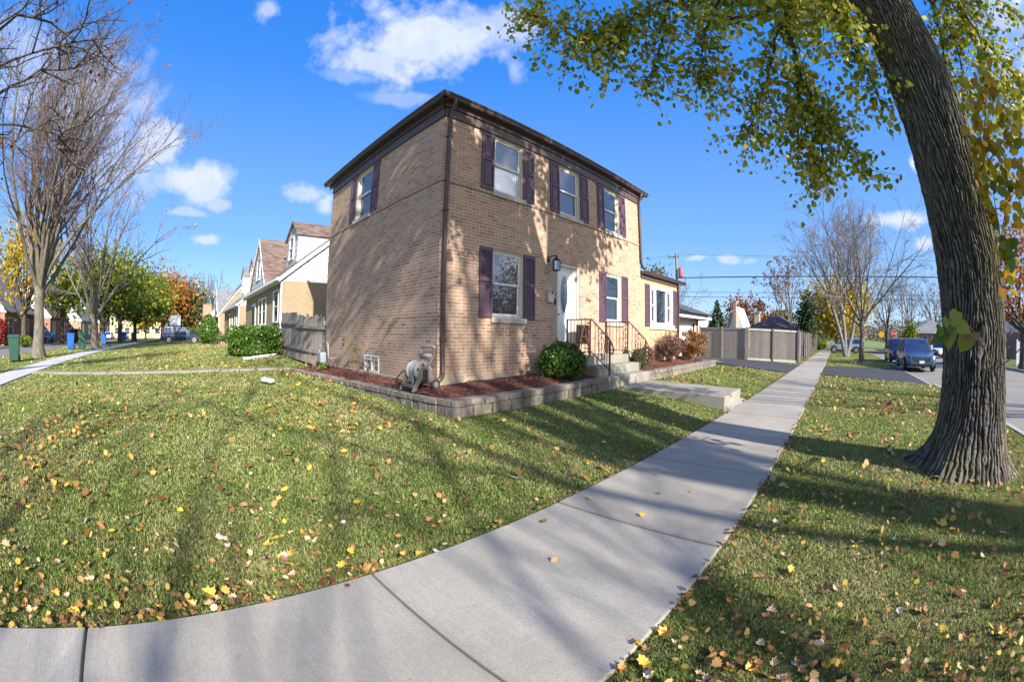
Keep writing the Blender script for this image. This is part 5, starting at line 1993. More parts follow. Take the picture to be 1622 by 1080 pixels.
leafy_tree('weeping_tree', 'large pale green drooping tree right of the orange tree', (.6, 92, .6), 12, 4, .4, (.0, 0, 7.2), (5.2, 5.2, 4.2), WILLOWLEAF, 5200, .42, 208, clumps=30, droop=1.6)
leafy_tree('yellow_tree', 'bright yellow tree behind the three-stemmed bare tree', (66, .4, .1), 11.5, 2.4, .3, (0, 0, 6.4), (4.8, 4.6, 5.0), YELLEAF, 7500, .40, 209, clumps=28)
leafy_tree('oak_tree', 'rust-brown oak behind the white gabled house', (73, 16.5, .3), 11, 3, .3, (0, 0, 5.6), (3.4, 3.4, 3.4), BROWNLEAF, 1900, .36, 210, clumps=16)
leafy_tree('oak_tree', 'smaller rust-brown oak beside the cream chimney', (74, 13.2, .3), 9, 3, .26, (0, 0, 4.4), (2.4, 2.4, 2.6), BROWNLEAF, 1100, .34, 211, clumps=12)
leafy_tree('yew_tree', 'tall dark green yew at the end of the plank fence', (45, 3.6, .1), 6, 1.0, .18, (0, 0, 2.9), (1.0, 1.0, 2.9), DARKGREEN, 4200, .2, 212, clumps=26)
leafy_tree('orange_tree', 'orange-leaved young tree with a dark trunk across the front road', (28.6, -13.6, 0), 9.5, 2.6, .24, (1.2, -.5, 5.6), (3.8, 3.8, 3.6), ORANGELEAF, 4200, .2, 213, clumps=18, barkm=BARKD)
leafy_tree('willow', 'pale green willow top showing above the wing roof', (37.5, 17.8, .3), 10, 3, .3, (0, 0, 6.6), (2.6, 2.6, 2.4), WILLOWLEAF, 2600, .22, 214, clumps=16, droop=1.0)
leafy_tree('young_tree', 'small oval yellow-green tree before the brick ranch house', (54.2, -9.3, 0), 4.2, .9, .07, (0, 0, 2.5), (.95, .95, 1.6), GREENLEAF, 1300, .2, 215, clumps=14)
leafy_tree('green_tree', 'small green tree far behind the dark hip roof', (92, 12.4, .3), 8, 3, .2, (0, 0, 5.6), (2.4, 2.4, 1.6), WILLOWLEAF, 800, .4, 216, clumps=8)


def conifer(name, label, base, h, r, m, n, size, seed):
    rng = np.random.default_rng(seed)
    t = thing(name, label, 'tree', base)
    b = np.array(base, float)
    tubes_mesh('trunk', [(np.stack([b - [0, 0, .1], b + [0, 0, h * .5], b + [0, 0, h * .97]])[None], np.array([[.12, .07, .015]]), 8)], BARKD, t)
    u = 1 - np.sqrt(rng.random(n))
    a = rng.random(n) * 6.283
    wave = .72 + .28 * np.cos(a * 7 + np.floor(u * 14) * 1.9)
    rr = r * (1 - u) ** .85 * wave * np.sqrt(.35 + .65 * rng.random(n))
    P = b + np.stack([rr * np.cos(a), rr * np.sin(a), h * (.04 + .95 * u) - rr * .22], 1) + rng.normal(size=(n, 3)) * .05
    leaf_mesh('crown', P, size, m, t, seed, droop=.6)
    return t


conifer('spruce_tree', 'dense green conifer standing behind the plank fence by the grey house', (36.3, 11.0, .3), 4.6, 1.5, BLUEGREEN, 4500, .19, 301)


# shrubs ---------------------------------------------------------------------
def blob_shrub(name, label, base, rx, ry, rz, m, n, size, seed, shape=LEAF2D, cat='shrub', group=None, box=False, taper=0.0, stems=True):
    """leaves packed over and inside a rounded (or clipped box) volume, over branching stems"""
    rng = np.random.default_rng(seed)
    t = thing(name, label, cat, base, group)
    b = np.array(base, float)
    p = rng.normal(size=(n, 3))
    p /= np.linalg.norm(p, axis=1, keepdims=True)
    if box:
        p = p / (np.abs(p) ** 5).sum(1, keepdims=True) ** .2
    lump = .80 + .24 * vnoise(p[:, 0] * 3 + 7, p[:, 1] * 3 + p[:, 2] * 2 + 9, seed) + .05 * vnoise(p[:, 0] * 9 + 7, p[:, 2] * 9 + 9, seed + 1)
    rad_ = lump * rng.random(n) ** .14
    P = p * rad_[:, None] * np.array([rx, ry, rz])
    P[:, 2] += rz
    P[:, :2] *= (1 - taper * (P[:, 2:3] / (2 * rz)))
    P = P[P[:, 2] > .02] + b
    if stems:
        G = []
        for k in range(14):
            q = P[rng.integers(0, len(P))]
            G.append((np.stack([b + rng.normal(size=3) * .04 * np.array([1, 1, 0]), (b + q) / 2 + [0, 0, -.05], q])[None], np.array([[.014, .009, .004]]), 5))
        tubes_mesh('stems', G, BARKD, t)
    ns = n // 60
    q = P[rng.integers(0, len(P), ns)]
    o_ = q - (b + np.array([0, 0, rz]))
    sp_ = np.concatenate([q + o_ * f + np.array([0, 0, .25 * rz * f]) for f in (.05, .09, .13, .17)])
    P = np.concatenate([P, sp_ + rng.normal(size=sp_.shape) * size * .3])
    leaf_mesh('foliage', P, size, m, t, seed + 2, shape)
    return t


blob_shrub('boxwood_shrub', 'round clipped dark green bush beside the porch steps', (7.30, 5.74, .50), .57, .55, .45, BOXWOOD, 9500, .042, 401)
blob_shrub('small_evergreen', 'smaller of two little evergreens right of the porch, near the wall', (10.75, 6.05, .60), .20, .2, .28, BOXWOOD, 1300, .035, 402, group='little evergreens by the porch', taper=.6)
blob_shrub('small_evergreen', 'larger of two little evergreens right of the porch, by the railing post', (10.62, 5.55, .58), .27, .27, .30, BOXWOOD, 1900, .035, 403, group='little evergreens by the porch', taper=.3)
blob_shrub('clipped_hedge', 'large clipped green hedge in front of the buff brick neighbour house', (2.95, 17.9, .60), 1.12, .95, .62, BOXWOOD, 16000, .06, 404, cat='hedge', box=True, taper=-.12)
blob_shrub('cone_shrub', 'leaning cone-shaped green bush beyond the hedge', (2.15, 37, .6), 1.35, 1.3, 1.25, BOXWOOD, 5000, .13, 405, taper=.55)
blob_shrub('low_hedge', 'low green hedge behind a black railing, past the big hedge', (3.2, 33, .6), .95, .7, .38, BOXWOOD, 2600, .11, 406, cat='hedge', box=True)
blob_shrub('red_shrub', 'dark red bush across the side street at the left edge', (-20.2, 42, .5), .9, .9, 1.2, REDLEAF, 1200, .16, 407)
blob_shrub('green_shrub', 'small green bush at the foot of a tree across the side street', (-16.4, 40.6, .5), .7, .7, .45, GREENLEAF, 800, .14, 408)
blob_shrub('brown_shrub', 'brownish bush far across the side street', (-15.2, 56, .5), 1.2, 1.0, .8, BROWNLEAF, 900, .2, 409)
blob_shrub('grey_green_shrub', 'loose grey-green bush behind the black car', (1.2, 60, .6), 2.4, 1.5, .9, WILLOWLEAF, 2400, .2, 410)
blob_shrub('dry_shrub', 'small tan dry plant against the wing wall', (12.0, 6.0, .6), .32, .25, .32, BARBERRY, 600, .05, 411)
blob_shrub('hedge_shrub', 'low green bush between the fence end and the yellow tree', (60.5, 2.9, .1), 1.1, 1.2, .7, GREENLEAF, 1200, .16, 412)


def twiggy(name, label, base, h, w, n, m, seed, r=.006, leaves=None, nl=0, ls=.04, cat='shrub', kids=3):
    rng = np.random.default_rng(seed)
    t = thing(name, label, cat, base)
    b = np.array(base, float)
    A, B = [], []
    ends = []
    for k in range(n):
        a = rng.random() * 6.283
        s = rng.random() ** .7 * w / h
        d = unit(np.array([math.cos(a) * s, math.sin(a) * s, 1]))
        P, R, _ = limb(b + rng.normal(size=3) * np.array([.05, .05, 0]), d, h * (.6 + .45 * rng.random()), r, r * .4, rng, 6, .16, .02)
        A.append((P, R))
        for j in range(kids):
            i = rng.integers(2, 5)
            Q, S_, _ = limb(P[i], turn(unit(P[i + 1] - P[i]), .5 + .5 * rng.random(), rng), h * .3 * (.5 + rng.random()), r * .5, r * .25, rng, 4, .2, .02)
            B.append((Q, S_))
            ends.append(Q)
    G = [(np.stack([q[0] for q in A]), np.stack([q[1] for q in A]), 5)]
    if B:
        G.append((np.stack([q[0] for q in B]), np.stack([q[1] for q in B]), 4))
    tubes_mesh('stems', G, m, t)
    if nl:
        E_ = np.concatenate(ends)
        leaf_mesh('foliage', E_[rng.integers(0, len(E_), nl)] + rng.normal(size=(nl, 3)) * .02, ls, leaves, t, seed, LEAF2D, droop=.3)
    return t, A


twiggy('bare_shrub', 'leafless twiggy shrub in front of the basement window', (4.12, 8.72, .50), .85, .42, 15, BARKD, 421, .007)
twiggy('barberry_shrub', 'dense purplish-brown twiggy shrub below the picture window', (13.75, 5.95, .62), 1.05, .75, 85, plain('barberry_wood', (.16, .08, .07), (.24, .13, .10), 5, .8), 422, .005, BARBERRY, 3600, .035, kids=6)
twiggy('green_seedling', 'thin green leafy seedling against the side wall', (4.22, 9.95, .52), 1.0, .35, 2, plain('green_stem', (.14, .20, .05)), 423, .005, GREENLEAF, 16, .09, 'plant', 2)
twiggy('leafy_weed', 'small bright green weeds at the far end of the mulch bed', (3.95, 11.6, .50), .22, .25, 12, plain('weed_stem', (.12, .2, .03)), 424, .004, foliage('weed_leaf', [(0, (.12, .22, .02)), (1, (.22, .30, .04))]), 160, .05, 'plant')
twiggy('dry_weed', 'dry tan stalks around the gas meter', (4.05, 12.6, .50), .7, .45, 16, plain('straw', (.36, .29, .18), (.28, .22, .13), 5, .8), 425, .004, cat='plant')
twiggy('dead_stalk', 'short dead woody stalk in the mulch near the house wall', (6.35, 5.55, .56), .3, .22, 7, BARKD, 426, .006)


def hydrangea():
    rng = np.random.default_rng(431)
    base = (15.75, 5.85, .60)
    t, A = twiggy('hydrangea', 'dried hydrangea with tan-brown flower heads at the corner of the wing', base, 1.12, .95, 64, plain('hydrangea_stem', (.33, .23, .14), (.25, .17, .10), 5, .8), 431, .008, HYDRANGEA, 700, .07)
    ext = 0
    for P, R in A[:62]:
        c = P[-1] if ext % 3 else P[3]
        n = 150
        p = rng.normal(size=(n, 3))
        p = p / np.linalg.norm(p, axis=1, keepdims=True) * rng.uniform(.09, .14) * rng.random((n, 1)) ** .25 * np.array([1, 1, .85])
        leaf_mesh('flower_head', c + p, .045, HYDRANGEA, t, 500 + ext)
        ext += 1


hydrangea()

# far woods behind the park and the houses: one mass
rng_ = np.random.default_rng(900)
P = []
for k in range(260):
    a = rng_.uniform(-.42, .62)
    d = rng_.uniform(150, 260)
    c = np.array([d * math.cos(a), d * math.sin(a), 0])
    h = rng_.uniform(4, 9)
    q = rng_.normal(size=(60, 3)) * np.array([4.5, 4.5, h * .28]) + c + [0, 0, h * .5 + 1.2]
    P.append(q)
for k in range(90):
    a = rng_.uniform(1.30, 2.2)
    d = rng_.uniform(130, 200)
    c = np.array([d * math.cos(a), d * math.sin(a), 0])
    h = rng_.uniform(5, 10)
    P.append(rng_.normal(size=(60, 3)) * np.array([4.5, 4.5, h * .28]) + c + [0, 0, h * .5 + 1])
for k in range(70):  # unseen trees across the road, added for the windows to reflect
    c = np.array([rng_.uniform(-60, 80), rng_.uniform(-48, -34), 0])
    h = rng_.uniform(5, 10)
    P.append(rng_.normal(size=(60, 3)) * np.array([3, 3, h * .28]) + c + [0, 0, h * .5 + 1])
P = np.concatenate(P)
P = P[P[:, 2] > .3]
P = np.repeat(P, 4, 0) + rng_.normal(size=(len(P) * 4, 3)) * .8
leaf_mesh('distant_wood', P, .62, foliage('distant_wood', [(0, (.10, .085, .06)), (.4, (.14, .12, .09)), (.7, (.10, .12, .06)), (1, (.24, .16, .08))], .1), None, 901, kind='stuff')


# ------------------------------------------------------------------ lawn: grass and fallen leaves
def on_lawn(x, y):
    yl, yr = walk_edge(x)
    front = (y > yl + .012 - .045 * vnoise(x * 7, y * 0, 61) ** 2) & (x > SX1 + .06) & (x < 110)
    bedm = ((x > np.interp(y, [5, 13.1], [3.80, 3.33])) & (x < 8.25) & (y > 4.93) & (y < 12.9)) | ((x > 8.0) & (y > 4.95) & (x < 17.1) & (y < 13)) | ((x > 4.2) & (y > 12.6) & (x < 16))
    walk = (x > 8.64 - (y - 2.4) * .0) & (x < 10.22) & (y < 5.05)
    drive = (x > np.where(y < 2.4, 19.5, 19.5 - (y - 2.4) * .62) - .05) & (x < 26.05) & (y < 12)
    path = (np.abs(y - np.interp(x, [-5.87, -4, -2, .1, 1.8, 3.4], [15.3, 14.75, 14.1, 13.6, 13.42, 13.3])) < .25) & (x < 3.4)
    front &= ~bedm & ~walk & ~drive & ~path
    apron = (y < yr) & (x > 19.4 + (y - .85) * .46) & (x < 26.1 - (y - .85) * .18)
    park = (y < yr - .012 + .05 * vnoise(x * 7, y * 0, 62) ** 2) & (y > -3.95) & (x > -11) & ~apron & (np.hypot(x - LB[0], y - LB[1]) > .52)
    sidep = (x < SX0 - .05) & (x > RX1 + .15) & (y > 2.4)
    return front | park | sidep


def lawn_h(x, y):
    return np.where(y > 1.4, lawn_z(x, y), -.02)


def polar(r, n, a0, a1, r0, r1):
    a = r.uniform(a0, a1, n)
    d = r0 * (r1 / r0) ** r.random(n)
    return d * np.cos(a), d * np.sin(a), d


def grass():
    r = np.random.default_rng(71)
    x, y, d = polar(r, 1700000, -1.25, 2.75, .75, 40.0)
    k = on_lawn(x, y)
    x, y, d = x[k], y[k], d[k]
    patch = vnoise(x * 1.3, y * 1.3, 31) * .6 + vnoise(x * 4.1, y * 4.1, 32) * .4
    keep = r.random(len(x)) < .45 + .75 * patch
    x, y, d, patch = x[keep], y[keep], d[keep], patch[keep]
    n = len(x)
    z = lawn_h(x, y) - .006
    h = (.016 + .022 * r.random(n)) * (.7 + .6 * patch)
    w = np.maximum(.0017, .00078 * d) * (.8 + .5 * r.random(n))
    a = r.random(n) * 6.283
    ln = (.35 + .75 * r.random(n)) * h
    la = a + (r.random(n) - .5) * 1.2 + 1.57
    b = np.stack([x, y, z], 1)
    s = np.stack([np.cos(a) * w, np.sin(a) * w, np.zeros(n)], 1)
    mid = b + np.stack([np.cos(la) * ln * .35, np.sin(la) * ln * .35, h * .62], 1)
    tip = b + np.stack([np.cos(la) * ln, np.sin(la) * ln, h], 1)
    V = np.stack([b - s, b + s, mid + s * .75, tip, mid - s * .75], 1).reshape(-1, 3)
    i = np.arange(n) * 5
    F = np.stack([i, i + 1, i + 2, i + 3, i + 4], 1)
    tag(arr_mesh('grass', V, F, GRASS), kind='stuff')


grass()


def fallen():
    r = np.random.default_rng(72)
    n = 260000
    x, y, d = polar(r, n, -1.0, 2.3, 1.2, 75.0)
    k = on_lawn(x, y)
    x, y, d = x[k], y[k], d[k]
    cl = vnoise(x * .55, y * .55, 41) * .55 + vnoise(x * 2.1, y * 2.1, 42) * .45
    dens = .14 + 1.9 * np.clip(cl - .45, 0, .32)
    dens = dens * np.where((y > 13.6) & (x < 3), 1.8, 1.0) * np.where((x > 10) & (y > 2) & (y < 5.2), 1.8, 1) * np.where((y < .7) & (x > 9), 2.0, 1) * np.where((x < -1.5) & (y > 2.4) & (y < 13), 1.1, 1)
    dens = dens * np.where((y > 2) & (x > 1) & (x < 10) & (y < 5), .55, 1)
    k = r.random(len(x)) < dens * np.interp(d, [1.2, 3.5, 6, 12, 30], [.10, .16, .20, .30, .34])
    x, y, d = x[k], y[k], d[k]
    z = lawn_h(x, y) + .045
    P = np.stack([x, y, z], 1)
    tag_ = []
    Vs, Fs, o = [], [], 0
    for s0, s1, sc in ((0, 3.4, .040), (3.4, 9, .060), (9, 22, .066), (22, 80, .08)):
        q = P[(d >= s0) & (d < s1)]
        shp = MAPLE2D if s0 < 9 else LEAF2D if s0 < 22 else QUAD2D
        V, F = leaf_verts(q, sc, shp, r, np.array([0, 0, 1.0]), .75, vary=.6, tilt=.55, narrow=.6)
        Vs.append(V)
        Fs.append(F + o)
        o += len(V)
    m = arr_mesh('leaf_litter', np.concatenate(Vs), Fs, FALLEN)
    tag(m, kind='stuff')
    # brown leaves caught along the sidewalk edges
    n = 900
    x = np.concatenate([r.uniform(-6, 20, n), r.uniform(.5, 20, n)])
    yl, yr = walk_edge(x)
    y = np.where(np.arange(2 * n) < n, yl + r.normal(size=2 * n) * .03 + .03, yr + r.normal(size=2 * n) * .03 - .03)
    k = (r.random(2 * n) < vnoise(x * 1.3, x * 0, 63) * .8) & (np.hypot(x, y) > 1.3)
    V, F = leaf_verts(np.stack([x, y, np.full(2 * n, .035)], 1)[k], .034, MAPLE2D, r, np.array([0, 0, 1.0]), .7)
    tag(arr_mesh('edge_leaf_litter', V, F, foliage('edge_litter_leaf', [(0, (.10, .045, .02)), (.6, (.26, .12, .05)), (1, (.42, .25, .12))], .1)), kind='stuff')
    # a sprinkle on paving, beds and road
    n = 700
    x, y, d = polar(r, n, -.6, 1.3, 2.2, 60)
    k = ~on_lawn(x, y) & (y > -12.5) & (y < 7) & (r.random(n) < .16) & ~((x > 3.7) & (y > 4.8) & (x < 17))
    x, y = x[k], y[k]
    z = np.where((y > .6) & (y < 2.45), .032, np.where(y < -4.1, -.09, lawn_h(x, y) + .05))
    V, F = leaf_verts(np.stack([x, y, z], 1), .04, MAPLE2D, r, np.array([0, 0, 1.0]), .5)
    tag(arr_mesh('paving_leaf_litter', V, F, FALLEN), kind='stuff')


fallen()


def single_leaves():
    """the nearest leaves, each an object; a few shapes share mesh data"""
    r = np.random.default_rng(73)
    cols = {'yellow': [(.58, .40, .05), (.50, .30, .05)], 'orange': [(.46, .23, .07), (.36, .16, .05)], 'tan': [(.50, .33, .18), (.58, .42, .26)], 'brown': [(.20, .09, .045), (.27, .13, .06)], 'pale': [(.62, .54, .46), (.56, .47, .40)]}
    protos = {}
    for c, (a, b) in cols.items():
        m = plain(c + '_dry_leaf', a, b, 22, .55, .5)
        ms = []
        for v in range(4):
            rr = np.random.default_rng(800 + v * 7 + len(c))
            sh = MAPLE2D * (1 + (rr.random((16, 1)) - .5) * .3)
            N = 16
            rim = np.stack([sh[:, 0], sh[:, 1], (np.abs(sh[:, 0] - .12) * (.35 + 1.1 * rr.random()) + sh[:, 1] ** 2 * (1.2 * rr.random() - .2) + (rr.random(16) - .5) * .16) * .85], 1)
            inner = rim * .45
            inner[:, 2] = rim[:, 2] * .2 + (rr.random(16) - .5) * .05
            V = np.concatenate([rim, inner, [[0, 0, 0]], [[0, -.5, .0], [.015, -.5, 0], [.05, -.85, .12], [.035, -.85, .12]]]) * .048
            F = [(i, (i + 1) % N, N + (i + 1) % N, N + i) for i in range(N)] + [(N + i, N + (i + 1) % N, 2 * N) for i in range(N)] + [(33, 34, 35, 36)]
            me = bpy.data.meshes.new('fallen_leaf')
            me.from_pydata(V.tolist(), [], F)
            me.materials.append(m)
            ms.append(me)
        protos[c] = ms
    names = list(cols)
    wts = [.14, .22, .36, .20, .08]

    def put(x, y, z, c, s, label, group):
        o = bpy.data.objects.new('fallen_leaf', protos[c][r.integers(0, 4)])
        COL.objects.link(o)
        o.location = (x, y, z)
        o.rotation_euler = ((r.random() - .5) * .9, (r.random() - .5) * .9, r.random() * 6.283)
        o.scale = (s, s, s)
        tag(o, label, 'leaf', group)
    cnt = 0
    while cnt < 290:
        a = r.uniform(-.75, 2.3)
        d = 1.25 * (3.6 / 1.25) ** r.random()
        x, y = d * math.cos(a), d * math.sin(a)
        if not on_lawn(np.array(x), np.array(y)) or r.random() > .25 + 1.4 * max(0, vnoise(np.array(x * 1.2), np.array(y * 1.2), 51) - .3):
            continue
        if x > 1 and y > 2 and r.random() < .35:
            continue
        c = names[r.choice(5, p=wts)]
        where = 'left of the sidewalk' if y > 1 else 'on the parkway, right of the sidewalk'
        put(x, y, float(lawn_h(np.array(x), np.array(y))) + .03, c, .75 + .6 * r.random() + (.3 if c == 'yellow' else 0), f'{c} fallen leaf lying in the near grass {where}', f'{c} leaves in the near grass {where}')
        cnt += 1
    put(-.62, 1.30, .03, 'tan', 1.35, 'curled tan maple leaf alone on the nearest sidewalk slab at the left', None)
    put(-.80, 2.14, .035, 'brown', 1.1, 'dark brown leaf lodged at the sidewalk joint on the left', None)
    put(3.55, 1.55, .035, 'brown', .8, 'small brown leaf lying mid-sidewalk past the second joint', None)
    put(.25, 2.16, .04, 'orange', 1.2, 'orange leaf at the lawn edge of the sidewalk, above the first joint', None)
    put(-.09, 2.32, .05, 'yellow', 1.9, 'largest orange-yellow maple leaf in the grass just above the sidewalk edge', None)


single_leaves()


# ------------------------------------------------------------------ neighbour houses along the side street
def tri_wall(mb, fr, pts):
    mb.add([fpt(fr, u, n, z) for u, n, z in pts], [tuple(range(len(pts)))])


def flat_window(fr, u0, u1, z0, z1, parent, n0=0.0, trim=OFFW, glass=None, bars=True):
    """surface-mounted window with frame, meeting rail and pane"""
    f = MB()
    w = .07
    fb(f, fr, u0 - w, u0, n0 - .02, n0 + .045, z0 - w, z1 + w)
    fb(f, fr, u1, u1 + w, n0 - .02, n0 + .045, z0 - w, z1 + w)
    fb(f, fr, u0, u1, n0 - .02, n0 + .045, z1, z1 + w)
    fb(f, fr, u0, u1, n0 - .02, n0 + .06, z0 - w, z0)
    if bars:
        fb(f, fr, u0, u1, n0 - .02, n0 + .035, (z0 + z1) / 2 - .025, (z0 + z1) / 2 + .025)
    o = f.build('window', trim, parent)
    p = MB()
    fb(p, fr, u0, u1, n0 + .002, n0 + .015, z0, z1)
    p.build('pane', glass or GLASS, o)
    return o


def cape_house(label, x, y0, y1, zg, wallm, roofm, sid, gable=None, dormers=(), eave=3.35, slope=.79, depth=8.8, chim=None, chim_m=None, wins=(), door=None, group=None, name='brick_house', side_win=()):
    """one-and-a-half-storey house facing the side street: brick below, white gables above"""
    h = thing(name, label, 'house', (x, y0, zg), group)
    ze = zg + eave
    xr = x + depth / 2
    zr = ze + slope * depth / 2
    FR = (np.array([x, 0, 0.]), np.array([0, 1., 0]), np.array([-1., 0, 0]))
    SD = (np.array([0, y0, 0.]), np.array([1., 0, 0]), np.array([0, -1., 0]))
    mb = MB()
    mb.box(x, x + depth, y0, y1, zg - .6, ze - .30)
    mb.build('wall', wallm, h)
    for y in (y0 + .004, y1 - .004):
        mb = MB()
        mb.prism([(x - .02, ze - .30), (x + depth + .02, ze - .30), (x + depth + .02, ze - .02), (xr, zr - .05), (x - .02, ze - .02)], 'y', y - .012, y + .012)
        mb.build('gable_siding', sid, h)
    mb = MB()
    t = .12
    o = .22
    for s in (-1, 1):
        xe = xr + s * (depth / 2 + o)
        zz = ze - slope * o
        mb.add([(xr, y0 - .12, zr), (xe, y0 - .12, zz), (xe, y1 + .12, zz), (xr, y1 + .12, zr), (xr, y0 - .12, zr - t), (xe, y0 - .12, zz - t), (xe, y1 + .12, zz - t), (xr, y1 + .12, zr - t)],
               [(0, 1, 2, 3), (7, 6, 5, 4), (0, 4, 5, 1), (1, 5, 6, 2), (2, 6, 7, 3)])
    roof = mb.build('roof', roofm, h)
    for y in (y0 - .155, y1 + .125):
        mb = MB()
        for s in (-1, 1):
            xe = xr + s * (depth / 2 + o)
            zz = ze - slope * o
            mb.add([(xr, y, zr - .02), (xe, y, zz - .02), (xe, y + .03, zz - .02), (xr, y + .03, zr - .02), (xr, y, zr - .2), (xe, y, zz - .2), (xe, y + .03, zz - .2), (xr, y + .03, zr - .2)],
                   [(0, 1, 2, 3), (7, 6, 5, 4), (0, 4, 5, 1), (1, 5, 6, 2), (2, 6, 7, 3), (3, 7, 4, 0)])
        mb.build('rake_board', WHITE, h)
    mb = MB()
    mb.box(x - o - .11, x - o + .005, y0 - .14, y1 + .14, ze - slope * o - .14, ze - slope * o - .02)
    mb.box(x - o, x - .001, y0 + .01, y1 - .01, ze - slope * o - .2, ze - slope * o - .145)
    mb.build('gutter', WHITE, h)
    mb = MB()
    mb.tube([(x - .05, y0 + .04, ze - .3), (x - .05, y0 + .04, zg + .2), (x - .12, y0 - .05, zg + .1)], .045, 8)
    mb.build('downspout', WHITE, h)
    if gable:
        ya, yb, za = gable
        ym_ = (ya + yb) / 2
        zb = ze - .12
        mb = MB()
        mb.prism([(ya, zb - .25), (yb, zb - .25), (yb, zb), (ym_, za - .06), (ya, zb)], 'x', x - .05, x + .02)
        mb.build('front_gable', sid, h)
        k = (za - zb) / (yb - ym_)
        xb = x + (za - ze) / slope + .05
        mb = MB()
        for s in (-1, 1):
            ye = ym_ + s * (yb - ym_ + .12)
            zz = zb - k * .12
            mb.add([(x - .15, ym_, za), (x - .15, ye, zz), (x + .3, ye, zz), (xb, ym_, za), (x - .15, ym_, za - .1), (x - .15, ye, zz - .1), (x + .3, ye, zz - .1), (xb, ym_, za - .1)],
                   [(0, 1, 2, 3), (7, 6, 5, 4), (0, 4, 5, 1), (1, 5, 6, 2), (2, 6, 7, 3)])
        mb.build('gable_roof', roofm, h)
        mb = MB()
        for s in (-1, 1):
            ye = ym_ + s * (yb - ym_ + .12)
            zz = zb - k * .12
            mb.add([(x - .18, ym_, za - .01), (x - .18, ye, zz - .01), (x - .152, ye, zz - .01), (x - .152, ym_, za - .01), (x - .18, ym_, za - .16), (x - .18, ye, zz - .16), (x - .152, ye, zz - .16), (x - .152, ym_, za - .16)],
                   [(0, 1, 2, 3), (7, 6, 5, 4), (0, 4, 5, 1), (1, 5, 6, 2), (2, 6, 7, 3), (3, 7, 4, 0)])
        mb.build('gable_trim', WHITE, h)
        flat_window(FR, ym_ - .42, ym_ + .42, zb + .55, zb + 1.65, h, .05)
    for (ya, yb, xd, zt, zw) in dormers:
        ym_ = (ya + yb) / 2
        zb = ze + slope * (xd - x)
        xb = min(xr, x + (zw - ze) / slope)
        xa = min(xr, x + (zt - ze) / slope)
        mb = MB()
        mb.add([(xd, ya, zb - .1), (xd, yb, zb - .1), (xd, yb, zw), (xd, ym_, zt - .05), (xd, ya, zw)], [(0, 1, 2, 3, 4)])
        for y in (ya, yb):
            mb.add([(xd, y, zb - .1), (xd, y, zw), (xb, y, zw), (xb, y, zw - .02)], [(0, 1, 2, 3)])
        d = mb.build('dormer', sid, h, fixn=False)
        mb = MB()
        for s in (-1, 1):
            ye = ym_ + s * ((yb - ya) / 2 + .1)
            zz = zw - .1 * (zt - zw) / ((yb - ya) / 2)
            mb.add([(xd - .12, ym_, zt), (xd - .12, ye, zz), (xb, ye, zz), (xa, ym_, zt), (xd - .12, ym_, zt - .09), (xd - .12, ye, zz - .09), (xb, ye, zz - .09), (xa, ym_, zt - .09)],
                   [(0, 1, 2, 3), (7, 6, 5, 4), (0, 4, 5, 1), (1, 5, 6, 2), (2, 6, 7, 3)])
        mb.build('dormer_roof', roofm, d)
        FD = (np.array([xd, 0, 0.]), np.array([0, 1., 0]), np.array([-1., 0, 0]))
        f = MB()
        z0_, z1_ = zb + .25, zw - .05
        for u0, u1, a, b in ((ym_ - .42, ym_ - .34, z0_, z1_), (ym_ + .34, ym_ + .42, z0_, z1_), (ym_ - .34, ym_ + .34, z1_ - .08, z1_), (ym_ - .34, ym_ + .34, z0_, z0_ + .07), (ym_ - .34, ym_ + .34, (z0_ + z1_) / 2 - .03, (z0_ + z1_) / 2 + .03)):
            fb(f, FD, u0, u1, .002, .06, a, b)
        f.build('dormer_window', WHITE, d)
        p = MB()
        fb(p, FD, ym_ - .34, ym_ + .34, .004, .02, z0_ + .07, z1_ - .08)
        p.build('dormer_pane', GLASS, d)
    for (ya, yb, za, zb_) in wins:
        flat_window(FR, ya, yb, zg + za, zg + zb_, h)
    for (xa_, xb_, za, zb_) in side_win:
        flat_window(SD, xa_, xb_, zg + za, zg + zb_, h)
    if door:
        f = MB()
        fb(f, FR, door[0] - .12, door[1] + .12, .0, .05, zg + .35, zg + 2.6)
        o_ = f.build('door_surround', WHITE, h)
        f = MB()
        fb(f, FR, door[0], door[1], .05, .07, zg + .4, zg + 2.45)
        f.build('door', plain('dark_door', (.05, .05, .06), (.04, .04, .05)), h)
    if chim:
        mb = MB()
        cx_, cy_, cw, ct = chim
        mb.box(cx_, cx_ + cw, cy_, cy_ + cw * .7, ze, ct)
        mb.box(cx_ - .05, cx_ + cw + .05, cy_ - .05, cy_ + cw * .7 + .05, ct, ct + .1)
        mb.build('chimney', chim_m or OBRICK, h)
    return h


n1h = cape_house('buff brick neighbour house with white siding gables and a brown shingle roof, nearest ours', 4.2, 17.7, 28.6, .62, NBRICK, SHBROWN, SIDING, gable=(21.2, 26.4, 6.75),
                 dormers=[(19.35, 21.45, 5.2, 7.05, 6.3)], wins=[(18.45, 19.35, 1.45, 2.75), (21.4, 22.3, 1.4, 2.65), (22.5, 23.4, 1.4, 2.65)], door=(24.6, 25.5), eave=3.42)
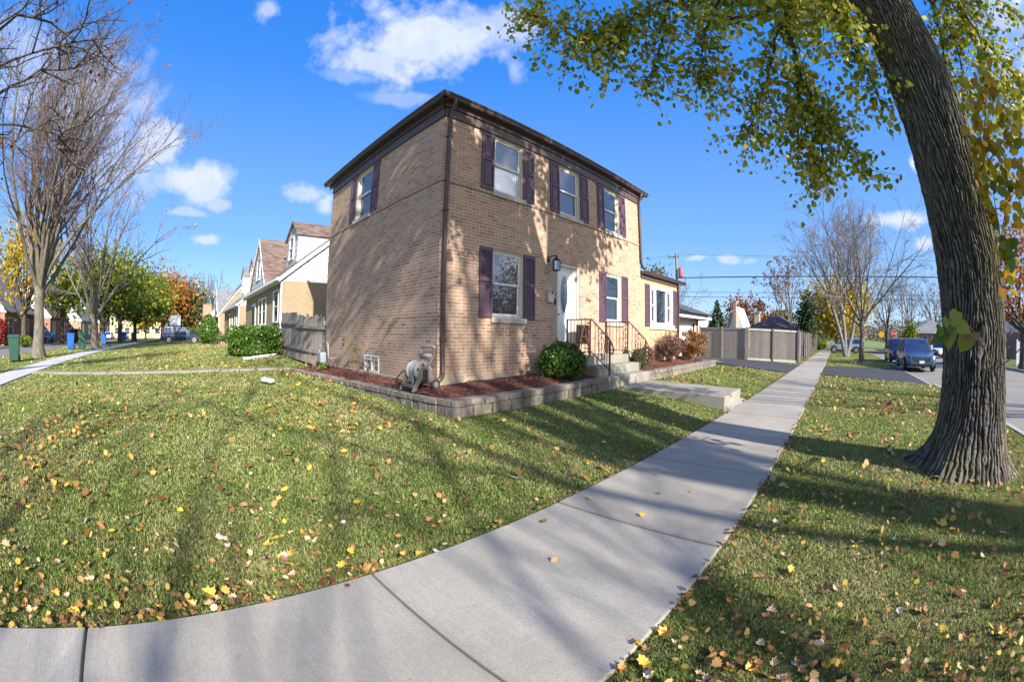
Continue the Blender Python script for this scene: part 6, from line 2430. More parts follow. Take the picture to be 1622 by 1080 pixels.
# shutters of the first window, ground spout
mb = MB()
FRN = (np.array([4.2, 0, 0.]), np.array([0, 1., 0]), np.array([-1., 0, 0]))
for u in (18.05, 19.42):
    mb = MB()
    fb(mb, FRN, u, u + .30, .002, .03, .62 + 1.38, .62 + 2.82)
    mb.build('shutter', plain('pale_pink_shutter', (.50, .42, .42), (.45, .38, .38)), n1h)
mb = MB()
mb.tube([(4.12, 17.66, .75), (3.7, 17.2, .68), (2.3, 16.2, .60)], .05, 8)
mb.build('ground_spout', WHITE, n1h, True)
cape_house('orange brick house with white dormers and a grey roof, second along the side street', 4.2, 32.0, 44.0, .66, OBRICK, SHGREY, WHITE, dormers=[(33.8, 36.0, 5.5, 7.6, 6.7), (38.8, 41.0, 5.5, 7.6, 6.7)],
           wins=[(33.5, 34.6, 1.2, 2.7), (36.6, 37.6, 1.2, 2.7)], eave=3.2, door=(39, 40))
cape_house('house with a tall grey shingled roof, third along the side street', 4.0, 48.5, 60, .66, NBRICK, SHGREY, NBRICK, eave=3.1, slope=1.18, gable=(49.5, 54.5, 6.6), wins=[(56, 57, 1.2, 2.5)])
cape_house('low house with a brown brick chimney, fourth along the side street', 3.6, 66, 78, .6, OBRICK, SHGREY, WHITE, eave=2.9, slope=.6, chim=(2.9, 67.5, 1.4, 5.8), wins=[(68.5, 69.6, 1.2, 2.5)])
cape_house('far house with a tan gable, fifth along the side street', 3.2, 84, 96, .6, NBRICK, SHBROWN, WHITE, eave=3, slope=.9, wins=[(86, 87, 1.2, 2.5)])
# houses across the side street
ACROSS = [(-30.0, 44.0, 54.5, RBRICK, SHGREY, 'red brick house with a white gable end, nearest across the side street'),
          (-29.6, 59.6, 70, RBRICK, SHBROWN, 'second brick house with a bright white gable across the side street'),
          (-29.0, 76, 87, NBRICK, SHGREY, 'third house with a white gable and grey roof across the side street'),
          (-28.6, 94, 104, OBRICK, SHBROWN, 'fourth gabled house across the side street, behind trees')]
for (x, ya, yb, wm, rm, lb) in ACROSS:
    hh = cape_house(lb, x, ya, yb, .5, wm, rm, WHITE, eave=3.3, slope=.95, depth=9.5, side_win=[(x + 6.6, x + 7.6, 1.1, 2.5)], group='houses across the side street', chim=None)
    FE = (np.array([x + 9.5, 0, 0.]), np.array([0, 1., 0]), np.array([1., 0, 0]))
    flat_window(FE, ya + 1.2, ya + 2.4, 1.5, 3.0, hh)
    flat_window(FE, ya + 6.2, ya + 7.6, 1.5, 3.0, hh)
# yellow apartment block at the far end
ap = thing('apartment_block', 'pale yellow two-storey block at the far end of the side street', 'building', (-16, 118, .5))
mb = MB()
mb.box(-24, -6, 118, 128, .2, 7)
mb.build('wall', plain('pale_yellow_wall', (.52, .42, .22), (.46, .37, .19)), ap)
mb = MB()
mb.box(-24.4, -5.6, 117.6, 128.4, 7.002, 7.35)
mb.build('roof', SHGREY, ap)
FA = (np.array([0, 118, 0.]), np.array([1., 0, 0]), np.array([0, -1., 0]))
for k in range(6):
    for z in (1.5, 4.5):
        flat_window(FA, -23 + k * 2.9, -21.6 + k * 2.9, z, z + 1.5, ap)

# ------------------------------------------------------------------ garage and houses behind the plank fence
gar = thing('garage', 'brick garage with a white overhead door at the end of the driveway', 'garage', (18.5, 9.5, .4))
GF = (np.array([0, 9.5, 0.]), np.array([1., 0, 0]), np.array([0, -1., 0]))
mb = MB()
wall(mb, GF, 17.0, 26.9, .1, 2.62, [(21.6, 26.1, .1, 2.42)], .15)
mb.quad((26.9, 9.5, .1), (26.9, 15, .1), (26.9, 15, 2.62), (26.9, 9.5, 2.62))
mb.build('wall', RBRICK, gar, fixn=False)
mb = MB()
fb(mb, GF, 21.42, 21.6, -.15, .03, .1, 2.6)
fb(mb, GF, 26.1, 26.28, -.15, .03, .1, 2.6)
fb(mb, GF, 21.6, 26.1, -.15, .03, 2.40, 2.6)
mb.build('door_frame', CREAM, gar)
mb = MB()
for k in range(4):
    fb(mb, GF, 21.6, 26.1, -.14, -.10, .35 + k * .51, .35 + k * .51 + .50)
    for j in range(4):
        fb(mb, GF, 21.75 + j * 1.1, 22.65 + j * 1.1, -.10, -.09, .43 + k * .51, .35 + k * .51 + .42)
mb.build('garage_door', WHITE, gar, bevel=.01)
mb = MB()
mb.box(16.6, 27.6, 9.0, 15.4, 2.625, 2.70)
mb.build('soffit', FASCIA, gar)
mb = MB()
mb.add([(16.5, 8.9, 2.78), (27.7, 8.9, 2.78), (27.7, 15.5, 2.78), (16.5, 15.5, 2.78), (19.5, 12.2, 3.35), (24.7, 12.2, 3.35)], [(0, 1, 5, 4), (1, 2, 5), (2, 3, 4, 5), (3, 0, 4), (3, 2, 1, 0)])
mb.build('roof', SHBROWN, gar)
mb = MB()
mb.box(16.45, 27.75, 8.80, 8.895, 2.66, 2.79)
mb.box(27.705, 27.80, 8.9, 15.5, 2.66, 2.79)
mb.build('gutter', OFFW, gar)

gh = thing('grey_house', 'pale grey sided house with a charcoal roof behind the green conifer', 'house', (57, 22, .3))
mb = MB()
mb.box(52.5, 62, 20.2, 29, .1, 4.75)
mb.build('wall', SIDINGN, gh)
mb = MB()
mb.add([(52, 19.4, 4.76), (62.5, 19.4, 4.76), (62.5, 29.5, 4.76), (52, 29.5, 4.76), (52, 24.5, 6.5), (62.5, 24.5, 6.5)], [(0, 1, 5, 4), (2, 3, 4, 5), (0, 4, 3), (1, 2, 5), (3, 2, 1, 0)])
mb.build('roof', SHDARK, gh)
flat_window((np.array([52.5, 0, 0.]), np.array([0, 1., 0]), np.array([-1., 0, 0])), 20.7, 21.7, 3.2, 4.4, gh)
wh = thing('white_house', 'white gabled house with a brown brick chimney up its end wall', 'house', (53.5, 13.5, .3))
WF_ = (np.array([53.3, 0, 0.]), np.array([0, 1., 0]), np.array([-1., 0, 0]))
mb = MB()
mb.prism([(12.45, .1), (14.5, .1), (14.5, 2.6), (13.75, 5.40), (13.6, 5.45), (12.45, 2.6)], 'x', 53.3, 58)
mb.prism([(14.36, .1), (15.6, .1), (15.6, 2.6), (14.36, 2.6)], 'x', 53.8, 60)
mb.build('wall', WHITE, wh)
mb = MB()
mb.add([(53.6, 14.15, 2.55), (53.6, 15.0, 2.55), (55.6, 14.6, 5.3), (55.6, 13.9, 5.3), (58, 13.9, 5.3), (58, 14.6, 5.3), (60, 15.0, 2.6), (60, 14.15, 2.6)], [(0, 1, 2, 3), (3, 2, 5, 4), (4, 5, 6, 7), (1, 6, 5, 2)])
mb.build('roof', plain('tan_shingle', (.30, .20, .14), (.24, .16, .11), 9, .9), wh)
mb = MB()
mb.box(52.9, 53.298, 13.45, 13.85, .1, 6.0)
mb.box(52.84, 53.36, 13.40, 13.90, 6.002, 6.15)
mb.build('chimney', OBRICK, wh)
hp = thing('hip_roof_house', 'low house with a dark brown hip roof showing over the plank fence', 'house', (46, 7, .2))
mb = MB()
mb.box(44.3, 52, 4.8, 9.6, .1, 2.6)
mb.build('wall', NBRICK, hp)
mb = MB()
mb.add([(43.7, 4.3, 2.45), (52.6, 4.3, 2.45), (52.6, 10.1, 2.45), (43.7, 10.1, 2.45), (46.3, 7.2, 4.05), (50, 7.2, 4.05)], [(0, 1, 5, 4), (1, 2, 5), (2, 3, 4, 5), (3, 0, 4), (3, 2, 1, 0)])
mb.build('roof', SHHIP, hp)
mb = MB()
mb.box(47.6, 48.2, 9.3, 9.9, 1.5, 4.3)
mb.box(47.52, 48.28, 9.22, 9.98, 4.302, 4.45)
mb.build('chimney', plain('cream_chimney', (.48, .42, .30), (.42, .36, .26)), hp)

# brick ranch house far right, house and white fence across the road
rh = thing('ranch_house', 'orange brick ranch house with a grey hip roof beyond the parked cars', 'house', (61, -12.5, 0))
mb = MB()
mb.box(60.2, 70, -17.5, -10.6, -.2, 2.5)
mb.build('wall', OBRICK, rh)
mb = MB()
mb.add([(59.6, -18.1, 2.45), (70.6, -18.1, 2.45), (70.6, -10.0, 2.45), (59.6, -10.0, 2.45), (62.6, -14.0, 4.3), (67.5, -14.0, 4.3)], [(0, 1, 5, 4), (1, 2, 5), (2, 3, 4, 5), (3, 0, 4), (3, 2, 1, 0)])
mb.build('roof', SHGREY, rh)
RF = (np.array([60.2, 0, 0.]), np.array([0, 1., 0]), np.array([-1., 0, 0]))
flat_window(RF, -12.9, -12.2, 1.2, 2.1, rh)
mb = MB()
mb.tube([(60.12, -13.6, 2.5), (60.12, -13.6, .1)], .06, 6)
mb.build('downspout', WHITE, rh)
ah = thing('road_house', 'house with white siding over red brick across the front road beside the orange tree', 'house', (44, -26, 0))
mb = MB()
mb.box(45.0, 58, -34, -22.4, -.2, 2.6)
mb.build('wall', RBRICK, ah)
mb = MB()
mb.box(44.95, 58.05, -34.05, -22.35, 2.602, 4.0)
mb.build('upper_wall', SIDINGN, ah)
mb = MB()
mb.add([(44.4, -34.6, 4.002), (58.6, -34.6, 4.002), (58.6, -21.8, 4.002), (44.4, -21.8, 4.002), (48, -28, 6.2), (55, -28, 6.2)], [(0, 1, 5, 4), (1, 2, 5), (2, 3, 4, 5), (3, 0, 4), (3, 2, 1, 0)])
mb.build('roof', SHGREY, ah)
AF = (np.array([45.0, 0, 0.]), np.array([0, 1., 0]), np.array([-1., 0, 0]))
flat_window(AF, -26.5, -25.2, .9, 2.1, ah)
wfz = thing('white_fence', 'white vinyl fence across the front road beside the orange tree', 'fence', (33, -16, 0))
mb = MB()
for k in range(5):
    mb.box(33.0, 33.12, -15.2 - k * 2.0, -15.08 - k * 2.0, -.1, 1.75)
mb.build_each('post', WHITE, wfz)
mb = MB()
for k in range(4):
    mb.box(33.03, 33.07, -15.2 - k * 2.0 - 1.86, -15.21 - k * 2.0, .08, 1.62)
mb.build_each('panel', plain('bluish_white_vinyl', (.62, .68, .76), (.56, .62, .70)), wfz)


# ------------------------------------------------------------------ fences
def plank_fence(t, pts, h, zf, board=.14, rail_m=None, post_every=2.4, m=CEDAR, ragged=.0, gap=.004, base=False, seed=1, cap=True, posts=True):
    rng = np.random.default_rng(seed)
    mb = MB()
    rails = MB()
    bb = MB()
    for (xa, ya), (xb, yb) in zip(pts[:-1], pts[1:]):
        L = math.hypot(xb - xa, yb - ya)
        dx, dy = (xb - xa) / L, (yb - ya) / L
        nx, ny = dy, -dx
        s = 0.0
        while s < L - .03:
            e = min(s + board, L)
            o = rng.uniform(-.004, .004)
            x0, y0, x1, y1 = xa + dx * (s + gap), ya + dy * (s + gap), xa + dx * (e - gap), ya + dy * (e - gap)
            z0 = zf((x0 + x1) / 2, (y0 + y1) / 2)
            hh = h + rng.uniform(-ragged, ragged)
            V = []
            for zz in (z0 + (.03 if not base else .14), z0 + hh):
                for (x, y, q) in ((x0, y0, o), (x1, y1, o), (x1, y1, o + .02), (x0, y0, o + .02)):
                    V.append((x - nx * q, y - ny * q, zz))
            mb.add(V, [(3, 2, 1, 0), (4, 5, 6, 7), (0, 1, 5, 4), (1, 2, 6, 5), (2, 3, 7, 6), (3, 0, 4, 7)])
            s = e
        k = max(1, int(round(L / post_every)))
        for i in range(k):
            p, q = i / k, (i + 1) / k
            a = (xa + dx * L * p, ya + dy * L * p)
            b = (xa + dx * L * q, ya + dy * L * q)
            za, zb = zf(*a), zf(*b)
            if cap:
                rails.bar((a[0] + nx * .02, a[1] + ny * .02, za + h - .03), (b[0] + nx * .02, b[1] + ny * .02, zb + h - .03), .03, .12)
            else:
                for zz in (.45, h - .4):
                    rails.bar((a[0] - nx * .06, a[1] - ny * .06, za + zz), (b[0] - nx * .06, b[1] - ny * .06, zb + zz), .04, .09)
            if base:
                bb.bar((a[0] + nx * .02, a[1] + ny * .02, za + .07), (b[0] + nx * .02, b[1] + ny * .02, zb + .07), .035, .15)
            if posts:
                for c, zc in ((a, za),) + (((b, zb),) if i == k - 1 else ()):
                    pm = MB()
                    pm.box(c[0] - .05 + nx * .05, c[0] + .05 + nx * .05, c[1] - .05 + ny * .05, c[1] + .05 + ny * .05, zc - .1, zc + h + .09)
                    pm.build('post', m, t)
    mb.build('boards', m, t)
    rails.build_each('rail', rail_m or m, t)
    if base:
        bb.build_each('base_board', rail_m or m, t)


gz = lambda x, y: float(g(np.array(float(x)), np.array(float(y))))
pf = thing('plank_fence', 'weathered grey plank fence running along the sidewalk past the driveway', 'fence', (27.6, 2.75, .1))
PALE = wood_mat('pale_rail_cedar', (.42, .39, .36), (.54, .51, .48), (.64, .61, .58), False)
plank_fence(pf, [(26.6, 6.0), (27.6, 2.75)], 1.95, lambda x, y: gz(x, y) * .8, m=CEDAR, rail_m=PALE, base=True, post_every=1.7, seed=2)
plank_fence(pf, [(27.6, 2.75), (60.5, 3.25)], 1.95, lambda x, y: gz(x, y) * .8 * (1 if x < 40 else .7), m=CEDAR, rail_m=CEDAR, post_every=2.4, seed=3, cap=False)
pf2 = thing('plank_fence', 'darker gated section of plank fence at the top of the driveway', 'fence', (26.6, 6.0, .2))
plank_fence(pf2, [(26.75, 9.3), (26.62, 7.7), (26.55, 6.07)], 1.95, lambda x, y: gz(x, y) * .85, m=wood_mat('gate_cedar', (.17, .15, .135), (.24, .215, .195), (.31, .285, .26)), rail_m=CEDARG, post_every=1.7, seed=4)  # gated section has a cedar tone of its own
pk = thing('picket_fence', 'old grey picket fence and gate between the brick house and the buff neighbour', 'fence', (4.3, 13.4, .45))
plank_fence(pk, [(4.62, 12.66), (4.35, 13.35), (4.22, 14.2), (4.18, 15.1)], 1.62, lambda x, y: .46 + .05 * (y - 12.6), board=.105, gap=.012, ragged=.05, m=CEDARG, seed=5, cap=False, posts=False)
plank_fence(pk, [(4.18, 15.13), (4.20, 17.62)], 1.72, lambda x, y: .58 + .03 * (y - 15.1), board=.12, gap=.003, ragged=.015, m=CEDARG, seed=6, cap=False, posts=False)
mb = MB()
mb.obox((4.49, 12.92, 1.86), (.012, .20, .15), np.eye(3))
sg = tag(mb.build('warning_sign', plain('white_sign_face', (.75, .73, .74), (.7, .68, .69))), 'small white sign with a red mark on the old picket fence', 'sign')
mb = MB()
mb.add([(4.482, 12.98, 1.80), (4.482, 12.92, 1.85), (4.482, 12.90, 1.815), (4.482, 12.94, 1.795)], [(0, 1, 2, 3)])
mb.build('red_mark', SIGNR, sg)
lp = thing('low_railing', 'black iron railing by brick steps beyond the big hedge', 'railing', (2.4, 31, .6))
mb = MB()
for k in range(9):
    mb.bar((2.0 + k * .2, 30.8, .65), (2.0 + k * .2, 30.8, 1.5), .025)
mb.build_each('baluster', BLACKM, lp)
mb = MB()
mb.bar((2.0, 30.8, 1.5), (3.65, 30.8, 1.5), .04)
mb.build('top_rail', BLACKM, lp)
bs = thing('brick_stoop', 'low brick stoop in front of the orange brick house', 'steps', (3.4, 31.5, .6))
mb = MB()
mb.box(2.6, 4.18, 31.0, 32.6, .5, .95)
mb.box(2.2, 2.597, 31.0, 32.6, .5, .78)
mb.build('stair', OBRICK, bs)

# ------------------------------------------------------------------ things in the mulch bed by the side wall
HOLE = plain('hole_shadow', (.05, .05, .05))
reel = thing('hose_reel', 'taupe hose reel cart with a coiled grey hose and two wheels beside the house corner', 'hose reel', (3.98, 6.35, .53))
rl = np.array([3.98, 6.35, .53])
# cart axes: along the wall = Y, out of the wall = -X ; reel axle runs along Y
A0 = 6.35
for s, nm in ((-1, 'side_frame'), (1, 'side_frame')):
    y = A0 + s * .255 * 1.0
    mb = MB()
    # A-frame leg plate: foot forward (-X), up to axle, back to wheel
    out = [(3.66, .52), (3.76, .52), (3.90, .76), (3.98, .80), (4.06, .76), (4.18, .58), (4.26, .58), (4.28, .64), (4.10, 1.02), (4.06, 1.08), (3.98, 1.06), (3.90, .98)]
    mb.prism([(x, z) for x, z in out], 'y', y - .025, y + .025)
    mb.build(nm, GREYP, reel, bevel=.012)
    mb = MB()
    mb.tube([(3.92, y, .98), (4.10, y, 1.08), (4.20, y, 1.22), (4.24, y, 1.40)], [.032, .034, .03, .026], 8)
    mb.build('handle_arm', GREYP, reel, True)
mb = MB()
mb.tube([(4.24, A0 - .255, 1.40), (4.245, A0 - .2, 1.435), (4.245, A0 + .2, 1.435), (4.24, A0 + .255, 1.40)], .026, 8)
mb.tube([(4.19, A0 - .255, 1.22), (4.19, A0 + .255, 1.22)], [.03, .03], 8)
mb.box(4.17, 4.20, A0 - .2, A0 + .2, 1.16, 1.28)
mb.build('handle', BEIGEP, reel, True)
for s in (-1, 1):
    y = A0 + s * .16
    mb = MB()
    mb.lathe([(.05, -.012), (.20, -.012), (.215, -.008), (.215, .008), (.20, .012), (.05, .012)], (4.0, y, .92), 28, 'y')
    dk = mb.build('reel_flange', BEIGEP, reel, False, .003)
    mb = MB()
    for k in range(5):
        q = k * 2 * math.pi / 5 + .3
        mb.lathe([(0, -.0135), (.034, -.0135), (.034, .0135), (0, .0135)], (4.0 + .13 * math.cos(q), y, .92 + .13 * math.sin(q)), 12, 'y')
    mb.build_each('hole_shade_disc', HOLE, dk)  # dark discs carry the shade of the holes in their colour
mb = MB()
pts = []
for t in np.linspace(0, 1, 150):
    a = t * 2 * math.pi * 8
    pts.append((4.0 + .155 * math.cos(a), A0 - .14 + .28 * t, .92 + .155 * math.sin(a)))
mb.tube(pts, .02, 6)
for k in range(4):
    yk = A0 - .06 + .035 * k
    mb.tube([(3.86, yk, .98), (3.83, yk - .01, .80), (3.82, yk - .03 * k, .66), (3.86, yk - .05, .58)], .017, 6)
mb.build('hose', HOSE, reel, True)
mb = MB()
mb.tube([(3.92, A0 + .27, .90), (3.83, A0 + .40, .88), (3.76, A0 + .52, .74), (3.75, A0 + .52, .60), (3.76, A0 + .44, .545)], .014, 6)
mb.build('leader_hose', BLACKM, reel, True)
for s in (-1, 1):
    mb = MB()
    mb.lathe([(.03, -.022), (.085, -.024), (.105, -.018), (.11, -.006), (.11, .006), (.105, .018), (.085, .024), (.03, .022)], (4.21, A0 + s * .32, .645), 24, 'y')
    wh_ = mb.build('wheel', RUBBER, reel, True)
    mb = MB()
    mb.lathe([(0, -.028), (.055, -.028), (.06, -.02), (.06, .02), (.055, .028), (0, .028)], (4.21, A0 + s * .32, .645), 18, 'y')
    mb.build('hub', STEEL, wh_)
mb = MB()
mb.tube([(4.21, A0 - .3, .645), (4.21, A0 + .3, .645)], .014, 8)
mb.box(3.70, 3.80, A0 - .23, A0 + .23, .60, .66)
mb.build_each('cross_bar', GREYP, reel)
mb = MB()
mb.box(3.93, 4.04, A0 - .31, A0 - .282, .68, .98)
mb.build('crank', BLACKM, reel, bevel=.01)

reel.scale = (.86, .86, .86)
reel.location = (4.02, 6.42, .53)
gm = thing('gas_meter', 'grey gas meter with a bent pipe on the far end of the side wall', 'gas meter', (4.2, 12.2, .5))
mb = MB()
mb.box(4.06, 4.30, 12.02, 12.38, .66, .98)
mb.build('meter_body', GALV, gm, bevel=.035)
mb = MB()
mb.lathe([(0, -.06), (.085, -.06), (.10, -.04), (.10, .04), (.085, .06), (0, .06)], (4.18, 12.45, .98), 16, 'x')
mb.tube([(4.18, 12.45, 1.0), (4.18, 12.45, 1.14), (4.18, 12.35, 1.16)], .028, 8)
mb.build('regulator', GALV, gm, True)
mb = MB()
mb.tube([(4.18, 12.1, .96), (4.18, 12.1, 1.22), (4.18, 12.02, 1.26), (4.18, 11.72, 1.26), (4.18, 11.66, 1.22), (4.18, 11.66, .86), (4.24, 11.62, .82), (4.43, 11.6, .82)], .024, 8)
mb.tube([(4.18, 12.45, .93), (4.18, 12.45, .45)], .02, 8)
mb.tube([(4.18, 12.06, .7), (4.18, 12.06, .45)], .02, 8)
mb.build_each('pipe', GALV, gm, True)
mb = MB()
mb.tube([(4.30, 11.35, .5), (4.30, 11.35, .66)], .018, 8)
mb.tube([(4.30, 11.30, .66), (4.30, 11.40, .66)], .03, 8)
tag(mb.build('water_spigot', STEEL, None, True), 'small metal spigot standing in the bed beside the gas meter', 'spigot')
pl = thing('path_light', 'small black stake light in the mulch between the window and the round bush', 'path light', (6.62, 6.12, .58))
mb = MB()
mb.tube([(6.62, 6.12, .5), (6.62, 6.12, .76)], .018, 8)
mb.build('stake', BLACKM, pl)
mb = MB()
mb.lathe([(.04, .762), (.045, .87)], (6.62, 6.12, 0), 10)
mb.build('lens', plain('amber_lens', (.50, .38, .16), (.42, .32, .14), 8, .25), pl)
mb = MB()
mb.lathe([(.0, .905), (.05, .90), (.085, .875), (.085, .868), (.0, .868)], (6.62, 6.12, 0), 12)
mb.build('cap', plain('grey_cap', (.12, .14, .16)), pl)


def crumple(name, label, c, r, m, seed):
    rng = np.random.default_rng(seed)
    import bmesh
    bm = bmesh.new()
    bmesh.ops.create_icosphere(bm, subdivisions=3, radius=1)
    for v in bm.verts:
        p = v.co
        k = .75 + .5 * float(vnoise(np.array(p.x * 2.3 + 9), np.array(p.y * 2.3 + p.z * 1.7 + 9), seed))
        v.co = Vector((c[0] + p.x * r[0] * k, c[1] + p.y * r[1] * k, c[2] + p.z * r[2] * k))
    me = bpy.data.meshes.new(name)
    bm.to_mesh(me)
    bm.free()
    return tag(link(name, me, m, None, True), label, 'bag')


crumple('plastic_bag', 'crumpled bright white plastic bag on the side lawn', (1.93, 10.05, .46), (.11, .10, .065), PLASTICW, 61)
crumple('plastic_bag', 'smaller translucent grey-white bag touching the bright one on the side lawn', (2.04, 9.78, .45), (.10, .09, .055), plain('clear_plastic', (.60, .62, .65), (.5, .52, .55), 12, .3, .5), 62)


# ------------------------------------------------------------------ bins
def bin_(label, x, y, z, rot, m, h=1.08, group=None):
    t = thing('wheelie_bin', label, 'bin', (x, y, z), group)
    mb = MB()
    w0, w1, d0, d1 = .22, .29, .24, .33
    V = []
    for (zz, w, d) in ((.04, w0, d0), (h * .86, w1, d1), (h * .90, w1 + .02, d1 + .02), (h * .92, w1 + .02, d1 + .02)):
        V += [(-w, -d, zz), (w, -d, zz), (w, d, zz), (-w, d, zz)]
    F = [(3, 2, 1, 0), (12, 13, 14, 15)]
    for i in range(3):
        F += [(i * 4 + j, i * 4 + (j + 1) % 4, i * 4 + 4 + (j + 1) % 4, i * 4 + 4 + j) for j in range(4)]
    R = np.array([[math.cos(rot), -math.sin(rot), 0], [math.sin(rot), math.cos(rot), 0], [0, 0, 1]])
    at_ = np.array([x, y, z])
    mb.add(np.array(V) @ R.T + at_, F)
    mb.build('body', m, t, bevel=.03)
    mb = MB()
    V = []
    for (zz, w, d) in ((h * .925, w1 + .04, d1 + .05), (h * .96, w1 + .03, d1 + .04), (h, w1 - .06, d1 - .08)):
        V += [(-w, -d, zz), (w, -d, zz), (w, d, zz), (-w, d, zz)]
    F = [(3, 2, 1, 0), (8, 9, 10, 11)]
    for i in range(2):
        F += [(i * 4 + j, i * 4 + (j + 1) % 4, i * 4 + 4 + (j + 1) % 4, i * 4 + 4 + j) for j in range(4)]
    mb.add(np.array(V) @ R.T + at_, F)
    mb.build('lid', m, t, bevel=.02)
    for s in (-1, 1):
        mb = MB()
        mb.lathe([(.0, -.03), (.10, -.03), (.12, -.015), (.12, .015), (.10, .03), (0, .03)], (0, 0, 0), 16, 'x')
        V = np.concatenate(mb.v) + np.array([s * .25, d0 + .03, .12])
        mb.v = [V @ R.T + at_]
        mb.build('wheel', RUBBER, t, True)
    mb = MB()
    mb.v = []
    mb.n = 0
    mb.add((np.array([(-.12, -d1 + .028, h * .62), (.12, -d1 + .028, h * .62), (.12, -d1 + .022, h * .70), (-.12, -d1 + .022, h * .70)])) @ R.T + at_, [(0, 1, 2, 3)])
    mb.build('number_plate', plain('white_print', (.7, .7, .7)), t)
    return t


bin_('dark green bin at the kerb nearest the left edge, before the thick bare trunk', -8.62, 19.7, .42, .3, BINGREEN)
bin_('blue bin standing beside a green one behind the thick bare trunk', -8.95, 31.7, .5, .2, BINBLUE)
bin_('green bin with a grey lid touching the blue bin, behind the thick bare trunk', -8.15, 32.1, .5, .2, BINGREEN, 1.2)
bin_('blue bin across the side street by parked cars', -18.4, 55.5, .5, .2, BINBLUE)
bin_('blue bin at the foot of the first green tree', -9.1, 46.0, .5, .1, BINBLUE)
bin_('blue bin between the green trees, fourth along the kerb', -9.0, 61.0, .5, .1, BINBLUE, 1.2)
bin_('pale blue bin farthest along the kerb', -8.6, 68.0, .5, .1, plain('light_blue_bin', (.10, .25, .62), (.12, .28, .66)), 1.2)


